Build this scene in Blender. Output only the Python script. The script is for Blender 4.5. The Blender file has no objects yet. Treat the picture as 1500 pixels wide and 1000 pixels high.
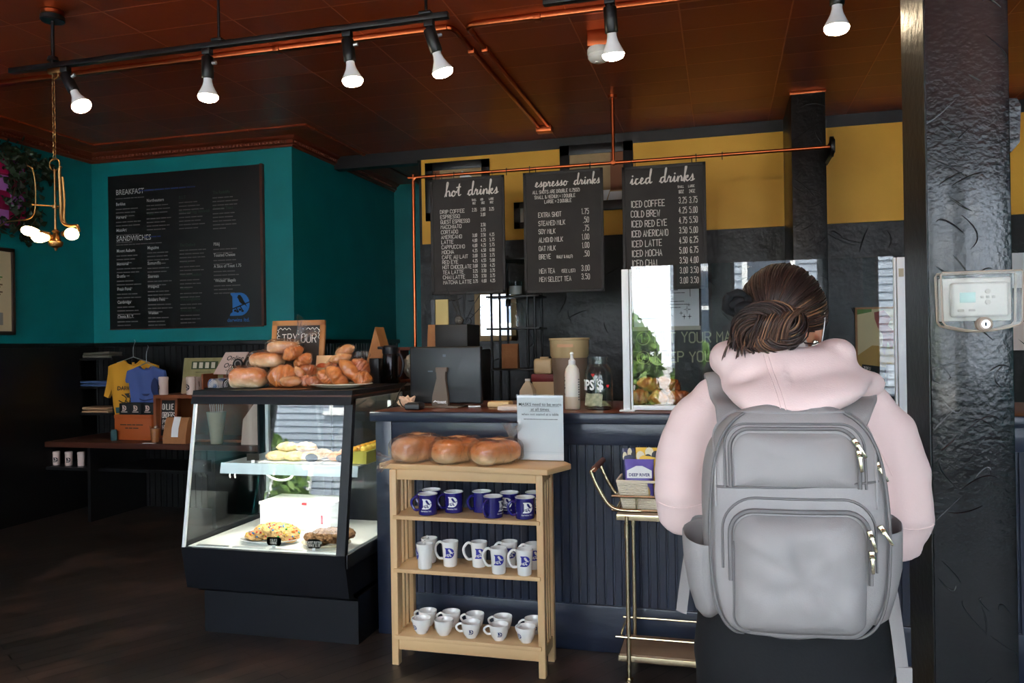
import bpy, bmesh, math, random
from mathutils import Vector, Matrix, noise, Euler
from math import sin, cos, pi, radians, sqrt, atan2
SC = bpy.context.scene
COL = SC.collection
# ---------------------------------------------------------------- camera
cam = bpy.data.cameras.new('camera'); cam.sensor_width = 36.0; cam.lens = 27.864
cam.clip_start = 0.05; cam.clip_end = 200
camo = bpy.data.objects.new('camera', cam); COL.objects.link(camo)
yw, tl, rl = radians(-14.858), radians(0.10), radians(-0.923)
fwd = Vector((sin(yw)*cos(tl), cos(yw)*cos(tl), sin(tl))); rgt = Vector((cos(yw), -sin(yw), 0)); upv = rgt.cross(fwd)
rr = cos(rl)*rgt + sin(rl)*upv; uu = -sin(rl)*rgt + cos(rl)*upv
mw = Matrix((rr, uu, -fwd)).transposed().to_4x4(); mw.translation = (0, 0, 1.42)
camo.matrix_world = mw
SC.camera = camo
# ---------------------------------------------------------------- sky, sun, daylight portals, exposure
SC.view_settings.view_transform = 'Standard'; SC.view_settings.look = 'None'
SC.view_settings.gamma = 1.0; SC.view_settings.use_curve_mapping = False
SC.view_settings.exposure = 0.58
W = bpy.data.worlds.new('sky'); SC.world = W; W.use_nodes = True
bg = W.node_tree.nodes['Background']; bg.inputs[0].default_value = (0.90, 0.95, 1.0, 1); bg.inputs[1].default_value = 14.0
sun = bpy.data.lights.new('sun', 'SUN'); sun.energy = 26; sun.angle = radians(1); sun.color = (1.0, 0.95, 0.86)
suno = bpy.data.objects.new('sun', sun); COL.objects.link(suno); suno.rotation_euler = (radians(-30), 0, radians(12)); suno.location = (0, 0, 9)
WIN = [(-5.35, -3.35, 0.75, 2.85), (-3.10, -1.25, 0.75, 2.85), (-1.05, -0.48, 0.45, 2.85), (-0.26, -0.10, 0.45, 2.85), (0.10, 1.06, 0.45, 2.85), (1.56, 3.6, 0.75, 2.85)]
for a, b, c, d in WIN:
    L = bpy.data.lights.new('window_daylight', 'AREA'); L.shape = 'RECTANGLE'; L.size = b-a; L.size_y = d-c
    L.cycles.is_portal = True
    o = bpy.data.objects.new('window_daylight', L); COL.objects.link(o)
    o.location = ((a+b)/2, -1.72, (c+d)/2); o.rotation_euler = (radians(90), 0, 0)

# ---------------------------------------------------------------- helpers
def lin(c):
    c = c/255.0
    return c/12.92 if c <= 0.04045 else ((c+0.055)/1.055)**2.4
def rgb(r, g, b): return (lin(r), lin(g), lin(b), 1)
MATS = {}
def mat(name, col, rough=0.5, metal=0.0, bump=None, vary=None, coat=0.0, emit=None, spec=0.5, stretch=(1, 1, 1), sheen=0, sss=0):
    """principled material; bump=(scale, strength[, detail]), vary=(colour2, scale, contrast)"""
    if name in MATS: return MATS[name]
    m = bpy.data.materials.new(name); m.use_nodes = True; MATS[name] = m
    nt = m.node_tree; p = nt.nodes['Principled BSDF']
    p.inputs['Base Color'].default_value = col; p.inputs['Roughness'].default_value = rough
    p.inputs['Metallic'].default_value = metal; p.inputs['Specular IOR Level'].default_value = spec
    p.inputs['Coat Weight'].default_value = coat; p.inputs['Coat Roughness'].default_value = 0.08
    if sheen: p.inputs['Sheen Weight'].default_value = sheen
    if sss: p.inputs['Subsurface Weight'].default_value = sss; p.inputs['Subsurface Scale'].default_value = 0.01
    if emit: p.inputs['Emission Color'].default_value = emit[0]; p.inputs['Emission Strength'].default_value = emit[1]
    if bump or vary:
        tc = nt.nodes.new('ShaderNodeTexCoord'); mp = nt.nodes.new('ShaderNodeMapping'); mp.inputs['Scale'].default_value = stretch
        nt.links.new(tc.outputs['Object'], mp.inputs[0])
    if vary:
        n = nt.nodes.new('ShaderNodeTexNoise'); n.inputs['Scale'].default_value = vary[1]; n.inputs['Detail'].default_value = 5
        r = nt.nodes.new('ShaderNodeMapRange'); k = vary[2] if len(vary) > 2 else 0.2
        r.inputs[1].default_value = 0.5-k; r.inputs[2].default_value = 0.5+k
        x = nt.nodes.new('ShaderNodeMix'); x.data_type = 'RGBA'
        x.inputs[6].default_value = col; x.inputs[7].default_value = vary[0]
        nt.links.new(mp.outputs[0], n.inputs['Vector']); nt.links.new(n.outputs[0], r.inputs[0]); nt.links.new(r.outputs[0], x.inputs[0])
        nt.links.new(x.outputs[2], p.inputs['Base Color'])
    if bump:
        n = nt.nodes.new('ShaderNodeTexNoise'); n.inputs['Scale'].default_value = bump[0]; n.inputs['Detail'].default_value = bump[2] if len(bump) > 2 else 4
        b = nt.nodes.new('ShaderNodeBump'); b.inputs['Strength'].default_value = bump[1]; b.inputs['Distance'].default_value = 0.02
        nt.links.new(mp.outputs[0], n.inputs['Vector']); nt.links.new(n.outputs[0], b.inputs['Height']); nt.links.new(b.outputs[0], p.inputs['Normal'])
    return m
def nodes(m): return m.node_tree, m.node_tree.nodes, m.node_tree.links, m.node_tree.nodes['Principled BSDF']
def glass(name, tint=(1, 1, 1, 1), bump=None, body=None, rough=0.0, ior=1.5):
    """clear sheet: transparent with a Fresnel reflection (both faces); body=(colour, weight) for milky film"""
    if name in MATS: return MATS[name]
    m = bpy.data.materials.new(name); m.use_nodes = True; MATS[name] = m
    nt = m.node_tree; nt.nodes.clear(); N = nt.nodes.new; K = nt.links.new
    out = N('ShaderNodeOutputMaterial'); t = N('ShaderNodeBsdfTransparent'); t.inputs[0].default_value = tint
    g = N('ShaderNodeBsdfGlossy'); g.inputs['Roughness'].default_value = rough
    f = N('ShaderNodeFresnel'); geo = N('ShaderNodeNewGeometry'); mx = N('ShaderNodeMix')
    mx.inputs[2].default_value = ior; mx.inputs[3].default_value = 1/ior
    K(geo.outputs['Backfacing'], mx.inputs[0]); K(mx.outputs[0], f.inputs['IOR'])
    s = N('ShaderNodeMixShader'); K(f.outputs[0], s.inputs[0]); base = t
    if body:
        d = N('ShaderNodeBsdfDiffuse'); d.inputs[0].default_value = body[0]; s2 = N('ShaderNodeMixShader'); s2.inputs[0].default_value = body[1]
        K(t.outputs[0], s2.inputs[1]); K(d.outputs[0], s2.inputs[2]); base = s2
    K(base.outputs[0], s.inputs[1]); K(g.outputs[0], s.inputs[2]); K(s.outputs[0], out.inputs[0])
    if bump:
        tc = N('ShaderNodeTexCoord'); n = N('ShaderNodeTexNoise'); n.inputs['Scale'].default_value = bump[0]; n.inputs['Detail'].default_value = 6; n.inputs['Distortion'].default_value = 1.5
        b = N('ShaderNodeBump'); b.inputs['Strength'].default_value = bump[1]; b.inputs['Distance'].default_value = 0.02
        K(tc.outputs['Object'], n.inputs['Vector']); K(n.outputs[0], b.inputs['Height']); K(b.outputs[0], g.inputs['Normal']); K(b.outputs[0], f.inputs['Normal'])
    return m

class G:
    """collects shapes; becomes ONE mesh object"""
    def __init__(s): s.v = []; s.f = []; s.m = []
    def add(s, vs, fs, mi=0, M=None):
        o = len(s.v)
        s.v += [M @ Vector(v) for v in vs] if M else [Vector(v) for v in vs]
        s.f += [tuple(i+o for i in f) for f in fs]; s.m += [mi]*len(fs)
        return s
    def bm(s, b, mi=0, M=None):
        b.verts.ensure_lookup_table(); b.verts.index_update()
        s.add([v.co.copy() for v in b.verts], [[v.index for v in f.verts] for f in b.faces], mi, M); b.free(); return s
    def box(s, x0, x1, y0, y1, z0, z1, bev=0.0, mi=0, M=None, seg=2):
        b = bmesh.new(); bmesh.ops.create_cube(b, size=1)
        for v in b.verts: v.co = Vector(((x0+x1)/2+v.co.x*(x1-x0), (y0+y1)/2+v.co.y*(y1-y0), (z0+z1)/2+v.co.z*(z1-z0)))
        if bev: bmesh.ops.bevel(b, geom=b.edges[:], offset=bev, segments=seg, profile=0.5, affect='EDGES')
        return s.bm(b, mi, M)
    def loft(s, rings, cap=True, mi=0, M=None, closed=False):
        n = len(rings[0]); vs = [p for r in rings for p in r]; fs = []; R = len(rings)
        for i in range(R if closed else R-1):
            a, b2 = i*n, ((i+1) % R)*n
            for j in range(n): k = (j+1) % n; fs.append((a+j, a+k, b2+k, b2+j))
        if cap and not closed: fs.append(tuple(range(n))[::-1]); fs.append(tuple((R-1)*n+j for j in range(n)))
        return s.add(vs, fs, mi, M)
    def tube(s, pts, r, n=8, mi=0, M=None, closed=False, flat=None):
        pts = [Vector(p) for p in pts]; R = len(pts); rs = r if isinstance(r, (list, tuple)) else [r]*R
        rings = []; up = None
        for i, p in enumerate(pts):
            a = pts[(i-1) % R] if closed or i > 0 else p; c = pts[(i+1) % R] if closed or i < R-1 else p
            t = (c-a); t = t.normalized() if t.length > 1e-9 else Vector((0, 0, 1))
            if up is None: up = t.orthogonal().normalized() if flat is None else (Vector(flat)-t*Vector(flat).dot(t)).normalized()
            else:
                up = up - t*up.dot(t); up = up.normalized() if up.length > 1e-6 else t.orthogonal().normalized()
            sd = t.cross(up); rr_ = rs[i]; r1, r2 = rr_ if isinstance(rr_, (list, tuple)) else (rr_, rr_)
            rings.append([p+up*(cos(2*pi*j/n)*r1)+sd*(sin(2*pi*j/n)*r2) for j in range(n)])
        return s.loft(rings, True, mi, M, closed)
    def cyl(s, p0, p1, r0, r1=None, n=20, mi=0, M=None): return s.tube([p0, p1], [r0, r0 if r1 is None else r1], n, mi, M)
    def lathe(s, prof, n=32, c=(0, 0, 0), mi=0, M=None, cap=True):
        c = Vector(c); rings = [[c+Vector((r*cos(2*pi*j/n), r*sin(2*pi*j/n), z)) for j in range(n)] for r, z in prof]
        return s.loft(rings, cap, mi, M)
    def ball(s, c, r, mi=0, M=None, sub=3, rot=None):
        b = bmesh.new(); bmesh.ops.create_icosphere(b, subdivisions=sub, radius=1)
        r = r if isinstance(r, (list, tuple)) else (r, r, r); T = Matrix.Translation(Vector(c)) @ (rot.to_4x4() if rot else Matrix()) @ Matrix.Diagonal((*r, 1))
        b.transform(T); return s.bm(b, mi, M)
    def prism(s, poly, d, o=(0, 0, 0), ux=(1, 0, 0), uy=(0, 0, 1), mi=0, M=None, bev=0):
        """2D polygon in the (ux, uy) plane through o, pushed d along ux x uy"""
        ux, uy = Vector(ux), Vector(uy); nn = ux.cross(uy).normalized(); b = bmesh.new()
        f = b.faces.new([b.verts.new(Vector(o)+ux*p[0]+uy*p[1]) for p in poly])
        if d:
            r = bmesh.ops.extrude_face_region(b, geom=[f]); bmesh.ops.translate(b, verts=[e for e in r['geom'] if isinstance(e, bmesh.types.BMVert)], vec=nn*d)
        bmesh.ops.recalc_face_normals(b, faces=b.faces[:])
        if bev and d: bmesh.ops.bevel(b, geom=b.edges[:], offset=bev, segments=2, profile=0.5, affect='EDGES')
        return s.bm(b, mi, M)
    def warp(s, fn): s.v = [Vector(fn(v)) for v in s.v]; return s
WM = {}
def wm(o): return WM.get(o.name, Matrix())
def obj(name, g, mats, parent=None, local=False, sharp=38, weld=False):
    me = bpy.data.meshes.new(name)
    vs = g.v
    if parent is not None and not local:
        inv = wm(parent).inverted(); vs = [inv @ v for v in vs]
    me.from_pydata([tuple(v) for v in vs], [], g.f)
    mats = mats if isinstance(mats, (list, tuple)) else [mats]
    for m in mats: me.materials.append(m)
    me.polygons.foreach_set('material_index', g.m)
    b = bmesh.new(); b.from_mesh(me)
    if weld: bmesh.ops.remove_doubles(b, verts=b.verts[:], dist=1e-5)
    bmesh.ops.recalc_face_normals(b, faces=b.faces[:]); b.to_mesh(me); b.free()
    me.polygons.foreach_set('use_smooth', [True]*len(me.polygons))
    me.set_sharp_from_angle(angle=radians(sharp)); me.update()
    o = bpy.data.objects.new(name, me); COL.objects.link(o)
    if parent is not None: o.parent = parent; WM[o.name] = wm(parent).copy()
    return o
def thing(name, label, cat, loc=(0, 0, 0), rz=0, group=None, rot=None):
    o = bpy.data.objects.new(name, None); o.empty_display_size = 0.05; COL.objects.link(o)
    o.location = loc; o.rotation_euler = rot if rot else (0, 0, rz)
    WM[o.name] = Matrix.Translation(Vector(loc)) @ o.rotation_euler.to_matrix().to_4x4()
    return tag(o, label, cat, group)
def tag(o, label, cat, group=None):
    o['label'] = label; o['category'] = cat
    if group: o['group'] = group
    return o
def struct(name, g, m, parent=None, **k):
    o = obj(name, g, m, parent, **k)
    if parent is None: o['kind'] = 'structure'
    return o
def dup(root, loc, rz=0, label=None, group=None, rot=None, scale=None):
    r = root.copy(); COL.objects.link(r); r.location = loc; r.rotation_euler = rot if rot else (0, 0, rz)
    if scale: r.scale = (scale,)*3
    if label: r['label'] = label
    if group: r['group'] = group
    for ch in list(root.children):
        c = ch.copy(); COL.objects.link(c); c.parent = r
        for q in list(ch.children): d = q.copy(); COL.objects.link(d); d.parent = c
    return r
def single(name, g, m, label, cat, group=None, **k): return tag(obj(name, g, m, **k), label, cat, group)
def bake(o, mods):
    """apply modifiers given as [(type, {props})] and keep the result as the mesh"""
    for t, pr in mods:
        md = o.modifiers.new(t, t)
        for k, v in pr.items(): setattr(md, k, v)
    dg = bpy.context.evaluated_depsgraph_get(); dg.update()
    me = bpy.data.meshes.new_from_object(o.evaluated_get(dg)); old = o.data; ms = list(old.materials)
    o.modifiers.clear(); o.data = me
    if not me.materials:
        for m in ms: me.materials.append(m)
    me.polygons.foreach_set('use_smooth', [True]*len(me.polygons)); return o
def blob(name, g, m, parent, vox=0.008, smooth=6, local=False, deform=None):
    o = obj(name, g, m, parent, local=local)
    bake(o, [('REMESH', dict(mode='VOXEL', voxel_size=vox, use_smooth_shade=True)), ('SMOOTH', dict(factor=0.5, iterations=smooth))])
    if deform:
        me = o.data; me.update(); nn = [v.normal.copy() for v in me.vertices]
        for v, n_ in zip(me.vertices, nn): v.co = v.co + n_*deform(v.co, n_)
        me.update()
    return o
# ---- lettering
def txt(g, s, size, o, ux=(1, 0, 0), uy=(0, 0, 1), align='LEFT', mi=0, bold=0.0, shear=0.0, sx=1.0, lift=0.0006):
    c = bpy.data.curves.new('t', 'FONT'); c.body = s; c.size = size; c.align_x = align; c.offset = bold*size; c.shear = shear; c.resolution_u = 2
    t = bpy.data.objects.new('t', c); me = bpy.data.meshes.new_from_object(t)
    ux, uy = Vector(ux), Vector(uy); n = ux.cross(uy).normalized()*lift; o = Vector(o)+n
    g.add([o+ux*(v.co.x*sx)+uy*v.co.y for v in me.vertices], [tuple(p.vertices) for p in me.polygons], mi)
    bpy.data.meshes.remove(me); bpy.data.objects.remove(t); bpy.data.curves.remove(c)
GL = {'A': '00 26 40|12 32', 'B': '00 06 36 45 44 33 03|33 42 41 30 00', 'C': '45 36 16 05 01 10 30 41', 'D': '00 06 26 44 42 20 00', 'E': '46 06 00 40|03 33', 'F': '46 06 00|03 33',
      'G': '45 36 16 05 01 10 30 41 43 23', 'H': '06 00|46 40|03 43', 'I': '16 10', 'J': '46 41 30 10 01', 'K': '06 00|46 02|13 40', 'L': '06 00 40', 'M': '00 06 23 46 40', 'N': '00 06 40 46',
      'O': '10 01 05 16 36 45 41 30 10', 'P': '00 06 36 45 44 33 03', 'Q': '10 01 05 16 36 45 41 30 10|32 50', 'R': '00 06 36 45 44 33 03|23 40', 'S': '45 36 16 05 04 13 33 42 41 30 10 01',
      'T': '06 46|26 20', 'U': '06 01 10 30 41 46', 'V': '06 20 46', 'W': '06 10 24 30 46', 'X': '06 40|46 00', 'Y': '06 23 46|23 20', 'Z': '06 46 00 40',
      '0': '10 01 05 16 26 35 31 20 10', '1': '05 16 10', '2': '05 16 26 35 34 00 30', '3': '05 16 26 35 34 23 13|23 32 31 20 10 01', '4': '26 02 32|24 20', '5': '36 06 04 24 33 31 20 10 01',
      '6': '35 26 16 05 01 10 20 31 32 23 13 02', '7': '06 36 10', '8': '13 04 05 16 26 35 34 23 13 02 01 10 20 31 32 23', '9': '33 13 04 05 16 26 35 31 20 10',
      '.': '00 10', '&': '40 05 16 25 24 01 10 20 42', '(': '26 14 12 20', ')': '06 14 12 00', '=': '02 32|04 34', "'": '06 15', '$': '35 26 16 05 04 33 32 31 20 10 01|17 1', '-': '03 33', '/': '00 36', '@': '10 01 05 16 36 45 41 30 10'}
def ribbon(g, pts, w, o, ux, uy, mi=0, lift=0.0006, taper=False):
    """flat painted stroke along pts; later points lie a hair higher so crossings stay clean"""
    ux, uy = Vector(ux), Vector(uy); o = Vector(o); nn = ux.cross(uy).normalized(); P = []
    for p in pts:
        q = Vector((p[0], p[1], 0))
        if not P or (q-P[-1]).length > 1e-7: P.append(q)
    n = len(P)
    if n < 2: return
    P[0] = P[0]-(P[1]-P[0]).normalized()*w*.3; P[-1] = P[-1]+(P[-1]-P[-2]).normalized()*w*.3; vs = []
    for i in range(n):
        a = (P[i]-P[i-1]).normalized() if i else (P[1]-P[0]).normalized(); b = (P[i+1]-P[i]).normalized() if i < n-1 else a
        t = a+b; t = t.normalized() if t.length > .2 else a; k = w*.5*min(1.6, 1/max(.4, t.dot(a)))*(1.3 if taper and t.y < -.3 else .8 if taper else 1)
        s = Vector((-t.y, t.x, 0))*k
        for q in (P[i]-s, P[i]+s): vs.append(o+ux*q.x+uy*q.y+nn*(lift+i*2e-5))
    g.add(vs, [(2*i, 2*i+2, 2*i+3, 2*i+1) for i in range(n-1)], mi)
def chalk(g, s, h, o, ux=(1, 0, 0), uy=(0, 0, 1), w=None, sx=0.8, mi=0, align='LEFT', lift=0.0008):
    w = w or h*0.13; k = h/6.0; R = random.Random(s); items = []; x = 0
    for ch in s.upper():
        if ch == ' ': x += 3.0; continue
        st = [[(int(q[0]), int(q[1]) if len(q) > 1 else -1) for q in st_.split()] for st_ in GL.get(ch, '03 33').split('|')]
        wd = max(p[0] for st_ in st for p in st_); items.append((x, st)); x += wd+1.5
    off = 0 if align == 'LEFT' else -x*sx*k if align == 'RIGHT' else -x*sx*k/2
    for x0, st in items:
        dy = R.uniform(-.25, .25)
        for j, st_ in enumerate(st): ribbon(g, [(off+(x0+p[0])*k*sx, (p[1]+dy)*k) for p in st_], w, o, ux, uy, mi, lift+j*1.5e-4)
SG = {'h': ([(0, 0), (.8, 3), (1.2, 5), (.7, 5.2), (.6, 3), (.6, 0), (.7, 1.4), (1.4, 2.1), (1.9, 1.4), (1.9, .3), (2.5, .2)], 2.5), 'o': ([(0, .4), (.4, 1.6), (1, 2), (.4, 1.4), (.4, .5), (1, 0), (1.6, .6), (1.5, 1.6), (1, 2), (1.4, 1.7), (2.2, 1.6)], 2.2),
      't': ([(0, 1.2), (.6, 3), (.9, 4.4), (.8, 1), (1.1, .1), (1.7, .5)], 1.7), 'd': ([(0, .4), (.9, 1.9), (1.3, 1.9), (.6, 1.7), (.4, .7), (.9, 0), (1.6, 1), (2.1, 3.5), (2.2, 5), (1.9, 4.6), (1.8, 1), (2.1, .1), (2.6, .5)], 2.6),
      'r': ([(0, .4), (.5, 2.1), (.7, 1.7), (1.2, 1.8), (1.1, .4), (1.4, .1), (1.9, .5)], 1.9), 'i': ([(0, .5), (.6, 2), (.6, .4), (.9, .1), (1.4, .5)], 1.4), 'n': ([(0, .5), (.4, 1.9), (.5, 0), (.7, 1.3), (1.3, 2), (1.7, 1.3), (1.7, .3), (2.2, .4)], 2.2),
      'k': ([(0, .5), (.7, 3), (1, 5), (.6, 5), (.5, 0), (.7, 1.4), (1.5, 2), (1.5, 1.4), (.8, 1.1), (1.5, .1), (2.1, .5)], 2.1), 's': ([(0, .4), (.8, 1.6), (1, 2.2), (1.2, 1.2), (1.1, .2), (.4, .1), (1.2, .2), (1.8, .6)], 1.8),
      'e': ([(0, .5), (.9, 1.1), (1.2, 1.8), (.8, 2.1), (.4, 1.2), (.6, .2), (1.2, .1), (1.8, .7)], 1.8), 'p': ([(0, .5), (.5, 2), (.5, -1.8), (.6, 1.2), (1.2, 2), (1.7, 1.2), (1.3, .1), (.7, .3), (1.5, .2), (2.1, .6)], 2.1), 'c': ([(0, .5), (.8, 1.8), (1.3, 1.8), (.7, 1.9), (.4, 1), (.7, .1), (1.2, .1), (1.8, .7)], 1.8)}
def catmull(P, n=5, closed=False):
    P = [Vector(p) for p in P]; out = []; N = len(P)
    for i in range(N if closed else N-1):
        a, b = P[i], P[(i+1) % N]; z = P[(i-1) % N] if closed or i > 0 else a; c = P[(i+2) % N] if closed or i < N-2 else b
        for k in range(n):
            t = k/n; out.append(0.5*((2*b.__class__(a))+(b-z)*t+(2*z-5*a+4*b-c)*t*t+(3*a-z-3*b+c)*t**3))
    if not closed: out.append(P[-1])
    return out
def script(g, s, k, o, ux, uy, w, mi=0):
    x = 0; line = []
    for ch in s:
        if ch == ' ':
            ribbon(g, catmull([(p[0], p[1], 0) for p in line], 4), w, o, ux, uy, mi, 0.0008, True); line = []; x += 2.6; continue
        P, wd = SG[ch]; line += [((x+p[0]+p[1]*.08)*k, p[1]*k) for p in P]
        if ch == 'i': ribbon(g, [((x+.8)*k, 2.9*k), ((x+1.0)*k, 3.0*k)], w*1.3, o, ux, uy, mi, 0.0008)
        if ch == 't': ribbon(g, [((x+.1)*k, 3.2*k), ((x+1.7)*k, 3.4*k)], w, o, ux, uy, mi, 0.0008)
        x += wd
    ribbon(g, catmull([(p[0], p[1], 0) for p in line], 4), w, o, ux, uy, mi, 0.0008, True)
def squiggle(g, x0, x1, h, o, ux, uy, seed, mi=0):
    """a line of print too small to read: word-long dashes"""
    R = random.Random(seed); x = x0
    while x < x1-h*1.2:
        l = min(R.uniform(1.2, 4.2)*h, x1-x); ribbon(g, [(x, 0), (x+l, 0)], h*0.42, o, ux, uy, mi); x += l+h*.55
DARC = [(.10, 1), (.5, 1)]+[(.5+.47*cos(a), .5+.5*sin(a)) for a in [radians(q) for q in range(80, -81, -16)]]+[(.5, 0), (-.02, 0), (.02, .10), (.12, .16), (.12, .84), (.04, .92), (.02, 1)]
BIRD = [(.36, .80), (.42, .90), (.52, .90), (.60, .80), (.68, .66), (.78, .50), (.86, .36), (.74, .46), (.66, .48), (.54, .54), (.46, .62), (.42, .72)]
BRANCH = [[(.06, .28), (.3, .36), (.55, .44), (.95, .58)], [(.3, .36), (.38, .22)], [(.5, .42), (.62, .24)]]
LEAVES = [(.38, .18), (.62, .20), (.50, .26), (.26, .22)]
def poly2(g, P, o, ux, uy, mi, lift):
    ux, uy = Vector(ux), Vector(uy); o = Vector(o)+ux.cross(uy).normalized()*lift
    g.add([o+ux*p[0]+uy*p[1] for p in P], [tuple(range(len(P)))], mi)
def logo(g, s, o, ux=(1, 0, 0), uy=(0, 0, 1), md=0, mb=1, word=None, lift=0.0008):
    q = lambda P: [(a*s, b*s) for a, b in P]
    poly2(g, q(DARC), o, ux, uy, md, lift); poly2(g, q(BIRD), o, ux, uy, mb, lift*2)
    for b in BRANCH: ribbon(g, q(b), s*.05, o, ux, uy, mb, lift*2)
    for c in LEAVES: poly2(g, [((c[0]+.07*cos(a))*s, (c[1]+.05*sin(a))*s) for a in [k*pi/4 for k in range(8)]], o, ux, uy, mb, lift*2)
    if word is not None: txt(g, 'darwins ltd.', s*.24, Vector(o)+Vector(uy)*(-.26*s)+Vector(ux)*(-.16*s), ux, uy, 'LEFT', word, lift=lift)
def wrapped(g, rad, a0, step=0.004):
    """bend flat lettering (x, 0, z) around an upright round body of radius rad(z); a0 = bearing, 0 faces -Y"""
    b = bmesh.new(); me = bpy.data.meshes.new('w'); me.from_pydata([tuple(v) for v in g.v], [], g.f); b.from_mesh(me); lay = b.faces.layers.int.new('mi')
    for f, m in zip(b.faces, g.m): f[lay] = m
    bmesh.ops.triangulate(b, faces=b.faces[:])
    xs = [v.co.x for v in b.verts]; x = min(xs)+step
    while x < max(xs):
        bmesh.ops.bisect_plane(b, geom=b.verts[:]+b.edges[:]+b.faces[:], plane_co=(x, 0, 0), plane_no=(1, 0, 0)); x += step
    out = G(); b.verts.index_update()
    for v in b.verts:
        r = rad(v.co.z)+abs(v.co.y); a = a0+v.co.x/rad(v.co.z); out.v.append(Vector((r*sin(a), -r*cos(a), v.co.z)))
    for f in b.faces: out.f.append(tuple(v.index for v in f.verts)); out.m.append(f[lay])
    b.free(); bpy.data.meshes.remove(me); return out
def bead(x0, x1, z0, z1, pitch, gw, dep, th=0.012):
    """beaded board profile along x, front at y=0 looking to -y"""
    P = [(x0, 0)]; x = x0+pitch
    while x < x1-gw: P += [(x-gw/2, 0), (x-gw/4, dep), (x+gw/4, dep), (x+gw/2, 0)]; x += pitch
    P += [(x1, 0), (x1, th), (x0, th)]
    g = G(); n = len(P); g.add([(p[0], p[1], z0) for p in P]+[(p[0], p[1], z1) for p in P], [(i, (i+1) % n, n+(i+1) % n, n+i) for i in range(n)]+[tuple(range(n)), tuple(range(2*n-1, n-1, -1))]); return g
def place(g, M): g.v = [M @ v for v in g.v]; return g
def T(x, y, z, rz=0): return Matrix.Translation((x, y, z)) @ Matrix.Rotation(rz, 4, 'Z')
def fbm(p, s=1.0, o=3): return noise.fractal(Vector(p)*s, 1.0, 2.0, o)
# ---------------------------------------------------------------- materials
m_teal = mat('teal_paint', rgb(2, 130, 134), 0.45, bump=(60, 0.05), vary=(rgb(4, 118, 122), 3))
m_yel = mat('ochre_paint', rgb(250, 186, 62), 0.55, vary=(rgb(240, 174, 54), 3), bump=(70, 0.04))
m_black = mat('black_paint', rgb(15, 14, 15), 0.38, bump=(40, 0.05))
m_plaster = mat('black_trowelled_plaster', rgb(34, 32, 31), 0.33, bump=(14, 0.35, 4), vary=(rgb(23, 22, 22), 8), spec=.3)
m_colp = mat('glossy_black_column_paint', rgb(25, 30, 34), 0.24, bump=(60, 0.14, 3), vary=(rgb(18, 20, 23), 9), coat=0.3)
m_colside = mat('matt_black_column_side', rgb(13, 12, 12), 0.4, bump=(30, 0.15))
m_navy = mat('navy_paint', rgb(32, 40, 58), 0.3, bump=(14, 0.25, 6), stretch=(0.25, 1, 1), coat=0.15)
m_navyv = mat('navy_beadboard_paint', rgb(32, 40, 58), 0.28, bump=(20, 0.08), coat=0.15)
m_copper = mat('copper', rgb(200, 104, 62), 0.28, 1.0)
m_copperd = mat('dark_copper_paint', rgb(112, 52, 30), 0.38, 0.5, bump=(50, 0.06))
m_floor = mat('dark_floor_boards', rgb(42, 32, 28), 0.4)
m_wood = mat('pale_wood', rgb(230, 194, 146), 0.5, vary=(rgb(212, 170, 120), 5, .3), stretch=(1, 1, 0.12), bump=(60, 0.05))
m_woodh = mat('pale_wood_shelf', rgb(230, 194, 146), 0.5, vary=(rgb(210, 166, 116), 5, .3), stretch=(0.12, 1, 1), bump=(60, 0.05))
m_counter = mat('red_brown_counter', rgb(118, 58, 34), 0.3, vary=(rgb(92, 42, 26), 5), stretch=(.2, 1, 1), coat=.3)
m_brownt = mat('brown_wood', rgb(86, 44, 28), 0.45, vary=(rgb(66, 32, 22), 5), stretch=(.2, 1, 1))
m_crate = mat('crate_wood', rgb(150, 84, 48), 0.55, vary=(rgb(126, 66, 38), 6), stretch=(.3, 1, 1))
m_oak = mat('oak_frame', rgb(186, 128, 74), 0.5, vary=(rgb(160, 104, 56), 8))
m_bm = mat('black_metal', rgb(20, 20, 22), 0.35, 0.2)
m_case = mat('black_case_enamel', rgb(12, 15, 22), 0.42, spec=.35)
m_alu = mat('aluminium', rgb(205, 208, 212), 0.35, 0.85)
m_walu = mat('white_aluminium', rgb(232, 234, 236), 0.35)
m_white = mat('white_enamel', rgb(240, 240, 238), 0.3)
m_paper = mat('white_paper', rgb(238, 238, 240), 0.7)
m_ceram = mat('white_china', rgb(242, 240, 236), 0.12, coat=.4)
m_cobalt = mat('cobalt_enamel', rgb(34, 30, 112), 0.12, coat=.5)
m_logob = mat('blue_print', rgb(48, 50, 158), 0.4)
m_logow = mat('white_print', rgb(240, 240, 240), 0.4)
m_brass = mat('brass', rgb(150, 112, 70), 0.32, 1.0)
m_gold = mat('pale_gold_tube', rgb(214, 196, 160), 0.25, 1.0)
m_chalkb = mat('chalkboard', rgb(48, 42, 39), 0.75, vary=(rgb(56, 50, 46), 6))
m_chalk = mat('chalk', rgb(225, 215, 205), 0.9)
m_ink = mat('black_ink', rgb(22, 22, 24), 0.6)
m_kraft = mat('kraft_paper', rgb(176, 120, 76), 0.75, vary=(rgb(158, 104, 64), 10), bump=(20, .25))
m_plast = glass('plastic_bag', bump=(24, .7), rough=0.035, body=((.9,.88,.88,1), .015), ior=1.9)
m_wrap = glass('plastic_film', bump=(26, .7), rough=0.035, ior=1.8)
m_glass = glass('clear_glass')
m_acryl = glass('acrylic_sheet', tint=(.97, .99, .99, 1))
m_cglass = glass('case_glass', tint=(.95, .98, .97, 1))
m_jar = glass('jar_glass', tint=(.96, .98, .97, 1), bump=(6, .15))

def beadmat(): return m_black
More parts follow.
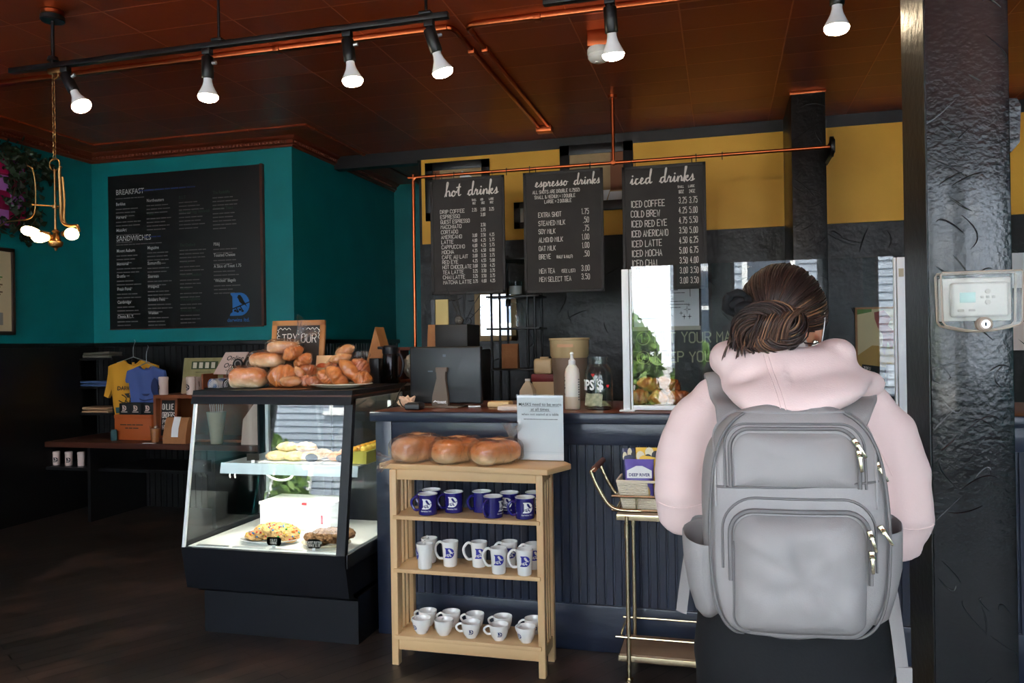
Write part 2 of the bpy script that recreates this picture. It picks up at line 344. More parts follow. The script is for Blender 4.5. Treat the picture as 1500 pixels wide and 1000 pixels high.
# floor boards
nt, N, K, P = nodes(m_floor)
tc = N.new('ShaderNodeTexCoord'); mp = N.new('ShaderNodeMapping'); mp.inputs['Rotation'].default_value = (0, 0, radians(-58)); K.new(tc.outputs['Object'], mp.inputs[0])
br = N.new('ShaderNodeTexBrick'); br.inputs['Scale'].default_value = 1; br.inputs['Brick Width'].default_value = 1.6; br.inputs['Row Height'].default_value = 0.085; br.inputs['Mortar Size'].default_value = 0.004
br.inputs['Color1'].default_value = rgb(54, 44, 40); br.inputs['Color2'].default_value = rgb(36, 31, 29); br.inputs['Mortar'].default_value = rgb(10, 9, 9); K.new(mp.outputs[0], br.inputs['Vector'])
nz = N.new('ShaderNodeTexNoise'); nz.inputs['Scale'].default_value = 2.2; nz.inputs['Detail'].default_value = 8; K.new(mp.outputs[0], nz.inputs['Vector'])
cr = N.new('ShaderNodeMapRange'); cr.inputs[1].default_value = .52; cr.inputs[2].default_value = .75; K.new(nz.outputs[0], cr.inputs[0])
mx = N.new('ShaderNodeMix'); mx.data_type = 'RGBA'; mx.inputs[7].default_value = rgb(86, 64, 55); K.new(cr.outputs[0], mx.inputs[0]); K.new(br.outputs['Color'], mx.inputs[6]); K.new(mx.outputs[2], P.inputs['Base Color'])
bp = N.new('ShaderNodeBump'); bp.inputs['Strength'].default_value = .5; bp.inputs['Distance'].default_value = .01; K.new(br.outputs['Fac'], bp.inputs['Height']); bp.invert = True; K.new(bp.outputs[0], P.inputs['Normal'])
# pressed copper ceiling: a 0.297 m grid of raised seams
m_ceil = mat('pressed_copper_ceiling', rgb(150, 60, 24), 0.36, 0.35)
nt, N, K, P = nodes(m_ceil)
tc = N.new('ShaderNodeTexCoord'); mp = N.new('ShaderNodeMapping'); mp.inputs['Location'].default_value = (0.198, 0.036, 0); K.new(tc.outputs['Object'], mp.inputs[0])
br = N.new('ShaderNodeTexBrick'); br.offset = 0; br.inputs['Scale'].default_value = 1; br.inputs['Brick Width'].default_value = .594; br.inputs['Row Height'].default_value = .297; br.inputs['Mortar Size'].default_value = .006; br.inputs['Mortar Smooth'].default_value = .6
K.new(mp.outputs[0], br.inputs['Vector'])
br.inputs['Color1'].default_value = rgb(156, 66, 28); br.inputs['Color2'].default_value = rgb(138, 54, 22); br.inputs['Mortar'].default_value = rgb(186, 96, 56); K.new(br.outputs['Color'], P.inputs['Base Color'])
nz = N.new('ShaderNodeTexNoise'); nz.inputs['Scale'].default_value = 28; nz.inputs['Detail'].default_value = 4; K.new(tc.outputs['Object'], nz.inputs['Vector'])
ad = N.new('ShaderNodeMath'); ad.operation = 'MULTIPLY_ADD'; ad.inputs[1].default_value = .16; K.new(nz.outputs[0], ad.inputs[0]); K.new(br.outputs['Fac'], ad.inputs[2])
bp = N.new('ShaderNodeBump'); bp.inputs['Strength'].default_value = .35; bp.inputs['Distance'].default_value = .012; K.new(ad.outputs[0], bp.inputs['Height']); K.new(bp.outputs[0], P.inputs['Normal'])

# ---------------------------------------------------------------- the room
H = 3.22
struct('floor', G().box(-5.8, 4.2, -1.8, 8.5, -0.1, 0), m_floor)
struct('ceiling', G().box(-5.8, 4.2, -1.8, 8.5, H, H+0.12), m_ceil)
o = struct('wall_left', G().box(-5.80, -5.62, -1.8, 8.5, 0, H), m_teal)
struct('wainscot_panel', place(bead(0, 7.7, 0.0, 1.44, 0.06, .012, .008, .02), T(-5.60, 6.08, 0, radians(-90)) ), m_black, o)
struct('wainscot_rail', G().box(-5.62, -5.575, -1.6, 6.1, 1.44, 1.48, .006), m_black, o)
o = struct('wall_alcove_front', G().box(-5.62, -3.55, 6.10, 6.25, 0, H), m_teal)
struct('wainscot_panel', place(bead(0, 2.07, 0.0, 1.44, 0.06, .012, .008, .02), T(-5.62, 6.08, 0)), m_black, o)
struct('wainscot_rail', G().box(-5.62, -3.505, 6.055, 6.10, 1.44, 1.48, .006), m_black, o)
o = struct('wall_alcove_side', G().box(-3.70, -3.55, 6.25, 8.3, 0, H), m_teal)
struct('wainscot_panel', place(bead(0, 2.2, 0.0, 1.44, 0.06, .012, .008, .02), T(-3.53, 6.10, 0, radians(90))), m_black, o)
struct('wainscot_rail', G().box(-3.55, -3.505, 6.10, 8.3, 1.44, 1.48, .006), m_black, o)
struct('wall_hall', G().box(-3.7, -2.55, 8.3, 8.5, 0, H), m_teal)
struct('trim_1', G().box(-3.55, -2.7, 6.875, 6.98, 3.10, H), m_black)
g = G().box(-2.7, 4.2, 6.9, 7.05, 0, H).box(-2.7, -2.55, 7.05, 8.3, 0, H)
ob = struct('wall_back', g, m_plaster)
struct('ochre_panel', G().box(-2.67, 4.2, 6.885, 6.9, 2.345, 3.125), m_yel, ob)
struct('black_band', G().box(-2.7, 4.2, 6.875, 6.9, 3.125, H), m_black, ob)
struct('wall_right', G().box(4.0, 4.2, -1.8, 7.05, 0, H), m_teal)
R = random.Random(3)
g = G()
for k in range(85):
    x, z = R.uniform(-2.6, 2.6), R.uniform(1.1, 2.3); a = R.uniform(0, pi); l = R.uniform(.06, .24); c = R.uniform(-.06, .06)
    p = [(x+cos(a)*l*(t-.5)+sin(a)*c*(t*(1-t)*4), 6.897, z+sin(a)*l*(t-.5)+cos(a)*c*t*(1-t)*4) for t in (0, .25, .5, .75, 1)]
    g.tube(p, [.001, .005, .006, .004, .001], 5)
struct('trowel_ridges', g, m_plaster, ob)
# front wall with the shop windows (behind the camera)
xs = [-5.8]+[v for w in WIN for v in w[:2]]+[4.2]
g = G()
for i in range(0, len(xs), 2): g.box(xs[i], xs[i+1], -1.8, -1.6, 0, H)
for a, b, c, d in WIN: g.box(a, b, -1.8, -1.6, 0, c); g.box(a, b, -1.8, -1.6, d, H)
struct('wall_front', g, m_teal)
for i, (a, b, c, d) in enumerate(WIN):
    g = G().box(a, a+.04, -1.74, -1.66, c, d).box(b-.04, b, -1.74, -1.66, c, d).box(a, b, -1.74, -1.66, c, c+.05).box(a, b, -1.74, -1.66, d-.05, d)
    w = struct('window_%d' % (i+1), g, m_black)
    struct('pane', G().box(a+.04, b-.04, -1.703, -1.698, c+.05, d-.05), m_glass, w)
# crown moulding round the teal alcove
def crown(path, z):
    g = G(); prof = [(0, -.075), (.012, -.072), (.018, -.055), (.034, -.046), (.042, -.03), (.060, -.022), (.066, 0), (0, 0)]
    for (x0, y0, nx, ny, e0), (x1, y1, mx_, my, e1) in zip(path[:-1], path[1:]):
        pass
    return g
cr_pts = [(-5.62, -1.6), (-5.62, 6.10), (-3.55, 6.10), (-3.55, 8.3)]; prof = [(0, -.085), (.010, -.083), (.016, -.066), (.034, -.058), (.034, -.030), (.046, -.024), (.066, -.008), (.070, 0), (0, 0)]
mit = [(1, 0), (1, -1), (1, -1), (1, 0)]
g = G(); rings = [[(x+mx_*p, y+my*p, H+q) for p, q in prof] for (x, y), (mx_, my) in zip(cr_pts, mit)]
g.loft(rings)
for (p, q, d, l) in ((Vector((-5.586, 1.0, 0)), 0, Vector((0, 1, 0)), 5.06), (Vector((-5.58, 6.066, 0)), 1, Vector((1, 0, 0)), 2.05), (Vector((-3.516, 6.08, 0)), 2, Vector((0, 1, 0)), 2.1)):
    n = int(l/.036)
    for k in range(n):
        c = p+d*(k*.036+.018); c.z = H-.044; g.ball(c, (.013, .013, .013), sub=1)
struct('trim_2', g, mat('crown_copper', rgb(128, 56, 34), 0.35, 0.5))
g = G(); s_ = .30
rings = [[(x+mx_*p, y+my*p, H+q) for p, q in ((.29, -.012), (.30, -.016), (.315, -.016), (.325, -.012), (.325, .001), (.29, .001))] for (x, y), (mx_, my) in zip(cr_pts, mit)]
struct('trim_3', g.loft(rings), m_ceil)
# near column, far post
def ridges(x0, x1, y, z0, z1, n, seed, long=.16):
    R = random.Random(seed); g = G()
    for k in range(n):
        x, z = R.uniform(x0+.02, x1-.02), R.uniform(z0, z1); a = R.choice([R.uniform(.2, 1.1), R.uniform(2.0, 2.9), R.uniform(0, pi)]); l = R.uniform(.03, long); c = R.uniform(-.03, .03)
        p = [(min(max(x+cos(a)*l*(t-.5)+sin(a)*c*t*(1-t)*4, x0+.003), x1-.003), y, z+sin(a)*l*(t-.5)+cos(a)*c*t*(1-t)*4) for t in [k_/10 for k_ in range(11)]]
        w = R.uniform(.001, .0024); g.tube(p, [.0005+w*sin(pi*k_/10)**.6 for k_ in range(11)], 6)
    return g
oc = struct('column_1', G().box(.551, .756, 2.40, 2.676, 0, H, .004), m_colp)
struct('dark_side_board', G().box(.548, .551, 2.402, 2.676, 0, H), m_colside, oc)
struct('trowel_ridges', ridges(.553, .754, 2.3995, .2, 2.6, 60, 11, .11), m_colp, oc)
of = struct('column_2', G().box(.512, .748, 6.13, 6.90, 0, H, .004), m_plaster)
struct('trowel_ridges', ridges(.514, .746, 6.129, 1.2, 3.1, 40, 5, .2), m_plaster, of)
struct('copper_collar', G().box(.505, .755, 6.12, 6.16, H-.022, H, .003), m_copper, of)
# ceiling fittings: copper cable ducts, junction boxes, detector
g = G().box(-5.6, -1.47, 4.22, 4.262, H-.03, H, .006).box(-1.32, .35, 4.22, 4.262, H-.03, H, .006).box(-1.46, -1.435, 4.36, 6.42, H-.022, H, .005).box(-1.375, -1.35, 4.36, 6.42, H-.022, H, .005)
g.tube(catmull([(-1.48, 4.241, H-.014), (-1.46, 4.25, H-.014), (-1.447, 4.29, H-.014), (-1.447, 4.37, H-.012)]), .016, 8).tube(catmull([(-1.31, 4.241, H-.014), (-1.34, 4.25, H-.014), (-1.362, 4.29, H-.014), (-1.362, 4.37, H-.012)]), .016, 8)
r = thing('cable_duct', 'long copper painted cable duct forking across the dark copper ceiling', 'cable duct', (-1.4, 4.24, H))
obj('duct', g, m_copper, r)
obj('junction_box', G().box(-1.47, -1.34, 6.42, 6.52, H-.05, H, .004), m_copper, r)
for x in (-2.55, -.95, -1.447, -1.362):
    y = 4.241 if x in (-2.55, -.95) else 4.62
    obj('clip', G().box(x-.02, x+.02, y-.028, y+.028, H-.036, H-.002, .003), m_copper, r)
pass
r = thing('smoke_detector', 'round white smoke detector on a copper box on the ceiling', 'smoke detector', (-.67, 4.6, H))
obj('mounting_box', G().box(-.73, -.61, 4.55, 4.67, H-.09, H, .004), m_copper, r)
obj('detector_body', G().lathe([(.0, H-.175), (.03, H-.174), (.05, H-.165), (.062, H-.150), (.062, H-.128), (.066, H-.126), (.066, H-.10), (.06, H-.09), (0, H-.09)], 32, (-.67, 4.6, 0)), m_white, r)
obj('test_button', G().lathe([(0, H-.181), (.012, H-.180), (.014, H-.172), (0, H-.172)], 16, (-.68, 4.585, 0)), m_white, r)
# ---------------------------------------------------------------- outside, seen only as reflections
m_sid = mat('grey_blue_siding', rgb(150, 160, 172), 0.7)
struct('ground', G().box(-30, 30, -40, -1.8, -.25, -.12), mat('pavement', rgb(190, 186, 180), .8, vary=(rgb(120, 118, 114), 1)))
r = thing('neighbour_house', 'grey clapboard house with white windows reflected in the glass', 'house', (0, -9, -.12))
g = G(); P_ = []
for k in range(46): z = -.12+k*.15; P_ += [(0.03, z), (0.0, z+.149)]
P_ += [(-.2, P_[-1][1]), (-.2, -.12)]
n = len(P_); g.add([(-16, -9+p[0], p[1]) for p in P_]+[(-2.4, -9+p[0], p[1]) for p in P_]+[(-1.0, -9+p[0], p[1]) for p in P_]+[(14, -9+p[0], p[1]) for p in P_], [(b+i, b+(i+1) % n, b+n+(i+1) % n, b+n+i) for b in (0, 2*n) for i in range(n)])
obj('clapboard_wall', g, m_sid, r)
for x, z in ((-12.5, 1.2), (-9.2, 1.0), (-6, 1.2), (-4.2, 3.6), (-8, 3.9), (-11, 4), (-.3, 1.3), (.9, 1.5), (2.2, .9), (4.4, 1.2), (7.5, 1.2), (1.5, 3.8), (4.5, 3.8)):
    w = obj('window', G().box(x-.5, x+.5, -9.0, -8.93, z-.1, z+1.6).box(x-.62, x+.62, -9, -8.88, z-.18, z-.1), m_white, r)
    obj('pane', G().box(x-.40, x+.40, -8.95, -8.925, z, z+.72).box(x-.40, x+.40, -8.95, -8.925, z+.8, z+1.5), mat('dark_window_glass', rgb(60, 70, 84), .1), w)
m_leaf2 = mat('sunlit_leaves', rgb(120, 150, 62), .5, vary=(rgb(74, 112, 40), 4))
def bush(loc, sz, n, seed, label):
    R = random.Random(seed); r = thing('leafy_bush', label, 'bush', loc); g = G()
    for k in range(n):
        a, u, q = R.uniform(0, 2*pi), R.uniform(-1, 1), R.uniform(.45, 1)**.5; s = sqrt(1-u*u)
        c = Vector((loc[0]+sz[0]*q*s*cos(a), loc[1]+sz[1]*q*s*sin(a), loc[2]+sz[2]*(1+u*q))); M = Matrix.Translation(c) @ Euler((R.uniform(0, 6), R.uniform(0, 6), R.uniform(0, 6))).to_matrix().to_4x4()
        l = R.uniform(.08, .15); g.add([(-l, 0, 0), (0, -l*.45, .01), (l, 0, 0), (0, l*.45, .01)], [(0, 1, 2, 3)], 0, M)
    obj('foliage', g, m_leaf2, r); obj('stem', G().cyl((loc[0], loc[1], loc[2]-.02), (loc[0], loc[1], loc[2]+sz[2]), .05, .03), m_brownt, r)
bush((-1.75, -5.5, -.12), (.8, .6, 1.05), 1500, 1, 'tall sunlit bush outside reflected beside the white paper notice')
bush((-.35, -6.2, -.12), (.5, .5, .75), 700, 2, 'small sunlit bush outside reflected behind the pink hood')
bush((-8.4, -6.5, -.12), (1.0, .8, 1.5), 1500, 4, 'leafy bush outside reflected in the bakery case glass')
# ---------------------------------------------------------------- service counter
r = thing('service_counter', 'long navy beadboard service counter with a red-brown wooden top', 'counter', (0, 3.62, 0))
obj('worktop', G().box(-1.67, 2.6, 3.605, 4.32, 1.062, 1.095, .004), m_counter, r)
obj('nosing', G().box(-1.685, 2.6, 3.585, 3.606, 1.045, 1.094, .007), m_navy, r)
obj('body', G().box(-1.655, 2.6, 3.632, 4.25, 0.0, 1.062), m_navy, r)
obj('top_rail', G().box(-1.655, 2.6, 3.61, 3.634, .945, 1.048, .004), m_navy, r)
obj('end_post', G().box(-1.66, -1.575, 3.603, 3.634, 0.0, 1.05, .004), m_navy, r)
obj('middle_post', G().box(-.845, -.795, 3.606, 3.634, .21, .95, .004).box(-.80, -.79, 3.606, 3.634, .21, .95), m_navy, r)
obj('beadboard', place(bead(-1.575, 2.6, .20, .95, .040, .012, .007, .02), T(0, 3.618, 0)), m_navyv, r)
obj('baseboard', G().box(-1.655, 2.6, 3.604, 3.634, 0.0, .212, .004), m_navy, r)
# ---------------------------------------------------------------- refrigerated bakery case
r = thing('bakery_case', 'black glass fronted bakery display case left of the counter', 'display case', (-2.12, 3.7, 0))
X0, X1, YB = -2.56, -1.69, 4.05
gp = [(3.316, .452), (3.426, 1.165)]                       # sloping front glass
def fy(z): return 3.316+(z-.452)*.11/.713
def yz(poly, x0, x1, g=None, mi=0):
    g = g or G(); n = len(poly); return g.add([(x0, p[0], p[1]) for p in poly]+[(x1, p[0], p[1]) for p in poly], [(i, (i+1) % n, n+(i+1) % n, n+i) for i in range(n)]+[tuple(range(n))[::-1], tuple(range(n, 2*n))], mi)
obj('plinth', yz([(3.445, 0), (3.445, .225), (YB, .225), (YB, 0)], X0+.03, X1), m_case, r)
obj('front_panel', yz([(3.445, .205), (3.43, .222), (3.352, .246), (3.316, .43), (3.312, .452), (3.36, .452), (3.4, .24), (3.46, .205)], X0, X1), m_case, r)
obj('deck_tub', yz([(3.36, .25), (3.33, .44), (YB, .44), (YB, .25)], X0+.004, X1-.004), m_case, r)
obj('side_rail', G().box(X1-.004, X1+.006, 3.33, YB, .39, .452, .002), mat('dark_steel', rgb(70, 72, 76), .35, .8), r)
obj('deck', G().box(X0+.02, X1-.02, 3.335, YB-.03, .44, .456, .003), m_white, r)
g = G()
for k in range(4): x = X0+.06+k*.2; g.box(x, x+.17, 3.345, 3.365, .456, .459)
obj('air_grille', g, m_alu, r)
obj('top_panel', yz([(3.40, 1.142), (3.42, 1.208), (YB, 1.208), (YB, 1.165), (3.46, 1.165), (3.44, 1.142)], X0, X1), m_case, r)
obj('top_trim', G().box(X0, X1+.003, 3.405, 3.418, 1.178, 1.186).box(X1, X1+.003, 3.41, YB, 1.178, 1.186), m_brownt, r)
def post(x0, x1): return yz([(fy(.452), .452), (fy(1.17), 1.17), (fy(1.17)+.03, 1.17), (fy(.452)+.03, .452)], x0, x1)
obj('corner_post', post(X1-.045, X1), m_case, r)
obj('corner_post', yz([(fy(.452), .452), (fy(1.17), 1.17), (fy(1.17)+.012, 1.17), (fy(.452)+.012, .452)], X0, X0+.014), m_walu, r)
obj('rear_post', G().box(X1-.03, X1, YB-.03, YB, .452, 1.17), m_case, r)
obj('rear_post', G().box(X0, X0+.03, YB-.03, YB, .452, 1.17), m_case, r)
g = G().box(X0, X0+.012, fy(.46)+.01, YB, .452, .474).box(X0, X0+.012, fy(1.16)+.01, YB, 1.14, 1.166).box(X0, X0+.012, YB-.07, YB-.03, .452, 1.166)
obj('side_frame', g, m_case, r)
obj('front_glass', yz([(fy(.455)+.004, .455), (fy(1.166)+.004, 1.166), (fy(1.166)+.009, 1.166), (fy(.455)+.009, .455)], X0+.014, X1-.044), m_cglass, r)
for x in (X0+.003, X1-.008): obj('side_glass', yz([(fy(.455)+.03, .455), (fy(1.166)+.03, 1.166), (YB-.03, 1.166), (YB-.03, .455)], x, x+.005), m_cglass, r)
obj('rear_door', G().box(X0+.03, -2.13, YB-.022, YB-.014, .456, 1.165), m_cglass, r)
obj('rear_door', G().box(-2.16, X1-.03, YB-.012, YB-.004, .456, 1.165), m_cglass, r)
obj('door_stile', G().box(-2.17, -2.125, YB-.025, YB-.002, .456, 1.165).box(X0+.03, X1-.03, YB-.024, YB-.002, 1.14, 1.165), m_case, r)
sh = obj('shelf', G().box(X0+.06, X1-.05, 3.56, YB-.06, .818, .826), m_alu, r)
obj('price_rail', yz([(3.548, .775), (3.56, .828), (3.564, .828), (3.553, .775)], X0+.055, X1-.045), mat('pale_blue_rail', rgb(196, 210, 222), .4), sh)
obj('shelf_light', G().box(X0+.09, X1-.08, 3.575, 3.61, .800, .812), mat('case_tube_light', rgb(255, 250, 235), .4, emit=((1.0, .95, .82, 1), 32)), sh)
obj('canopy_light', G().box(X0+.05, X1-.07, 3.47, 3.50, 1.152, 1.164), MATS['case_tube_light'], r)
for x in (X0+.05, X1-.07):
    g = G().box(x, x+.02, YB-.07, YB-.05, .60, 1.12)
    obj('shelf_standard', g, m_alu, r)
c = [(X0+.28, 3.60, .80), (X0+.31, 3.585, .765), (X0+.37, 3.575, .745), (X0+.43, 3.58, .75), (X0+.45, 3.59, .775), (X0+.44, 3.60, .80)]
obj('white_cable', G().tube(catmull(c, 6), .006, 8).tube(catmull([(X0+.10, 3.6, .80), (X0+.085, 3.59, .765), (X0+.08, 3.6, .745)], 5), .004, 6).tube(catmull([(X0+.13, 3.6, .80), (X0+.115, 3.59, .765), (X0+.11, 3.6, .745)], 5), .004, 6).box(X0+.30, X0+.345, 3.57, 3.60, .775, .80, .004), m_white, r)
obj('sticker', G().box(-1.93, -1.85, fy(1.15)+.001, fy(1.15)+.003, 1.145, 1.16), m_paper, r)
# ---- what is in the case
m_dough = mat('cookie_dough', rgb(214, 176, 120), .75, vary=(rgb(186, 140, 84), 30), bump=(60, .5))
m_pbc = mat('peanut_cookie', rgb(150, 108, 66), .8, vary=(rgb(110, 74, 44), 40), bump=(60, .7))
m_scone = mat('scone_crust', rgb(240, 216, 180), .7, vary=(rgb(208, 160, 108), 24), bump=(50, .5))
def box_cake():
    r = thing('cake_box', 'glossy white cake box standing on the lit case floor', 'cake box', (-2.17, 3.80, .457))
    obj('carton', G().box(-2.38, -1.97, 3.71, 3.93, .457, .60, .003), m_white, r)
    obj('lid_flap', G().box(-2.383, -1.967, 3.706, 3.934, .588, .603, .002), m_white, r)
    obj('red_tape', G().box(-2.13, -2.10, 3.703, 3.72, .594, .605).box(-2.02, -2.01, 3.703, 3.706, .50, .545), mat('red_tape', rgb(200, 40, 60), .5), r)
box_cake()
def plate(name, label, c, a, b, m, rz=0, cat='plate'):
    g = G().lathe([(0, 0), (.6, 0), (.7, .004), (1.0, .018), (1.0, .022), (.7, .009), (0, .006)], 40)
    g.v = [Vector((v.x*a, v.y*b, v.z)) for v in g.v]
    return single(name, place(g, T(*c, rz)), m, label, cat)
def cookie(m, rad, th, seed, bits=None):
    R = random.Random(seed); g = G(); b = bmesh.new(); bmesh.ops.create_icosphere(b, subdivisions=4, radius=1)
    for v in b.verts:
        p = v.co.copy(); k = 1+.10*fbm(p+Vector((seed, 0, 0)), 2.5); v.co = Vector((p.x*rad*k, p.y*rad*k, (p.z*th*.5 if p.z > 0 else p.z*th*.25)+.006*fbm(p+Vector((0, seed, 0)), 5)))
    g.bm(b)
    return g
def lay(g, c, tilt, rz): return place(g, Matrix.Translation(c) @ Matrix.Rotation(rz, 4, 'Z') @ Matrix.Rotation(tilt, 4, 'X'))
plate('oval_plate', 'white oval plate under the candy studded cookies', (-2.17, 3.47, .457), .15, .085, m_ceram, .15)
cols = [rgb(210, 50, 40), rgb(40, 120, 190), rgb(60, 160, 60), rgb(236, 190, 40), rgb(220, 110, 30)]
mcs = [mat('candy_%s' % n, c, .3) for n, c in zip(('red', 'blue', 'green', 'yellow', 'orange'), cols)]
R = random.Random(7)
for k, (dx, dy, dz, tl_, rz, lab) in enumerate([(-.075, 0, .026, .15, .3, 'candy studded cookie at the lower left end of its pile'), (-.03, .01, .045, .5, .2, 'candy studded cookie second in its leaning pile'), (.015, .01, .055, .6, .1, 'candy studded cookie in the middle of its leaning pile'), (.06, .01, .055, .6, -.1, 'candy studded cookie fourth in its leaning pile'), (.095, .01, .045, .65, -.2, 'candy studded cookie at the right end of its pile')]):
    q = thing('candy_cookie', lab, 'cookie', (-2.17+dx, 3.47+dy, .457+dz), 0, 'candy studded cookies')
    q.rotation_euler = (tl_*.5, tl_*.9, rz); WM[q.name] = Matrix.Translation(q.location) @ q.rotation_euler.to_matrix().to_4x4()
    obj('cookie', cookie(m_dough, .058, .036, k), m_dough, q, local=True)
    g = G()
    for j in range(26):
        a, s = R.uniform(0, 2*pi), R.uniform(.1, 1)**.5*.052; z = .018*sqrt(max(0, 1-(s/.058)**2)); g.ball((s*cos(a), s*sin(a), z), (.0055, .0055, .004), j % 5, sub=2)
    o = obj('candies', g, mcs, q, local=True); o['kind'] = 'stuff'
plate('round_plate', 'cream plate under the dark peanut butter cookies', (-1.86, 3.46, .457), .125, .085, mat('cream_china', rgb(226, 208, 176), .25), 0)
for k, (dx, dy, dz, tl_, rz, lab) in enumerate([(-.055, 0, .03, .4, .3, 'brown peanut butter cookie at the left of its pile'), (-.01, .01, .045, .5, .2, 'brown peanut butter cookie in the middle of its pile'), (.04, .01, .05, .55, .1, 'brown peanut butter cookie leaning behind the corner post'), (.08, .02, .06, .3, -.1, 'brown peanut butter cookie at the right end of its pile')]):
    q = thing('peanut_cookie', lab, 'cookie', (-1.86+dx, 3.46+dy, .457+dz), 0, 'peanut butter cookies'); q.rotation_euler = (tl_*.5, tl_*.8, rz); WM[q.name] = Matrix.Translation(q.location) @ q.rotation_euler.to_matrix().to_4x4()
    obj('cookie', cookie(m_pbc, .06, .034, k+20), m_pbc, q, local=True)
def pricetag(name, label, c, w, h, lines, shape='oval', rz=0.0):
    q = thing(name, label, 'price tag', c, rz); P_ = []
    if shape == 'oval': P_ = [(w/2*cos(a), h/2*sin(a)) for a in [k*pi/16 for k in range(32)]]
    elif shape == 'plaque': k = h*.22; P_ = [(-w/2+k, -h/2), (w/2-k, -h/2), (w/2, -h/2+k), (w/2, h/2-k), (w/2-k, h/2), (-w/2+k, h/2), (-w/2, h/2-k), (-w/2, -h/2+k)]
    else: P_ = [(-w/2, -h/2), (w/2, -h/2), (w/2, h/2), (-w/2, h/2)]
    obj('board', G().prism([(a, b+h/2+.012) for a, b in P_], .003, (0, .003, 0)).prism([(a, b+h/2+.012) for a, b in P_], -.003, (0, 0, 0)), m_chalkb, q, local=True)
    g = G(); n = len(lines)
    for i, s in enumerate(lines): chalk(g, s, h*.24 if n > 1 else h*.3, (0, -.0005, h/2+.012+(n/2-i-1)*h*.34+h*.04), w=h*.045, align='CENTER', sx=.75)
    if g.v: obj('lettering', g, m_chalk, q, local=True)
    obj('stand', G().box(-.008, .008, -.002, .012, 0, .014), m_walu, q, local=True)
pricetag('price_tag', 'small dark tag in front of the candy studded cookies', (-2.09, 3.372, .457), .075, .04, ['M & M S', 'COOKIE'], 'plaque')
pricetag('price_tag', 'small dark tag in front of the peanut butter cookies', (-1.872, 3.362, .457), .072, .042, ['PEANUT BUTTER', 'COOKIE $2.75'], 'plaque')
pricetag('price_tag', 'black rectangular tag at the left end of the case shelf', (-2.335, 3.585, .827), .06, .035, ['', ''], 'rect', .5)
pricetag('price_tag', 'oval tag in the middle of the case shelf', (-2.0, 3.58, .827), .07, .042, [''], 'oval')
pricetag('price_tag', 'oval tag beside the corner post on the case shelf', (-1.83, 3.58, .827), .07, .042, [''], 'oval')
single('serving_paper', G().box(-2.32, -1.98, 3.60, 3.86, .827, .830), m_paper, 'white serving paper under the pale scones on the case shelf', 'paper')
single('serving_paper', G().box(-1.955, -1.82, 3.62, 3.86, .827, .830), m_paper, 'white serving paper under the pastries beside the yellow dish', 'paper')
def scone(loc, rz, label, grp, sz=(.06, .035, .03), seed=0, m=None):
    g = G(); b = bmesh.new(); bmesh.ops.create_icosphere(b, subdivisions=4, radius=1)
    for v in b.verts:
        p = v.co.copy(); k = 1+.12*fbm(p+Vector((seed, 3, 1)), 3)+.05*abs(sin(p.x*7+seed)); v.co = Vector((p.x*sz[0]*k, p.y*sz[1]*k, p.z*sz[2]*k*(1 if p.z > 0 else .6)))
    g.bm(b); place(g, T(*loc, rz)); return single('scone', g, m or m_scone, label, 'scone', grp)
for k, (x, y, z, rz) in enumerate([(-2.24, 3.66, .85, .2), (-2.14, 3.66, .85, -.1), (-2.05, 3.67, .85, .1), (-2.24, 3.75, .85, 0), (-2.13, 3.76, .85, .2), (-2.04, 3.77, .85, 0), (-2.20, 3.70, .892, .1), (-2.10, 3.71, .892, -.1)]):
    scone((x, y, z), rz, ['pale scone at the front left of the shelf heap', 'pale scone at the front middle of the shelf heap', 'pale scone at the front right of the shelf heap', 'pale scone at the back left of the shelf heap', 'pale scone at the back middle of the shelf heap', 'pale scone at the back right of the shelf heap', 'pale scone on top of the shelf heap, left of two', 'pale scone on top of the shelf heap, right of two'][k], 'pale scones on the case shelf', seed=k*3)
for k, (x, y) in enumerate([(-1.91, 3.67), (-1.86, 3.72), (-1.91, 3.77)]):
    scone((x, y, .852), .3*k, ['flaky pastry in front on the paper near the corner post', 'flaky pastry in the middle of the paper near the corner post', 'flaky pastry at the back of the paper near the corner post'][k], 'flaky pastries on the case shelf', (.042, .032, .028), 40+k, mat('flaky_crust', rgb(222, 160, 100), .6, vary=(rgb(180, 104, 56), 24), bump=(40, .5)))
r = thing('baking_dish', 'yellow green baking dish of fruit bars at the right shelf end', 'baking dish', (-1.75, 3.76, .827))
obj('dish', G().loft([[(-1.80, 3.62, .829), (-1.72, 3.62, .829), (-1.72, 3.94, .829), (-1.80, 3.94, .829)], [(-1.805, 3.61, .892), (-1.712, 3.61, .892), (-1.712, 3.95, .892), (-1.805, 3.95, .892)]]), mat('yellow_green_dish', rgb(196, 186, 74), .4), r)
g = G()
for k in range(11): g.ball((-1.79+(k % 2)*.045, 3.63+.026*k, .90), (.022, .022, .016), k % 2, sub=2)
obj('fruit_topping', g, [mat('orange_fruit', rgb(240, 170, 50), .35), mat('yellow_crust', rgb(244, 206, 90), .5)], r)
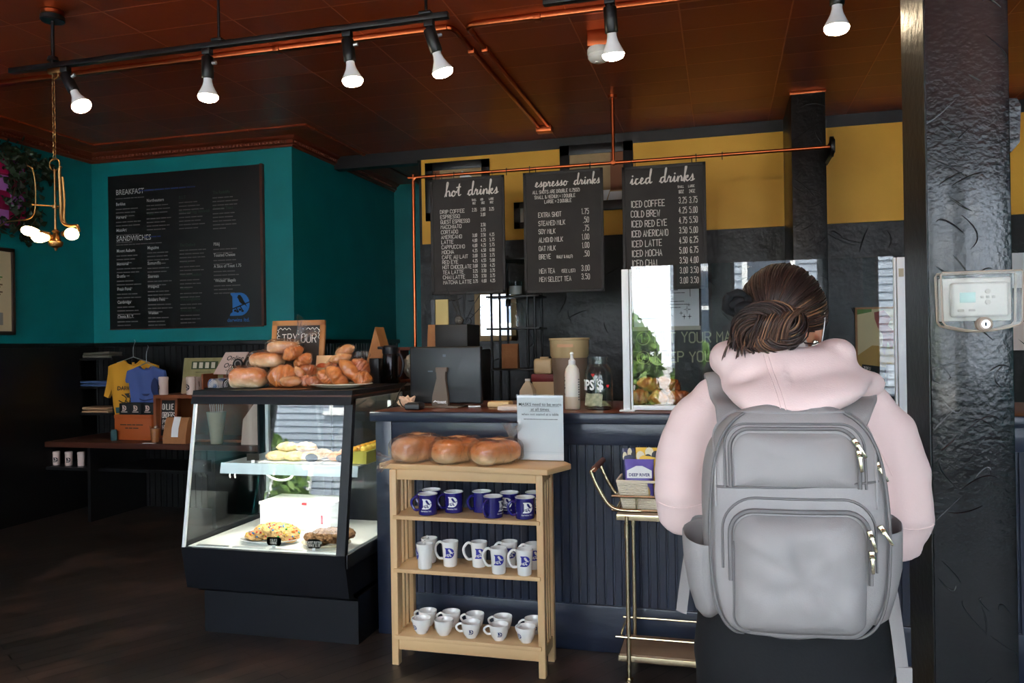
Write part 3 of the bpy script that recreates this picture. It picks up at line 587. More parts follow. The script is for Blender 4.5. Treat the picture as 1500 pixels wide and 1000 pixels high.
# ---------------------------------------------------------------- wooden rack
r = thing('wooden_rack', 'pale slatted wooden rack of mugs in front of the counter', 'rack', (-1.09, 3.37, 0))
obj('top_board', G().prism([(-1.497, 3.285), (-.713, 3.222), (-.645, 3.40), (-.70, 3.49), (-1.48, 3.50)], .024, (0, 0, .866), (1, 0, 0), (0, 1, 0), bev=.002), m_woodh, r)
LX = [(-1.44, -1.408), (-.772, -.742)]
for x0, x1 in LX:
    for y0, y1 in ((3.262, 3.300), (3.445, 3.48)): obj('leg', G().box(x0, x1, y0, y1, 0, .866, .003), m_wood, r)
obj('front_apron', G().box(-1.408, -.772, 3.27, 3.288, .822, .866, .002), m_woodh, r)
for z in (.665, .43, .135): obj('shelf', G().box(-1.425, -.757, 3.254, 3.475, z-.018, z, .003), m_woodh, r)
obj('bottom_rail', G().box(-1.41, -.77, 3.27, 3.29, .068, .117, .002), m_woodh, r)
for x0, x1 in LX:
    xm = (x0+x1)/2
    for y in (3.322, 3.365, 3.408): obj('side_slat', G().box(xm-.006, xm+.006, y, y+.016, .075, .866, .001), m_wood, r)
    for z0 in (.07, .82): obj('side_rail', G().box(xm-.009, xm+.009, 3.30, 3.446, z0, z0+.047, .002), m_wood, r)
# ---- mugs
def C_handle(g, r, z, w, h, th, mi=0, ang=-pi/2):
    P_ = catmull([(r-.003, 0, z+h*.42), (r+w*.45, 0, z+h*.5), (r+w, 0, z+h*.22), (r+w*.95, 0, z-h*.12), (r+w*.5, 0, z-h*.42), (r-.003, 0, z-h*.42)], 6)
    return g.tube(P_, th, 8, mi, Matrix.Rotation(ang, 4, 'Z'), flat=(0, 1, 0))
def mug(kind):
    if kind == 'blue':
        r = thing('blue_mug', '', 'mug')
        obj('body', G().lathe([(0, .004), (.036, 0), (.041, .003), (.0425, .012), (.0425, .086), (.0435, .092), (.041, .0925), (.0395, .086), (.0395, .010), (0, .008)], 40), m_cobalt, r, local=True)
        obj('white_lining', G().lathe([(.0436, .0905), (.0438, .0930), (.0405, .0935), (.0392, .086), (.0392, .012), (0, .0105)], 40, cap=False), m_ceram, r, local=True)
        obj('handle', C_handle(G(), .0425, .046, .030, .062, .0065, ang=pi), m_cobalt, r, local=True)
        g = G(); logo(g, .045, (-.020, 0, .030), md=0, mb=1, word=0, lift=.0006); obj('printed_logo', wrapped(g, lambda z: .0425, .05), [m_logow, m_cobalt], r, local=True)
    elif kind == 'tall':
        r = thing('white_mug', '', 'mug'); rad = lambda z: .0305+.0075*min(1, z/.11)
        obj('body', G().lathe([(0, .004), (.027, 0), (.030, .003), (.033, .05), (.0375, .108), (.037, .1105), (.0350, .1095), (.031, .05), (.027, .008), (0, .007)], 40), m_ceram, r, local=True)
        obj('handle', C_handle(G(), .034, .066, .034, .078, .006, ang=pi), m_ceram, r, local=True)
        g = G(); logo(g, .045, (-.019, 0, .042), md=0, mb=1); obj('printed_logo', wrapped(g, lambda z: rad(z)+.0012, .05), [m_logob, m_ceram], r, local=True)
    else:
        r = thing('white_cup', '', 'cup')
        obj('body', G().lathe([(0, .003), (.022, 0), (.024, .003), (.034, .018), (.040, .040), (.0425, .065), (.0415, .067), (.0395, .064), (.037, .040), (.030, .018), (0, .008)], 40), m_ceram, r, local=True)
        obj('handle', C_handle(G(), .038, .042, .026, .036, .005, ang=pi), m_ceram, r, local=True)
        g = G(); logo(g, .021, (-.010, 0, .024), md=0, mb=1); obj('printed_logo', wrapped(g, lambda z: .0345+(z-.018)*.25+.0018, .05, .003), [mat('navy_print', rgb(40, 52, 110), .4), m_ceram], r, local=True)
    return r
PH = {}
def set_mug(kind, x, y, z, rz, label, grp):
    if kind not in PH: PH[kind] = mug(kind); o = PH[kind]; o.location = (x, y, z); o.rotation_euler = (0, 0, rz); o['label'] = label; o['group'] = grp
    else: dup(PH[kind], (x, y, z), rz, label, grp)
B = 'navy mugs on the top rack shelf'; zz = .665
for a in [(-1.276, 3.306, .15, 'navy mug at the left end of the front row'), (-1.295, 3.405, .0, 'navy mug half hidden behind the leftmost navy mug'), (-1.177, 3.372, .1, 'navy mug with a full bird logo, second along the top rack shelf'), (-1.055, 3.405, .85, 'navy mug in the back row with its logo mostly turned away'), (-.973, 3.306, 1.25, 'plain looking navy mug with its logo turned to the far side'), (-.925, 3.40, -.1, 'navy mug between the plain looking mug and the right front mug'), (-.832, 3.309, .45, 'navy mug at the right end of the front row'), (-.815, 3.425, .3, 'navy mug at the back right, behind the right front mug')]: set_mug('blue', a[0], a[1], zz, a[2], a[3], B)
B = 'tall white mugs on the middle rack shelf'
for a in [(-1.288, 3.29, -1.2, 'tall white mug at the left front with its logo turned sideways'), (-1.303, 3.388, -1.0, 'tall white mug half hidden behind the leftmost tall mug'), (-1.19, 3.35, .1, 'tall white mug with handle at left, second along the middle shelf'), (-1.06, 3.366, .25, 'tall white mug partly behind another, third along the middle shelf'), (-.946, 3.285, .15, 'tall white mug in the middle of the front row'), (-.93, 3.40, .4, 'tall white mug in the back row between two front mugs'), (-.832, 3.285, .2, 'tall white mug at the right end of the front row'), (-.815, 3.385, .3, 'tall white mug at the back right beside the rack leg')]: set_mug('tall', a[0], a[1], .43, a[2], a[3], B)
B = 'low white cups on the bottom rack shelf'
for a in [(-1.316, 3.31, -.5, 'low white cup at the left end of the front row'), (-1.325, 3.41, 0, 'low white cup at the left end of the back row'), (-1.212, 3.312, -1.1, 'low white cup second in the front row with its logo at the edge'), (-1.215, 3.42, .3, 'low white cup second in the back row'), (-1.084, 3.308, .25, 'low white cup third in the front row with handle at left'), (-1.10, 3.415, .1, 'low white cup third in the back row'), (-.956, 3.306, .3, 'low white cup fourth in the front row with handle at left'), (-.968, 3.41, .1, 'low white cup fourth in the back row'), (-.835, 3.306, -.6, 'low white cup at the right end of the front row'), (-.826, 3.41, .3, 'low white cup at the right end of the back row')]: set_mug('cup', a[0], a[1], .135, a[2], a[3], B)
# ---------------------------------------------------------------- bread
def crustmat(name, top, side, z0, z1, rough=.32, coat=.5, bumps=(30, .35)):
    """baked crust: browner where the loaf's own top rose and browned"""
    if name in MATS: return MATS[name]
    m = mat(name, top, rough, coat=coat, bump=bumps); nt, N, K, P = nodes(m)
    tc = N.new('ShaderNodeTexCoord'); s = N.new('ShaderNodeSeparateXYZ'); K.new(tc.outputs['Object'], s.inputs[0])
    n = N.new('ShaderNodeTexNoise'); n.inputs['Scale'].default_value = 16; n.inputs['Detail'].default_value = 5; K.new(tc.outputs['Object'], n.inputs['Vector'])
    a = N.new('ShaderNodeMath'); a.operation = 'MULTIPLY_ADD'; a.inputs[1].default_value = (z1-z0)*.9; K.new(n.outputs[0], a.inputs[0]); K.new(s.outputs['Z'], a.inputs[2])
    r = N.new('ShaderNodeMapRange'); r.inputs[1].default_value = z0+(z1-z0)*.45; r.inputs[2].default_value = z1+(z1-z0)*.45; K.new(a.outputs[0], r.inputs[0])
    x = N.new('ShaderNodeMix'); x.data_type = 'RGBA'; x.inputs[6].default_value = side; x.inputs[7].default_value = top; K.new(r.outputs[0], x.inputs[0]); K.new(x.outputs[2], P.inputs['Base Color'])
    return m
m_loaf = crustmat('loaf_crust', rgb(222, 132, 62), rgb(246, 218, 168), .015, .06)
m_loafd = crustmat('dark_loaf_crust', rgb(200, 128, 78), rgb(228, 184, 138), .015, .06)
m_sticker = mat('orange_label', rgb(232, 176, 118), .5)
def loafmesh(L, w, h, seed, puff=0.0, nx=40, n=40, nz=.0):
    """x-long loaf, flat base at z=0, domed top"""
    g = G(); rings = []
    for i in range(nx):
        t = i/(nx-1); x = (t-.5)*L; e = (1-abs(2*t-1)**5)**.5 if 0 < t < 1 else .18
        e = max(e, .18); ring = []
        for j in range(n):
            a = 2*pi*j/n; c, s = cos(a), sin(a)
            y = w*.5*(abs(c)**.75*(1 if c > 0 else -1)); z = h*.5+h*.5*(abs(s)**.7*(1 if s > 0 else -1))
            if s > .1: y *= 1.0+.10*s
            p = Vector((x, y*e, h*.42+(z-h*.42)*e)); d = fbm((p.x*14+seed, p.y*14, p.z*14), 1.0)*.006+puff*(1.1+1.2*noise.noise((p.x*46+seed*2, p.y*46, p.z*46))+1.5*(1-2.2*abs(noise.noise((p.x*34+p.z*50+seed, p.y*54, p.z*22)))))*(1)
            q = Vector((0, p.y, p.z-h*.42)); q = q.normalized() if q.length > 1e-6 else q
            p += q*d; p.x += puff*1.6*(2*t-1); p.z = max(p.z, 0.0005 if puff == 0 else 0.0); ring.append(p)
        rings.append(ring)
    return g.loft(rings)
def ruffle(g, base, dirv, r0, r1, l, seed, mi=0):
    """gathered end of a plastic bag, fanning out from its tie"""
    d = Vector(dirv).normalized(); u = d.orthogonal().normalized(); v = d.cross(u); rings = []; R = random.Random(seed); n = 36
    for i in range(6):
        t = i/5; r = r0+(r1-r0)*t**1.3; ring = []
        for j in range(n):
            a = 2*pi*j/n; k = 1+.35*t*sin(a*7+seed)+.2*t*sin(a*11+seed*2); ring.append(Vector(base)+d*(l*t*(1+.15*sin(a*5+seed)))+u*(r*k*cos(a))+v*(r*k*sin(a)*.6))
        rings.append(ring)
    return g.loft(rings, False, mi)
def bagged_loaf(label, loc, L, w, h, rz, seed, tail=None, m=None, lab=True, group=None, rot=None):
    q = thing('bagged_loaf', label, 'bread', loc, rz, group, rot)
    obj('loaf', loafmesh(L, w, h, seed), m or m_loaf, q, local=True, sharp=180)
    g = loafmesh(L, w, h, seed, puff=.0055, nx=84, n=72)
    if tail: ruffle(g, tail[0], tail[1], .008, tail[2], tail[3], seed)
    obj('plastic_bag', g, m_plast, q, local=True, sharp=180)
    if lab:
        a = obj('paper_label', G().box(-.028, .028, -w*.26, w*.22, h+.0095, h+.0105), m_sticker, q, local=True)
        g = G(); squiggle(g, -.016, .018, .006, (0, -.004, h+.0106), (1, 0, 0), (0, 1, 0), seed); g.box(-.02, .02, .014, .02, h+.0106, h+.0110, mi=1); obj('label_print', g, [m_ink, MATS['red_tape']], a, local=True)
    return q
bagged_loaf('bagged seeded loaf at the left end of the rack top', (-1.345, 3.37, .891), .245, .15, .115, radians(58), 1, ((-.128, 0, .02), (-1, .55, -.05), .045, .07), m_loafd, group='bagged loaves on the rack top')
bagged_loaf('bagged brown loaf in the middle of the rack top', (-1.155, 3.365, .891), .25, .145, .105, radians(64), 2, ((.125, 0, .04), (1, 0, .1), .035, .04), group='bagged loaves on the rack top')
bagged_loaf('bagged brown loaf with a ruffled bag end beside the mask sign', (-.97, 3.35, .891), .235, .14, .10, radians(56), 5, ((.09, .0, .09), (.15, .1, 1), .06, .075), group='bagged loaves on the rack top')
# ---------------------------------------------------------------- mask sign on the rack
q = thing('mask_sign', 'white mask notice in a clear stand on the rack top', 'sign', (-.792, 3.452, .891), 0, rot=(0, 0, radians(-2)))
obj('sheet', G().box(-.106, .106, 0, .0015, .004, .292), m_paper, q, local=True)
g = G(); txt(g, 'MASKS need to be worn', .0195, (0, -.0004, .246), align='CENTER', bold=.003); txt(g, 'at all times', .0195, (0, -.0004, .224), align='CENTER', bold=.003)
g.box(-.088, .088, -.0012, -.0008, .2425, .2435).box(-.047, .047, -.0012, -.0008, .2205, .2215)
txt(g, 'when not seated at a table', .016, (0, -.0004, .203), align='CENTER'); squiggle(g, -.075, .08, .006, (0, -.0004, .186), (1, 0, 0), (0, 0, 1), 4)
obj('print', g, m_ink, q, local=True)
obj('holder', G().box(-.108, .108, -.004, -.002, 0, .297).box(-.108, .108, -.004, .002, .040, .042).box(-.108, .108, .002, .03, 0, .003), m_acryl, q, local=True)
# ---------------------------------------------------------------- sneeze guard
r = thing('sneeze_guard', 'clear sneeze guard in white metal posts standing on the counter', 'sneeze guard', (.16, 3.70, 1.095))
y = 3.70
obj('post', G().box(-.448, -.416, y-.015, y+.02, 1.10, 1.752, .002).box(-.412, -.404, y-.01, y+.015, 1.10, 1.752, .001).box(-.465, -.395, y-.03, y+.04, 1.095, 1.101, .001), m_walu, r)
obj('post', G().box(.725, .757, y-.015, y+.02, 1.10, 1.758, .002).box(.713, .721, y-.01, y+.015, 1.10, 1.758, .001).box(.705, .78, y-.03, y+.04, 1.095, 1.101, .001), m_walu, r)
obj('bottom_rail', G().box(-.404, .713, y-.012, y+.016, 1.100, 1.122, .002), m_walu, r)
obj('panel', G().box(-.404, .713, y-.002, y+.002, 1.12, 1.765), m_acryl, r)
obj('tape', G().box(.73, .75, y-.0165, y-.0155, 1.675, 1.71), mat('masking_tape', rgb(190, 176, 150), .7), r)
# ---------------------------------------------------------------- things on the counter
m_mon = mat('black_plastic', rgb(20, 23, 28), .38)
q = thing('till_screen', 'black till screen seen from behind on the counter', 'monitor', (-1.38, 3.86, 1.095), radians(-4))
obj('screen', G().box(-.20, .20, -.012, .02, .018, .312, .010, seg=3), m_mon, q, local=True)
obj('marks', G().box(-.095, -.068, -.0130, -.0124, .182, .188).box(-.01, .008, -.0135, -.0122, .258, .272), mat('grey_print', rgb(96, 104, 118), .5), q, local=True)
g = G().loft([[(-.048, -.03, .004), (.044, -.03, .004), (.044, .0, .004), (-.048, .0, .004)], [(-.042, -.034, .06), (.042, -.034, .06), (.042, -.01, .06), (-.042, -.01, .06)], [(-.016, -.036, .15), (.03, -.036, .15), (.03, -.012, .15), (-.016, -.012, .15)], [(-.02, -.034, .195), (.034, -.034, .195), (.034, -.01, .195), (-.02, -.01, .195)]])
g.box(-.025, .04, -.032, -.012, .182, .205, .003); place(g, T(-.02, 0, 0)); g.box(-.10, .09, -.06, .08, 0, .008, .003)
a = obj('stand', g, mat('brown_grey_plastic', rgb(104, 88, 76), .5), q, local=True)
g = G(); txt(g, 'toast', .024, (-.034, -.0345, .022), bold=.02); ribbon(g, [(-.055, .028), (-.047, .034), (-.038, .03)], .005, (0, -.034, 0), (1, 0, 0), (0, 0, 1)); obj('stand_mark', g, m_logow, a, local=True)
q = thing('card_reader', 'small black card reader on the counter edge before the till screen', 'card reader', (-1.49, 3.70, 1.095))
obj('shell', G().box(-1.53, -1.45, 3.66, 3.74, 1.095, 1.128, .008, seg=3), m_mon, q)
obj('keypad', G().box(-1.52, -1.46, 3.675, 3.73, 1.1275, 1.131, .001), m_bm, q)
g = G().tube(catmull([(-1.53, 3.70, 1.105), (-1.57, 3.73, 1.11), (-1.60, 3.78, 1.14), (-1.56, 3.86, 1.12), (-1.53, 3.92, 1.20), (-1.52, 3.95, 1.30)]), .003, 6).tube(catmull([(-1.65, 3.72, 1.099), (-1.62, 3.75, 1.105), (-1.58, 3.80, 1.108), (-1.55, 3.90, 1.10)]), .003, 6).tube(catmull([(-1.66, 3.75, 1.0985), (-1.64, 3.8, 1.12), (-1.63, 3.86, 1.19), (-1.63, 3.95, 1.22)]), .003, 6)
single('cables', g, m_bm, 'thin black cables looping over the left end of the counter', 'cable')
q = G(); q.ball((0, 0, .02), (.045, .03, .028), sub=4)
q.warp(lambda v: v*(1+.5*noise.noise(v*60))+Vector((0, 0, .006))); q.v = [Vector((v.x, v.y, max(v.z, 0))) for v in q.v]
single('crumpled_napkin', place(q, T(-1.575, 3.80, 1.095)), mat('napkin_paper', rgb(216, 182, 158), .8), 'crumpled pinkish paper napkin beside the till screen', 'napkin', sharp=20)
q = thing('wooden_pad', 'pale round cornered wooden block right of the till screen', 'block', (-1.09, 3.87, 1.095))
obj('block', G().box(-1.155, -1.04, 3.84, 3.93, 1.095, 1.125, .010, seg=3), mat('pale_maple', rgb(222, 190, 138), .5), q)
single('paper_pad', G().box(-1.06, -.93, 3.70, 3.83, 1.095, 1.113, .002), mat('pale_pink_paper', rgb(232, 216, 206), .7), 'thick pale paper pad lying at the counter edge behind the mask sign', 'paper pad')
single('pen', G().cyl((-1.25, 3.83, 1.101), (-1.19, 3.84, 1.101), .0045), m_walu, 'white pen lying on the counter under the till screen', 'pen')
q = thing('pump_bottle', 'white sanitiser bottle with a nozzle cap on the counter', 'bottle', (-.703, 3.77, 1.095))
obj('bottle', G().lathe([(0, 0), (.032, 0), (.036, .004), (.036, .06), (.036, .17), (.032, .195), (.020, .212), (.016, .216), (0, .216)], 40), mat('milky_plastic', rgb(232, 226, 216), .3, sss=.3), q, local=True)
obj('liquid_band', G().lathe([(.0362, .004), (.0364, .008), (.0364, .058), (.0362, .062)], 40, cap=False), mat('cream_liquid', rgb(214, 196, 172), .3), q, local=True)
obj('nozzle', G().lathe([(0, .212), (.017, .212), (.017, .236), (.012, .240), (.008, .246), (.007, .262), (.010, .268), (.006, .276), (0, .277)], 24), m_white, q, local=True)
g = G(); g2 = G()
for k in range(9): g2.box(.018, .030, 0, .0004, .045+.012*k, .051+.012*k)
obj('label_print', wrapped(g2, lambda z: .0368, .55), mat('grey_ink', rgb(110, 112, 112), .6), q, local=True)
g2 = G()
for k, z in enumerate((.07, .10, .115, .135, .15)): g2.box(-.004, .004+.003*(k % 2), 0, .0004, z, z+.008)
obj('label_print', wrapped(g2, lambda z: .0368, -1.15), [m_ink], q, local=True)
# tip jar
q = thing('tip_jar', 'large clear glass tip jar with white letters and red hearts', 'jar', (-.575, 3.77, 1.095))
prof = [(0, .004), (.055, 0), (.066, .006), (.068, .02), (.068, .16), (.064, .19), (.048, .212), (.042, .218), (.042, .226), (.045, .228), (.045, .232), (.042, .234), (.042, .240), (.045, .243), (.044, .252), (.041, .252), (.039, .216), (.060, .186), (.064, .158), (.064, .022), (.060, .010), (0, .012)]
obj('jar', G().lathe(prof, 48), m_jar, q, local=True)
g = G(); txt(g, 'TIPS', .066, (-.105, 0, .098), bold=.03, sx=.85); txt(g, '$', .066, (.008, 0, .098), bold=.03, sx=.9); obj('lettering', wrapped(g, lambda z: .0688, -.10), m_logow, q, local=True)
g = G(); hp = [(.009*(16*sin(t)**3)/16, .009*(13*cos(t)-5*cos(2*t)-2*cos(3*t)-cos(4*t))/16) for t in [k*pi/10 for k in range(20)]]
for x, z in ((-.012, .168), (.062, .115), (-.065, .105)): poly2(g, [(a+x, b+z) for a, b in hp], (0, 0, 0), (1, 0, 0), (0, 0, 1), 0, 0)
obj('heart_stickers', wrapped(g, lambda z: .0690, -.08), mat('red_sticker', rgb(206, 40, 44), .4), q, local=True)
m_bill = mat('banknote', rgb(170, 176, 140), .7, vary=(rgb(110, 120, 92), 40))
def bill(loc, rot, label, m=m_bill):
    g = G(); g.loft([[(x, y*.06-.03+.002*sin(x*90), .006*sin(x*70+y)) for x in [i*.01-.04 for i in range(9)]]+[(x, y*.06-.03+.002*sin(x*90), .006*sin(x*70+y)+.0005) for x in [i*.01-.04 for i in range(9)][::-1]] for y in (0, 1)])
    place(g, Matrix.Translation(loc) @ Euler(rot).to_matrix().to_4x4()); single('banknote', g, m, label, 'banknote', 'banknotes in the tip jar')
bill((-.595, 3.74, 1.143), (radians(80), .1, .1), 'pale banknote standing upright inside the tip jar', mat('pale_banknote', rgb(216, 206, 170), .7, vary=(rgb(150, 150, 120), 50)))
bill((-.555, 3.775, 1.122), (.3, .3, .4), 'greenish banknote lying to the right in the tip jar')
bill((-.59, 3.79, 1.115), (.1, -.1, -.3), 'greenish banknote flat on the bottom of the tip jar')
# bagged croissants behind the guard
def croissant(label, loc, rot, L, w, seed, grp, m, film=True, name='croissant', kind='crescent'):
    q = thing(name, label, 'pastry', loc, 0, grp, rot); rings = []; n = 36; nx = 56
    def shape(puff):
        rings = []
        for i in range(nx):
            t = i/(nx-1); a = (t-.5)*1.5 if kind == 'crescent' else (t-.5)*.25
            x = sin(a)*L*.62 if kind == 'crescent' else (t-.5)*L; y = (cos(a)-1)*L*.6 if kind == 'crescent' else 0
            e = max(.22, sin(pi*t)**.55); rid = 1+.10*abs(sin(t*pi*5+seed)) if kind != 'loaf' else 1+.03*sin(t*9+seed)
            ring = []
            for j in range(n):
                b = 2*pi*j/n; tw = b+t*2.0*(1 if kind == 'twist' else 0)
                rad = w*.5*e*rid*(1+(.14*sin(3*tw+seed) if kind == 'twist' else 0)); p = Vector((x+rad*cos(b)*sin(a)*.6, y+rad*cos(b)*cos(a), rad*sin(b)*.82))
                p += p.normalized()*(.004*fbm((p.x*30+seed, p.y*30, p.z*30), 1)+puff*(1.1+1.7*noise.noise((p.x*55, p.y*55+seed, p.z*55)))); ring.append(p)
            rings.append(ring)
        return G().loft(rings)
    obj('pastry', shape(0), m, q, local=True, sharp=180)
    if film: obj('plastic_film', shape(.0045), m_wrap, q, local=True, sharp=180)
    return q
m_cro = mat('glazed_crust', rgb(230, 150, 78), .3, coat=.4, vary=(rgb(190, 100, 46), 14), bump=(30, .4))
m_crol = mat('pale_crust', rgb(232, 184, 126), .4, coat=.3, vary=(rgb(190, 110, 54), 12), bump=(30, .4))
m_crod = mat('dark_glazed_crust', rgb(206, 122, 66), .3, coat=.4, vary=(rgb(160, 80, 42), 14), bump=(30, .4))
gb = 'wrapped rolls behind the sneeze guard'
for k, (x, y, z, rot, m, lb) in enumerate([(-.40, 4.02, 1.135, (0, .2, .3), m_crod, 'wrapped roll at the left of the lower row behind the guard'), (-.31, 4.00, 1.135, (0, 0, 1.2), m_cro, 'wrapped roll in the middle of the lower row behind the guard'), (-.22, 4.02, 1.135, (0, -.2, .4), m_crod, 'wrapped roll at the right of the lower row behind the guard'), (-.36, 4.06, 1.20, (0, .1, .2), m_cro, 'wrapped roll on top of the heap behind the guard, left of two'), (-.26, 4.06, 1.195, (0, .5, .5), m_crod, 'wrapped roll on top of the heap behind the guard, right of two')]):
    croissant(lb, (x, y, z), rot, .13, .085, k, gb, m, name='wrapped_roll', kind='twist')
# ---------------------------------------------------------------- bar cart, basket, snack bags
r = thing('bar_cart', 'pale gold bar cart with wooden shelves between counter and customer', 'bar cart', (-.02, 3.44, 0))
YF, YK, XL, XR = 3.318, 3.556, -.397, .36
for x in (XL, XR):
    for y in (YF, YK): obj('leg', G().cyl((x, y, .012), (x, y, .69), .0095).cyl((x, y, 0), (x, y, .014), .016).cyl((x, y, .60), (x, y, .66), .0125), m_gold, r)
for z in (.69, .10):
    obj('shelf', G().box(XL-.04, XR+.04, YF+.006, YK-.006, z-.012, z+.012, .002), mat('weathered_wood', rgb(150, 122, 96), .6, vary=(rgb(116, 92, 72), 6), stretch=(.15, 1, 1)), r)
    obj('shelf_edge', G().box(XL-.042, XR+.042, YF-.002, YF+.006, z-.018, z+.006, .001).box(XL-.042, XR+.042, YK-.006, YK+.002, z-.018, z+.006, .001).box(XL-.044, XL-.038, YF, YK, z-.018, z+.006), m_gold, r)
def hoop(z, x0): return catmull([(XR, YF-.004, z), (x0+.05, YF-.004, z), (x0+.012, YF+.004, z), (x0, YF+.03, z), (x0, YK-.03, z), (x0+.012, YK-.004, z), (x0+.05, YK+.004, z), (XR, YK+.004, z)], 5)
obj('upper_rail', G().tube(hoop(.772, XL-.042), .006, 8).tube(hoop(.715, XL-.042), .007, 8), m_gold, r)
obj('lower_rail', G().tube(hoop(.185, XL-.035), .005, 8), m_gold, r)
g = G()
for x in (-.355, -.1, .2): g.cyl((x, YF-.004, .71), (x, YF-.004, .772), .005, n=8).cyl((x, YK+.004, .71), (x, YK+.004, .772), .005, n=8)
obj('rail_post', g, m_gold, r)
for y in (YF-.004, YK+.004): obj('handle_arm', G().tube(catmull([(XL+.06, y, .714), (XL-.03, y, .716), (XL-.075, y, .738), (XL-.115, y, .80), (XL-.142, y, .86), (XL-.144, y, .875), (XL-.13, y, .888)], 6), .0085, 10), m_gold, r)
obj('handle_grip', G().cyl((XL-.133, YF-.012, .884), (XL-.133, YK+.012, .884), .0125), mat('copper_brown_grip', rgb(128, 66, 40), .3, .4), r)
r = thing('wicker_basket', 'white woven basket on the upper shelf of the gold cart', 'basket', (-.25, 3.43, .703))
m_wick = mat('white_wicker', rgb(226, 214, 192), .65)
bw, bd, bh = .19, .085, .125
g = G(); rows = 15
def bpt(s, z):
    """point at perimeter fraction s of the flaring basket wall"""
    k = .86+.14*z/bh; P_ = [(-bw, -bd), (bw, -bd), (bw, bd), (-bw, bd)]; L = [2*bw, 2*bd, 2*bw, 2*bd]; d = (s % 1)*sum(L); i = 0
    while d > L[i] and i < 3: d -= L[i]; i += 1
    a, b = P_[i], P_[(i+1) % 4]; t = d/L[i]; return Vector(((a[0]+(b[0]-a[0])*t)*k, (a[1]+(b[1]-a[1])*t)*k, z))
per = 96
def notch(p): return p.y < -bd*.7 and -.055 < p.x < .075
for i in range(rows):
    z = .006+(bh-.012)*i/(rows-1); run = []
    for j in range(per+1):
        p = bpt(j/per, z); o_ = (1 if (j+i) % 2 else -1)*.0022; nrm = Vector((p.x/bw, p.y/bd, 0)); nrm = Vector((nrm.x if abs(nrm.x) > abs(nrm.y) else 0, nrm.y if abs(nrm.y) >= abs(nrm.x) else 0, 0)).normalized(); q2 = p+nrm*o_
        if notch(p) and z > bh*.55:
            if len(run) > 1: g.tube(run, .0042, 5)
            run = []
        else: run.append(q2)
    if len(run) > 1: g.tube(run, .0042, 5)
for j in range(0, per, 2):
    p = bpt(j/per, 0); p2 = bpt(j/per, bh*.55 if notch(bpt(j/per, bh)) else bh); g.tube([p, p2], .0028, 5)
g.tube([bpt(j/per, bh) for j in range(per) if not notch(bpt(j/per, bh))], .006, 6).box(-bw*.86, bw*.86, -bd*.86, bd*.86, 0, .006)
obj('basket', place(g, T(-.25, 3.435, .704)), m_wick, r)
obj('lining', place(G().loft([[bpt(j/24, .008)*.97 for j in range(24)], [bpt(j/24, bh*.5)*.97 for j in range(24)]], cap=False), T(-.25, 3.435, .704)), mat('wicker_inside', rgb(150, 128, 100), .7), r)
def snackbag(label, loc, w, h, d, rz, tilt, m, art, seed):
    q = thing('snack_bag', label, 'snack bag', loc, 0, 'snack bags in the white basket', (tilt, 0, rz)); rings = []; n = 28
    for i in range(13):
        t = i/12; z = h*t; th = d*.5*max(.04, sin(pi*min(1, max(0, (t-.04)/.92)))**.6); ww = w*.5*(1-.05*sin(pi*t))
        rings.append([Vector((ww*cos(a)*(abs(cos(a))**-.35 if abs(cos(a)) > .05 else 1)*.99 if False else ww*(abs(cos(a))**.6)*(1 if cos(a) > 0 else -1), th*sin(a)*(1+.18*noise.noise((cos(a)*2+seed, sin(a), t*6))), z)) for a in [2*pi*j/n for j in range(n)]])
    obj('bag', G().loft(rings), m, q, local=True, sharp=60)
    g = G(); mats = art(g, w, h, d); obj('print', g, mats, q, local=True)
m_pur = mat('purple_foil', rgb(112, 100, 184), .3, bump=(30, .2)); m_purd = mat('dark_purple_foil', rgb(50, 46, 110), .3)
m_chip = mat('golden_chip', rgb(222, 190, 120), .6)
def art1(g, w, h, d):
    y = -d*.5-.001; poly2(g, [(w*.36*cos(a), h*.30+w*.34*sin(a)) for a in [k*pi/12 for k in range(24)]], (0, y, 0), (1, 0, 0), (0, 0, 1), 0, .0008); poly2(g, [(-w*.42, h*.60), (w*.42, h*.60), (w*.42, h*.76), (w*.1, h*.86), (-w*.1, h*.86), (-w*.42, h*.76)], (0, y, 0), (1, 0, 0), (0, 0, 1), 1, .0008)
    txt(g, 'DEEP RIVER', w*.14, (0, y-.001, h*.64), align='CENTER', mi=2, bold=.03); return [m_chip, m_logow, m_purd]
def art2(g, w, h, d):
    y = -d*.5-.001; poly2(g, [(w*.36*cos(a), h*.60+w*.26*sin(a)) for a in [k*pi/12 for k in range(24)]], (0, y, 0), (1, 0, 0), (0, 0, 1), 0, .0008); poly2(g, [(-w*.45, h*.54), (w*.45, h*.54), (w*.45, h*.68), (-w*.45, h*.68)], (0, y, 0), (1, 0, 0), (0, 0, 1), 1, .0012)
    poly2(g, [(w*.36*cos(a), h*.2+w*.3*sin(a)) for a in [k*pi/12 for k in range(24)]], (0, y, 0), (1, 0, 0), (0, 0, 1), 3, .0008)
    txt(g, 'DEEP RIVER', w*.155, (0, y-.001, h*.57), align='CENTER', mi=2, bold=.04); return [mat('pale_green_print', rgb(200, 216, 200), .5), m_logow, m_ink, m_chip]
def art3(g, w, h, d):
    y = -d*.5-.001
    for x, z, c in ((-.2, .7, 0), (.2, .66, 1), (.0, .8, 2), (-.3, .85, 1), (.3, .86, 2), (0, .5, 0), (.05, .92, 1)): poly2(g, [(w*(x+.17*cos(a)), h*(z+.09*sin(a))) for a in [k*pi/6 for k in range(12)]], (0, y+.012, 0), (1, 0, 0), (0, 0, 1), c, .0008+.0004*c)
    return [mat('red_print', rgb(196, 60, 50), .4), mat('cream_print', rgb(240, 226, 190), .4), mat('black_print', rgb(40, 36, 40), .4)]
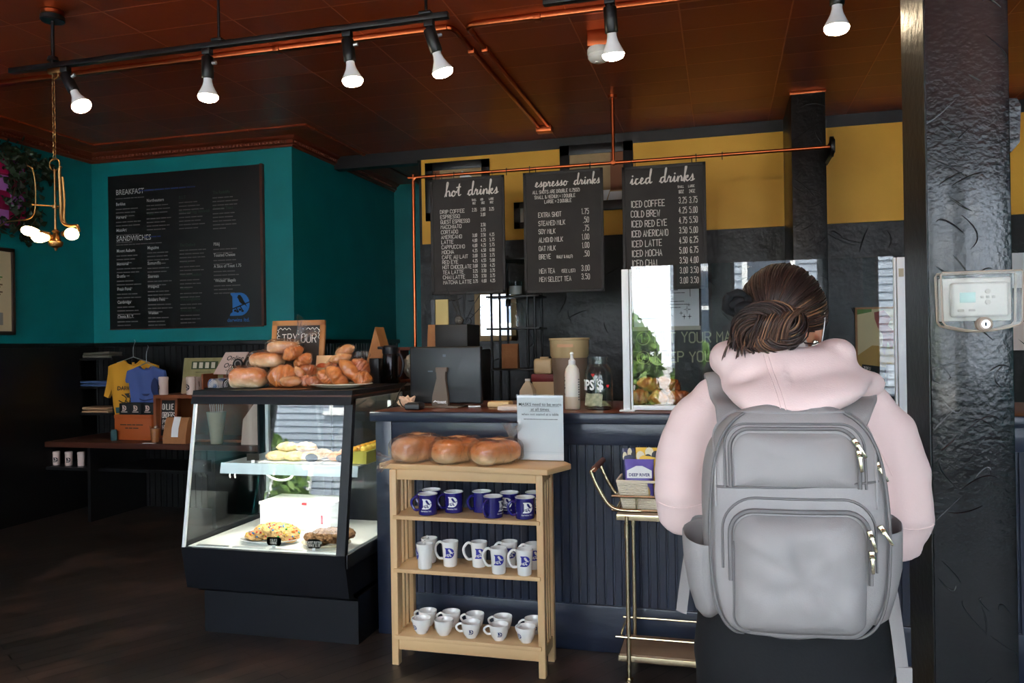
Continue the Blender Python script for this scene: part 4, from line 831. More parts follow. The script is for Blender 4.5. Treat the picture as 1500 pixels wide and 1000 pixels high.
snackbag('purple snack bag with a chip picture at the front left of the basket', (-.352, 3.415, .712), .125, .20, .05, .1, radians(-8), m_pur, art1, 1)
snackbag('purple snack bag with a pale oval crest beside the sleeve', (-.228, 3.405, .712), .115, .19, .05, -.05, radians(-4), m_pur, art2, 2)
snackbag('yellow snack bag standing behind the purple bags', (-.318, 3.462, .712), .11, .245, .04, 0, radians(-3), mat('yellow_foil', rgb(236, 190, 50), .35), art3, 3)
snackbag('dark blue and cream snack bag at the left back of the basket', (-.40, 3.464, .712), .06, .24, .035, .2, radians(-3), mat('dark_blue_foil', rgb(40, 44, 84), .3), art3, 4)
snackbag('cream snack bag at the right back of the basket', (-.21, 3.466, .712), .09, .225, .035, -.2, radians(-3), mat('cream_foil', rgb(214, 196, 170), .4), art3, 5)
# ---------------------------------------------------------------- breads on the bakery case
ZT = 1.2085
q = thing('chalk_sign', 'oak framed chalk sign leaning behind the loaves on the bakery case', 'sign', (-2.205, 3.79, ZT), 0, rot=(radians(-8), 0, radians(4)))
W_, H_ = .305, .355
g = G().box(-W_/2, W_/2, 0, .018, H_-.028, H_, .002).box(-W_/2, W_/2, 0, .018, 0, .028, .002).box(-W_/2, -W_/2+.028, 0, .018, 0, H_, .002).box(W_/2-.028, W_/2, 0, .018, 0, H_, .002)
obj('frame', g, m_oak, q, local=True)
a = obj('slate', G().box(-W_/2+.02, W_/2-.02, .006, .012, .02, H_-.02), m_chalkb, q, local=True)
g = G(); chalk(g, 'TRY OUR', .046, (-.092, .006, .235), w=.0042, sx=.74)
for k in range(3): ribbon(g, [(-.116-.004*(k % 2), .24+k*.016), (-.106, .243+k*.014)], .003, (0, .006, 0), (1, 0, 0), (0, 0, 1))
for s in (-1, 1):
    ribbon(g, catmull([(s*.115-s*.07*t/6, H_-.045+.005*((t % 2)*2-1), 0) for t in range(7)], 3), .003, (0, .006, 0), (1, 0, 0), (0, 0, 1))
    ribbon(g, catmull([(s*.118+.004*((t % 2)*2-1), H_-.05-.05*t/5, 0) for t in range(6)], 3), .003, (0, .006, 0), (1, 0, 0), (0, 0, 1))
chalk(g, 'O', .05, (.055, .006, .12), w=.005); obj('lettering', g, m_chalk, a, local=True)
gb = 'bagged loaves on the bakery case'
bagged_loaf('glossy bagged loaf at the front left corner of the bakery case', (-2.365, 3.60, ZT+.001), .19, .135, .105, radians(8), 11, None, None, False, gb)
bagged_loaf('bagged loaf lying on the left corner loaf', (-2.305, 3.68, ZT+.106), .19, .12, .075, radians(-4), 12, ((-.085, 0, .05), (-1, 0, .8), .02, .025), None, False, gb)
bagged_loaf('bagged loaf at the top of the heap with a tied fan of plastic', (-2.215, 3.70, ZT+.176), .17, .12, .065, radians(10), 13, ((.06, .0, .06), (.75, .1, .9), .06, .11), m_crol, False, gb)
gc = 'wrapped pastries on the bakery case'
single('dark_bag_clip', G().box(-2.155, -2.105, 3.705, 3.712, ZT+.205, ZT+.225, .002), m_ink, 'small black tag on the tied bag at the top of the heap', 'tag')
plate('oval_platter', 'cream oval platter under the right heap of pastries', (-1.855, 3.625, ZT+.001), .165, .105, MATS['cream_china'], .1)
single('brown_paper_sheet', G().box(-2.24, -1.99, 3.50, 3.72, ZT+.0005, ZT+.002), m_kraft, 'sheet of brown paper under the middle pastries on the bakery case', 'paper')
def past(x, y, z, rot, L, w, m, lb, kind, seed, film=True):
    croissant(lb, (x, y, z), rot, L, w, seed, gc, m, film, {'twist': 'twisted_roll', 'crescent': 'croissant', 'loaf': 'pastry_roll'}[kind], kind)
k_ = [(-2.165, 3.60, ZT+.062, (.2, -.1, .2), .16, .115, m_cro, 'large knotted pastry in the middle of the case top', 'twist'), (-2.10, 3.56, ZT+.036, (0, 0, .15), .12, .068, m_crol, 'pale half of a roll in front of the large knotted pastry', 'loaf'),
      (-2.14, 3.66, ZT+.178, (.2, -.5, .5), .11, .085, m_cro, 'round glazed pastry high on the left heap', 'twist'), (-2.085, 3.66, ZT+.135, (.1, -.7, .3), .11, .075, m_cro, 'glazed pastry leaning under the round one on the left heap', 'twist'),
      (-2.045, 3.65, ZT+.09, (0, .3, .8), .09, .07, m_crod, 'dark pastry between the left heap and the platter', 'twist'), (-2.075, 3.62, ZT+.07, (0, 1.0, .4), .09, .06, m_crol, 'pale pastry wedged beside the large knotted pastry', 'loaf'), (-2.03, 3.60, ZT+.035, (0, .2, .6), .08, .062, m_crod, 'small dark pastry at the foot of the left heap', 'twist'),
      (-1.975, 3.585, ZT+.034, (0, .1, .5), .09, .062, m_crod, 'small reddish pastry at the left end of the platter', 'twist'), (-1.925, 3.61, ZT+.056, (.2, .6, .7), .12, .08, m_cro, 'curled pastry second from the left on the platter', 'crescent'),
      (-1.86, 3.60, ZT+.056, (.2, .75, .3), .14, .085, m_cro, 'pastry slanting down in the front of the platter', 'twist'), (-1.80, 3.63, ZT+.085, (.2, .8, .2), .16, .085, m_cro, 'long pastry slanting down to the right on the platter', 'loaf'),
      (-1.74, 3.63, ZT+.045, (0, .1, .2), .10, .085, m_cro, 'round pastry at the right end of the platter', 'twist'), (-1.765, 3.67, ZT+.105, (0, .7, .4), .11, .08, m_crod, 'pastry behind the long slanting pastry', 'twist'),
      (-1.865, 3.65, ZT+.148, (.1, -.2, .1), .115, .062, m_crol, 'pale sliced pastry on top of the platter heap, lower of two', 'loaf'), (-1.855, 3.68, ZT+.185, (.1, -.35, .1), .11, .07, m_crol, 'pale pastry on top of the platter heap, upper of two', 'loaf'), (-1.905, 3.67, ZT+.10, (0, .2, .4), .11, .08, m_crod, 'dark pastry buried in the middle of the platter heap', 'twist')]
for i, a in enumerate(k_): past(*a, i)
g = G(); g.tube(catmull([(-1.80, 3.68, ZT+.155), (-1.775, 3.68, ZT+.17), (-1.745, 3.69, ZT+.168), (-1.725, 3.69, ZT+.155)], 4), [.012, .014, .016, .015, .016, .014, .014, .016, .018, .016, .014, .012, .006], 10)
single('twisted_bag_end', g, m_wrap, 'twisted clear bag end at the top right of the platter heap', 'plastic bag')
q = thing('label_card', 'cream card propped behind the pastries on the bakery case', 'card', (-1.985, 3.745, ZT), 0, rot=(radians(-12), 0, 0))
obj('card', G().box(-.085, .085, 0, .003, 0, .165), mat('cream_card', rgb(236, 196, 150), .6), q, local=True)
g = G()
for x in (-.05, .02): poly2(g, [(x+.035*cos(a), .10+.025*sin(a)) for a in [k*pi/8 for k in range(9)]], (0, 0, 0), (1, 0, 0), (0, 0, 1), 0, .0008)
obj('print', g, mat('orange_print', rgb(206, 96, 50), .6), q, local=True)
# ---------------------------------------------------------------- cabinet and things behind the case
r = thing('side_cabinet', 'low black cabinet behind the bakery case', 'cabinet', (-2.1, 4.35, 0))
obj('body', G().box(-2.55, -1.72, 4.10, 4.62, 0, 1.16), m_bm, r); obj('top', G().box(-2.56, -1.71, 4.09, 4.63, 1.16, 1.19, .003), m_bm, r); obj('copper_edge', G().box(-2.0, -1.71, 4.086, 4.09, 1.184, 1.19), m_copper, r)
def tri(loc, rz, label, w=.16, h=.33):
    q = thing('tent_board', label, 'tent sign', loc, rz)
    for s in (-1, 1):
        obj('board', G().add([(s*w, -.06, 0), (s*w, .06, 0), (0, .06, h), (0, -.06, h), (s*w-.012*s, -.06, 0), (s*w-.012*s, .06, 0), (-.003*s, .06, h-.02), (-.003*s, -.06, h-.02)], [(0, 1, 2, 3), (4, 5, 6, 7), (0, 1, 5, 4), (3, 2, 6, 7), (0, 3, 7, 4), (1, 2, 6, 5)]), m_oak, q, local=True)
    obj('infill', G().prism([(-w+.012, .002), (w-.012, .002), (0, h-.03)], .004, (0, -.058, 0)), m_kraft, q, local=True)
tri((-1.945, 4.30, 1.19), .0, 'brown triangular tent board behind the pastry platter', .095, .335)
q = thing('thermos_jug', 'black steel thermos jug beside the till screen', 'thermos', (-1.835, 4.20, 1.19))
obj('body', G().lathe([(0, 0), (.042, 0), (.045, .004), (.045, .165), (.04, .18), (0, .18)], 32), mat('dark_polished_steel', rgb(54, 52, 54), .22, .9), q, local=True)
obj('lid', G().lathe([(0, .178), (.044, .178), (.046, .19), (.046, .215), (.036, .226), (0, .228)], 32).box(-.075, -.03, -.012, .012, .205, .222, .004), m_mon, q, local=True)
obj('handle', C_handle(G(), .042, .11, .035, .13, .008, ang=0), m_mon, q, local=True)
single('black_canister', G().box(-1.955, -1.895, 4.17, 4.23, 1.19, 1.345, .006), m_mon, 'slim black canister left of the thermos jug', 'canister')
single('steel_cup', G().lathe([(0, 0), (.028, 0), (.03, .05), (.028, .05), (.026, .004), (0, .004)], 24, (-1.955, 4.11, 1.191)), mat('polished_steel', rgb(200, 205, 212), .12, 1.0), 'small shiny steel cup behind the right pastries', 'cup')
q = thing('foil_box', 'wooden framed box with crumpled foil behind the thermos jug', 'box', (-1.80, 4.5, 1.19))
obj('frame', G().box(-1.90, -1.70, 4.46, 4.60, 1.19, 1.21, .002).box(-1.90, -1.70, 4.46, 4.60, 1.385, 1.405, .002).box(-1.725, -1.70, 4.46, 4.60, 1.19, 1.40, .002).box(-1.90, -1.885, 4.46, 4.60, 1.19, 1.40, .002), m_brownt, q)
g = G(); g.box(-1.885, -1.725, 4.50, 4.52, 1.21, 1.385)
b = bmesh.new(); bmesh.ops.create_icosphere(b, subdivisions=4, radius=1)
for v in b.verts: v.co = Vector((-1.80+v.co.x*.07*(1+.5*noise.noise(v.co*3)), 4.49+v.co.y*.02, 1.29+v.co.z*.08*(1+.5*noise.noise(v.co*4))))
obj('foil', G().bm(b), mat('crumpled_foil', rgb(196, 196, 192), .3, .8, bump=(30, 1.0)), q); b = None
# ---------------------------------------------------------------- back counter and its things
r = thing('back_counter', 'black back counter beneath the hanging menu boards', 'counter', (-.6, 5.5, 0))
obj('body', G().box(-2.6, 1.5, 5.03, 6.52, 0, .90), m_black, r); obj('top', G().box(-2.62, 1.52, 5.0, 6.55, .90, .93, .004), m_bm, r)
q = thing('food_bucket_stack', 'pale plastic food tub on a greyer tub behind the pump bottle', 'tub', (-.985, 5.2, .931))
obj('lower_tub', G().lathe([(0, 0), (.10, 0), (.112, .30), (.118, .30), (.118, .385), (0, .385)], 36, (-.985, 5.2, .931)), mat('grey_tub', rgb(140, 120, 106), .5), q)
obj('upper_tub', G().lathe([(0, .375), (.112, .375), (.128, .40), (.130, .50), (.136, .502), (.136, .516), (.128, .516), (.122, .41), (0, .40)], 36, (-.985, 5.2, .931)), mat('cream_tub', rgb(206, 180, 136), .5), q)
obj('tape_label', place(wrapped(G().box(-.055, .055, 0, .0006, .455, .475), lambda z: .1302, -.05), T(-.985, 5.2, .931)), mat('peach_tape', rgb(226, 176, 138), .6), q)
q = thing('milk_jug', 'small pale milk jug under the clear tub', 'jug', (-1.265, 5.16, .931))
obj('body', G().loft([[(-1.265+x*k, 5.16+y*k, z) for x, y in ((-.045, -.045), (.045, -.045), (.045, .045), (-.045, .045))] for k, z in ((1.0, .931), (1.05, 1.05), (1.0, 1.10), (.5, 1.145), (.32, 1.155), (.32, 1.165))]), mat('milky_jug', rgb(216, 200, 176), .4), q)
obj('cap', G().cyl((-1.265, 5.16, 1.164), (-1.265, 5.16, 1.178), .018), m_white, q)
q = thing('food_tub', 'cream lidded food jar stacked on a red box', 'jar', (-1.175, 5.28, 1.205))
obj('body', G().box(-1.24, -1.11, 5.22, 5.34, 1.205, 1.31, .018, seg=3), mat('cream_plastic', rgb(206, 178, 138), .5), q); obj('cap', G().cyl((-1.175, 5.28, 1.308), (-1.175, 5.28, 1.322), .03), MATS['cream_plastic'], q)
q = thing('red_box', 'red topped box under the cream food jar', 'box', (-1.175, 5.30, .931)); obj('carton', G().box(-1.25, -1.10, 5.23, 5.37, .931, 1.16, .004), MATS['cream_plastic'], q); obj('lid', G().box(-1.255, -1.095, 5.225, 5.375, 1.155, 1.205, .004), mat('dark_red', rgb(120, 32, 36), .5), q)
q = thing('wire_tower', 'black metal shelf tower behind the drinks boards', 'shelf', (-1.62, 6.28, .931))
for x in (-1.80, -1.73, -1.50, -1.44): obj('upright', G().cyl((x, 6.15, .931), (x, 6.15, 2.15), .010), m_bm, q); obj('upright', G().cyl((x, 6.40, .931), (x, 6.40, 2.15), .010), m_bm, q)
for z in (1.212, 1.542, 1.80, 2.10): obj('shelf', G().box(-1.84, -1.40, 6.13, 6.42, z-.014, z, .002), m_bm, q)
single('glass_jar', G().lathe([(0, 0), (.06, 0), (.064, .01), (.064, .15), (.046, .19), (.046, .205), (.043, .205), (.043, .19), (.06, .15), (.06, .012), (0, .01)], 32, (-1.62, 6.28, 1.543)), m_jar, 'small clear jar on the middle shelf of the black tower', 'jar')
q = thing('storage_jar', 'shiny jar on the upper shelf of the black tower', 'jar', (-1.62, 6.25, 1.801))
obj('jar', G().lathe([(0, 0), (.055, 0), (.058, .01), (.058, .12), (.055, .12), (.055, .012), (0, .01)], 32, (-1.62, 6.25, 1.801)), m_jar, q); obj('contents', G().lathe([(0, .012), (.052, .012), (.052, .08), (0, .08)], 24, (-1.62, 6.25, 1.801)), m_walu, q)
def paperbag(name, label, loc, w, h, d, rz=0, receipt=False, m=None):
    q = thing(name, label, 'paper bag', loc, rz); rg = []
    for k, t in ((0, 0), (1, .3), (2, .8), (3, 1)):
        dd = d*(1, .95, .5, .12)[k]; rg.append([(-w/2, -dd/2, h*t), (-w/6, -dd/2-.004*k, h*t), (w/6, -dd/2-.002*k, h*t), (w/2, -dd/2, h*t), (w/2+.004, 0, h*t), (w/2, dd/2, h*t), (-w/2, dd/2, h*t), (-w/2-.004, 0, h*t)])
    obj('bag', G().loft(rg), m or m_kraft, q, local=True); obj('folded_top', G().box(-w/2, w/2, -d*.09, d*.02, h*.94, h*1.0, .002), m or m_kraft, q, local=True)
    if receipt:
        a = obj('receipt', G().loft([[(x, y, z) for x, y in ((-.025, y0), (.038, y0), (.038, y0-.001), (-.025, y0-.001))] for z, y0 in ((h*.26, -d*.52), (h*.6, -d*.44), (h*1.03, -d*.15))]), m_paper, q, local=True)
    return q
paperbag('paper_bag', 'small brown paper bag on the lower shelf of the black tower', (-1.68, 6.26, 1.213), .14, .20, .12, .1)
paperbag('paper_bag', 'tall narrow brown paper bag left of the black bin', (-1.948, 5.20, 1.385), .065, .17, .06)
q = thing('black_bin', 'black storage bin behind the till screen', 'bin', (-1.82, 5.26, .931)); obj('lower_bin', G().box(-2.02, -1.62, 5.05, 5.50, .931, 1.38, .006), m_bm, q); obj('upper_bin', G().box(-1.905, -1.67, 5.12, 5.40, 1.381, 1.552, .006), mat('charcoal_plastic', rgb(34, 32, 32), .5), q)
q = thing('silver_ornament', 'woven silver ball with dark twigs on the black bin', 'ornament', (-1.775, 5.26, 1.553)); obj('ball', G().ball((-1.775, 5.26, 1.583), .032), mat('silver_weave', rgb(150, 146, 140), .35, .7, bump=(40, 1)), q)
R = random.Random(8); g = G()
for k in range(9): a = R.uniform(-.12, .16); g.tube(catmull([(-1.745, 5.28, 1.553), (-1.745+a*.5, 5.28, 1.63), (-1.745+a, 5.29, 1.70+R.uniform(0, .06)), (-1.745+a*1.5, 5.29, 1.74+R.uniform(0, .08))], 4), .0025, 5)
g.tube([(-1.72+.03*cos(t), 5.27, 1.575+.024*sin(t)) for t in [k*pi/8 for k in range(17)]], .004, 6); obj('twigs', g, m_bm, q)
q = thing('yellow_board', 'narrow pale yellow panel standing on the bin', 'panel', (-1.925, 5.32, 1.385)); obj('panel', G().box(-1.965, -1.87, 5.30, 5.315, 1.385, 1.735), mat('pale_yellow', rgb(206, 184, 118), .6), q); obj('edge', G().box(-1.995, -1.965, 5.29, 5.32, 1.385, 1.735), m_bm, q)
# ---------------------------------------------------------------- copper rail and hanging boards
Y = 5.81
r = thing('copper_rail', 'copper pipe rail hanging the drinks boards behind the counter', 'pipe rail', (-.75, Y, 2.725))
obj('pipe', G().tube(catmull([(-2.327, Y, .93), (-2.325, Y, 1.6), (-2.322, Y, 2.66), (-2.317, Y, 2.70), (-2.30, Y, 2.722), (-2.26, Y, 2.727), (-1.0, Y, 2.727), (.74, Y, 2.727)], 6), .0125, 12), m_copper, r)
obj('drop_rod', G().cyl((-.75, Y, 2.73), (-.75, Y, H), .012).cyl((-.75, Y, H-.02), (-.75, Y, H), .035).cyl((-.75, Y-.02, 2.727), (-.75, Y+.02, 2.727), .017), m_copper, r)
obj('end_flange', G().cyl((.735, Y, 2.727), (.755, Y, 2.727), .07).box(.735, .765, Y-.03, 6.2, 2.68, 2.775, .006), m_bm, r)
g = G()
for x in (-2.13, -1.98, -1.56, -1.38, -.92, -.62, -.16, .02): g.cyl((x, Y-.016, 2.69), (x, Y-.016, 2.745), .003, n=8)
obj('hook', g, m_bm, r)
def board(name, label, x0, x1, z0, z1, draw):
    w, h = x1-x0, z1-z0; q = thing(name, label, 'menu board', ((x0+x1)/2, Y-.012, z0))
    obj('frame', G().box(-w/2, w/2, -.012, .010, 0, .022, .002).box(-w/2, w/2, -.012, .010, h-.022, h, .002).box(-w/2, -w/2+.022, -.012, .010, 0, h, .002).box(w/2-.022, w/2, -.012, .010, 0, h, .002), mat('dark_board_frame', rgb(42, 36, 33), .6), q, local=True)
    s = obj('slate', G().box(-w/2+.02, w/2-.02, -.006, .006, .02, h-.02), m_chalkb, q, local=True)
    g = G(); draw(g, lambda fx, fz: (-w/2+fx*w, -.006, h*(1-fz)), w, h); obj('lettering', g, m_chalk, s, local=True)
    obj('hanger', G().cyl((-w*.34, -.001, h), (-w*.34, -.001, h+.03), .003, n=6).cyl((w*.34, -.001, h), (w*.34, -.001, h+.03), .003, n=6), m_bm, q, local=True)
UX, UZ = (1, 0, 0), (0, 0, 1)
def d_hot(g, p, w, h):
    script(g, 'hot drinks', .0205, p(.20, .155), UX, UZ, .0085)
    for i, (a, b) in enumerate((('SMALL', '8OZ'), ('MED', '12OZ'), ('LARGE', '16OZ'))):
        chalk(g, a, .015, p(.57+i*.115, .205), w=.0025, sx=.55); chalk(g, b, .016, p(.58+i*.115, .235), w=.0025, sx=.6)
    rows = [('DRIP COFFEE', '2.35 2.80 3.25'), ('ESPRESSO', '     3.00'), ('GUEST ESPRESSO', ''), ('MACCHIATO', '     3.50'), ('CORTADO', '     3.75'), ('AMERICANO', '3.00 3.50 4.25'), ('LATTE', '4.00 4.25 5.75'), ('CAPPUCCINO', '4.00 4.25 5.75'), ('MOCHA', '4.25 4.50 6.00'), ('CAFE AU LAIT', '3.00 3.35 3.75'), ('RED EYE', '4.25 4.55 5.00'), ('HOT CHOCOLATE', '3.00 3.50 4.25'), ('TEA LATTE', '3.25 3.50 3.75'), ('CHAI LATTE', '3.25 3.50 3.75'), ('MATCHA LATTE', '3.75 4.00 4.25')]
    for i, (a, b) in enumerate(rows):
        z = .30+i*.0435; chalk(g, a, .027, p(.135+.002*i, z), w=.0034, sx=min(.82, .245/(len(a)*.0245)))
        for j, t in enumerate(b.split()): chalk(g, t, .024, p(.57+(j if len(b) > 9 else 1)*.115, z-.004), w=.003, sx=.62)
def d_esp(g, p, w, h):
    script(g, 'espresso drinks', .0165, p(.15, .125), UX, UZ, .0075)
    for s, z, x in (('ALL SHOTS ARE DOUBLE (1.75OZ)', .18, .12), ('SMALL & MEDIUM = 1 DOUBLE', .222, .145), ('LARGE = 2 DOUBLE', .262, .27)): chalk(g, s, .024, p(x, z), w=.0032, sx=.66)
    rows = [('EXTRA SHOT', '1.75'), ('STEAMED MILK', '.50'), ('SOY MILK', '.75'), ('ALMOND MILK', '1.00'), ('OAT MILK', '1.00'), ('BREVE', '.50'), None, ('MEM TEA', '3.00'), ('MEM SELECT TEA', '3.50')]
    for i, t in enumerate(rows):
        if not t: continue
        z = .375+i*.069-(.02 if i > 6 else 0); chalk(g, t[0], .034, p(.19, z), w=.004, sx=.60); chalk(g, t[1], .040, p(.83, z-.008), w=.004, sx=.62, align='RIGHT')
        if t[0] == 'BREVE': chalk(g, '(HALF & HALF)', .022, p(.41, z), w=.003, sx=.55)
        if t[0] == 'MEM TEA': chalk(g, '(SEE LIST)', .024, p(.47, z), w=.003, sx=.6)
def d_ice(g, p, w, h):
    script(g, 'iced drinks', .0205, p(.10, .145), UX, UZ, .0085)
    for i, (a, b) in enumerate((('SMALL', '16OZ'), ('LARGE', '24OZ'))): chalk(g, a, .016, p(.67+i*.125, .195), w=.0025, sx=.62); chalk(g, b, .022, p(.68+i*.125, .238), w=.003, sx=.58)
    rows = [('ICED COFFEE', '3.25 3.75'), ('COLD BREW', '4.25 5.00'), ('ICED RED EYE', '4.75 5.50'), ('ICED AMERICANO', '3.50 5.00'), ('ICED LATTE', '4.50 6.25'), ('ICED MOCHA', '5.00 6.75'), ('ICED CHAI', '3.50 4.00'), ('ICED TEA', '3.00 3.50'), ('', '3.00 3.50')]
    for i, (a, b) in enumerate(rows):
        z = .33+i*.0795; chalk(g, a, .045, p(.105, z), w=.0045, sx=.60 if len(a) < 13 else .52)
        for j, t in enumerate(b.split()): chalk(g, t, .043, p(.68+j*.125, z-.012), w=.004, sx=.52)
board('menu_board', 'black chalk board headed hot drinks hanging from the copper rail', -2.175, -1.58, 1.80, 2.695, d_hot)
board('menu_board', 'black chalk board headed espresso drinks hanging from the copper rail', -1.43, -.828, 1.79, 2.695, d_esp)
board('menu_board', 'black chalk board headed iced drinks hanging behind the guard', -.688, -.095, 1.785, 2.685, d_ice)
# ---------------------------------------------------------------- pictures and notices on the back wall
def picture(name, label, x0, x1, z0, z1, y, fw, fm, draw, cat='picture', mount=None):
    q = thing(name, label, cat, ((x0+x1)/2, y, z0)); t = .02
    obj('frame', G().box(x0, x1, y-t, y, z0, z0+fw, .002).box(x0, x1, y-t, y, z1-fw, z1, .002).box(x0, x0+fw, y-t, y, z0, z1, .002).box(x1-fw, x1, y-t, y, z0, z1, .002), fm, q)
    g = G().box(x0+fw*.9, x1-fw*.9, y-.008, y-.002, z0+fw*.9, z1-fw*.9); ms = [mount or m_paper]+draw(g, x0+fw, z0+fw, x1-x0-2*fw, z1-z0-2*fw, y-.008); obj('print', g, ms, q); return q
def P2(g, P_, x, z, w, h, y, mi, k=1): poly2(g, [(x+a*w, z+b*h) for a, b in P_], (0, y, 0), UX, UZ, mi, .0006*k)
m_tan = mat('tan_print', rgb(196, 168, 122), .6, vary=(rgb(170, 136, 90), 6)); m_rust = mat('rust_print', rgb(140, 82, 48), .6); m_gry = mat('dark_grey_print', rgb(70, 66, 62), .6)
def art_a(g, x, z, w, h, y):
    P2(g, [(0, 0), (.14, 0), (.14, 1), (0, 1)], x, z, w, h, y, 1); P2(g, [(.55, .8), (1, .45), (1, .65), (.6, .95)], x, z, w, h, y, 2); P2(g, [(.14, .82), (.4, .82), (.4, .9), (.14, .9)], x, z, w, h, y, 1); P2(g, [(.2, 0), (.8, 0), (.8, .4), (.2, .5)], x, z, w, h, y, 3); return [m_rust, m_paper, m_gry]
def art_b(g, x, z, w, h, y):
    P2(g, [(.76, .2), (1, .2), (1, 1), (.76, 1)], x, z, w, h, y, 1); P2(g, [(.35, 0), (.68, 0), (.75, .22), (.45, .22)], x, z, w, h, y, 2); P2(g, [(.7, 0), (1, 0), (1, .18), (.75, .18)], x, z, w, h, y, 2); return [m_rust, m_paper]
picture('framed_picture', 'black framed picture on the ochre wall above the hot drinks board', -2.627, -2.009, 2.555, 3.088, 6.883, .075, m_bm, art_a, mount=m_tan)
picture('framed_picture', 'wide black framed picture between espresso and iced drinks boards', -1.36, -.718, 2.56, 3.145, 6.883, .085, m_bm, art_b, mount=m_tan)
picture('framed_picture', 'small black framed picture left of the espresso drinks board', -1.785, -1.30, 2.44, 2.675, 6.883, .055, m_bm, lambda *a: [], mount=m_paper)
def art_d(g, x, z, w, h, y):
    P2(g, [(.35, .95), (.55, .98), (.7, .85), (.62, .75), (.85, .6), (.9, .42), (.75, .5), (.68, .35), (.62, .5), (.56, .30), (.5, .35), (.52, .6), (.42, .72), (.36, .85)], x, z, w, h, y, 1)
    P2(g, [(.0, 0), (1, 0), (1, .28), (.7, .42), (.3, .45), (0, .3)], x, z, w, h, y, 2); P2(g, [(0, .92), (.3, .96), (.3, 1), (0, 1)], x, z, w, h, y, 3, 2); P2(g, [(.8, .9), (1, .88), (1, 1), (.8, 1)], x, z, w, h, y, 3, 2); return [mat('dusty_red_print', rgb(160, 76, 66), .6), mat('ochre_print', rgb(186, 146, 70), .6), mat('leaf_print', rgb(96, 130, 60), .6)]
picture('framed_painting', 'pale framed painting of a reddish figure right of the customer', 1.035, 1.43, 1.10, 1.66, 6.885, .016, m_oak, art_d, 'painting', mat('cream_print_ground', rgb(216, 196, 150), .6))
q = thing('price_card', 'black price card with white handwriting below the painting', 'price card', (1.14, 6.80, 1.03), 0, rot=(radians(-6), radians(8), 0))
obj('card', G().box(-.09, .09, 0, .004, 0, .165), m_chalkb, q, local=True); g = G()
for s, x, z in (('TOFU', -.075, .125), ('ADDED', -.05, .09), ('HUMMUS', -.04, .055), ('$2.75', .02, .025)): chalk(g, s, .024, (x, 0, z), w=.0035, sx=.6)
obj('lettering', g, m_chalk, q, local=True)
r_ = thing('wall_ledge', 'black ledge under the painting on the back wall', 'ledge', (1.1, 6.8, 1.0)); obj('board', G().box(.78, 1.9, 6.74, 6.897, 1.0, 1.03, .003), m_bm, r_)
single('white_carton', G().box(1.255, 1.34, 6.78, 6.86, 1.031, 1.20, .003), m_paper, 'white carton standing on the black ledge by the right guard post', 'carton')
q = thing('paper_notice', 'white paper notice with star sparkles on the dark wall', 'notice', (-.45, 6.897, 1.5))
obj('sheet', G().box(-.735, -.185, 6.893, 6.897, 1.53, 1.975), m_paper, q); obj('tape', G().box(-.745, -.175, 6.890, 6.8935, 1.965, 2.0).box(-.745, -.175, 6.890, 6.8935, 1.505, 1.54), mat('cream_tape', rgb(190, 184, 166), .7), q)
g = G(); o = (0, 6.893, 0)
g.box(-.44, -.245, 6.8915, 6.8925, 1.925, 1.94).box(-.26, -.255, 6.8915, 6.8925, 1.79, 1.93).box(-.70, -.695, 6.8915, 6.8925, 1.61, 1.74).box(-.70, -.51, 6.8915, 6.8925, 1.605, 1.615)
for i, (x0, x1) in enumerate(((-.63, -.32), (-.63, -.36), (-.63, -.29), (-.63, -.40), (-.63, -.30), (-.63, -.26), (-.63, -.34))): squiggle(g, x0, x1, .012, (0, 6.893, 1.875-i*.026-(.02 if i > 3 else 0)), UX, UZ, i)
def star(g, x, z, s, fill=True):
    P_ = [(x+(s if k % 2 == 0 else s*.22)*cos(k*pi/4), z+(s*1.3 if k % 2 == 0 else s*.22)*sin(k*pi/4)) for k in range(8)]
    if fill: poly2(g, P_, o, UX, UZ, 0, .001)
    else: ribbon(g, P_+[P_[0]], .003, o, UX, UZ, 0, .001)
for x, z, s, f in ((-.27, 1.72, .016, 1), (-.285, 1.68, .03, 0), (-.265, 1.62, .022, 1), (-.31, 1.62, .022, 1), (-.335, 1.65, .014, 0), (-.655, 1.925, .016, 1), (-.61, 1.92, .016, 1)): star(g, x, z, s, f)
obj('print', g, m_ink, q)
g = G(); m_pch = mat('pale_green_chalk', rgb(172, 174, 140), .9)
for s, z, n in (('PUT YOUR MASK', 1.40, '1'), ('KEEP YOUR MASK', 1.235, '2')):
    chalk(g, s, .085, (-.56, 6.896, z), w=.011, sx=.82, lift=.0015); chalk(g, n, .07, (-.68, 6.896, z+.005), w=.010, lift=.0015)
    ribbon(g, [(-.66+.055*cos(t), z+.04+.055*sin(t)) for t in [k*pi/10 for k in range(21)]], .008, (0, 6.896, 0), UX, UZ, 0, .0015)
single('chalk_writing', g, m_pch, 'pale green handwriting about masks on the black wall behind the guard', 'writing')
q = picture('framed_mirror', 'small pale framed mirror beside the black tower', -2.17, -1.78, 1.44, 1.91, 6.89, .05, m_tan, lambda *a: [], 'mirror', mat('mirror', rgb(235, 240, 245), .02, 1.0))
# ---------------------------------------------------------------- large menu board on the teal wall
x0, x1, z0, z1 = -5.415, -3.84, 1.605, 3.00; w, h = x1-x0, z1-z0
q = thing('wall_menu', 'large black breakfast and sandwiches menu on the teal wall', 'menu board', ((x0+x1)/2, 6.097, z0))
obj('panel', G().box(-w/2, w/2, -.028, 0, 0, h, .002), mat('black_menu_print', rgb(13, 12, 12), .6), q, local=True)
obj('edge', G().box(w/2-.002, w/2+.022, -.036, 0, 0, h+.004).box(-w/2, w/2, -.03, 0, -.008, 0), m_brownt, q, local=True)
g = G(); p = lambda fx, fz: (-w/2+fx*w, -.0282, h*(1-fz))
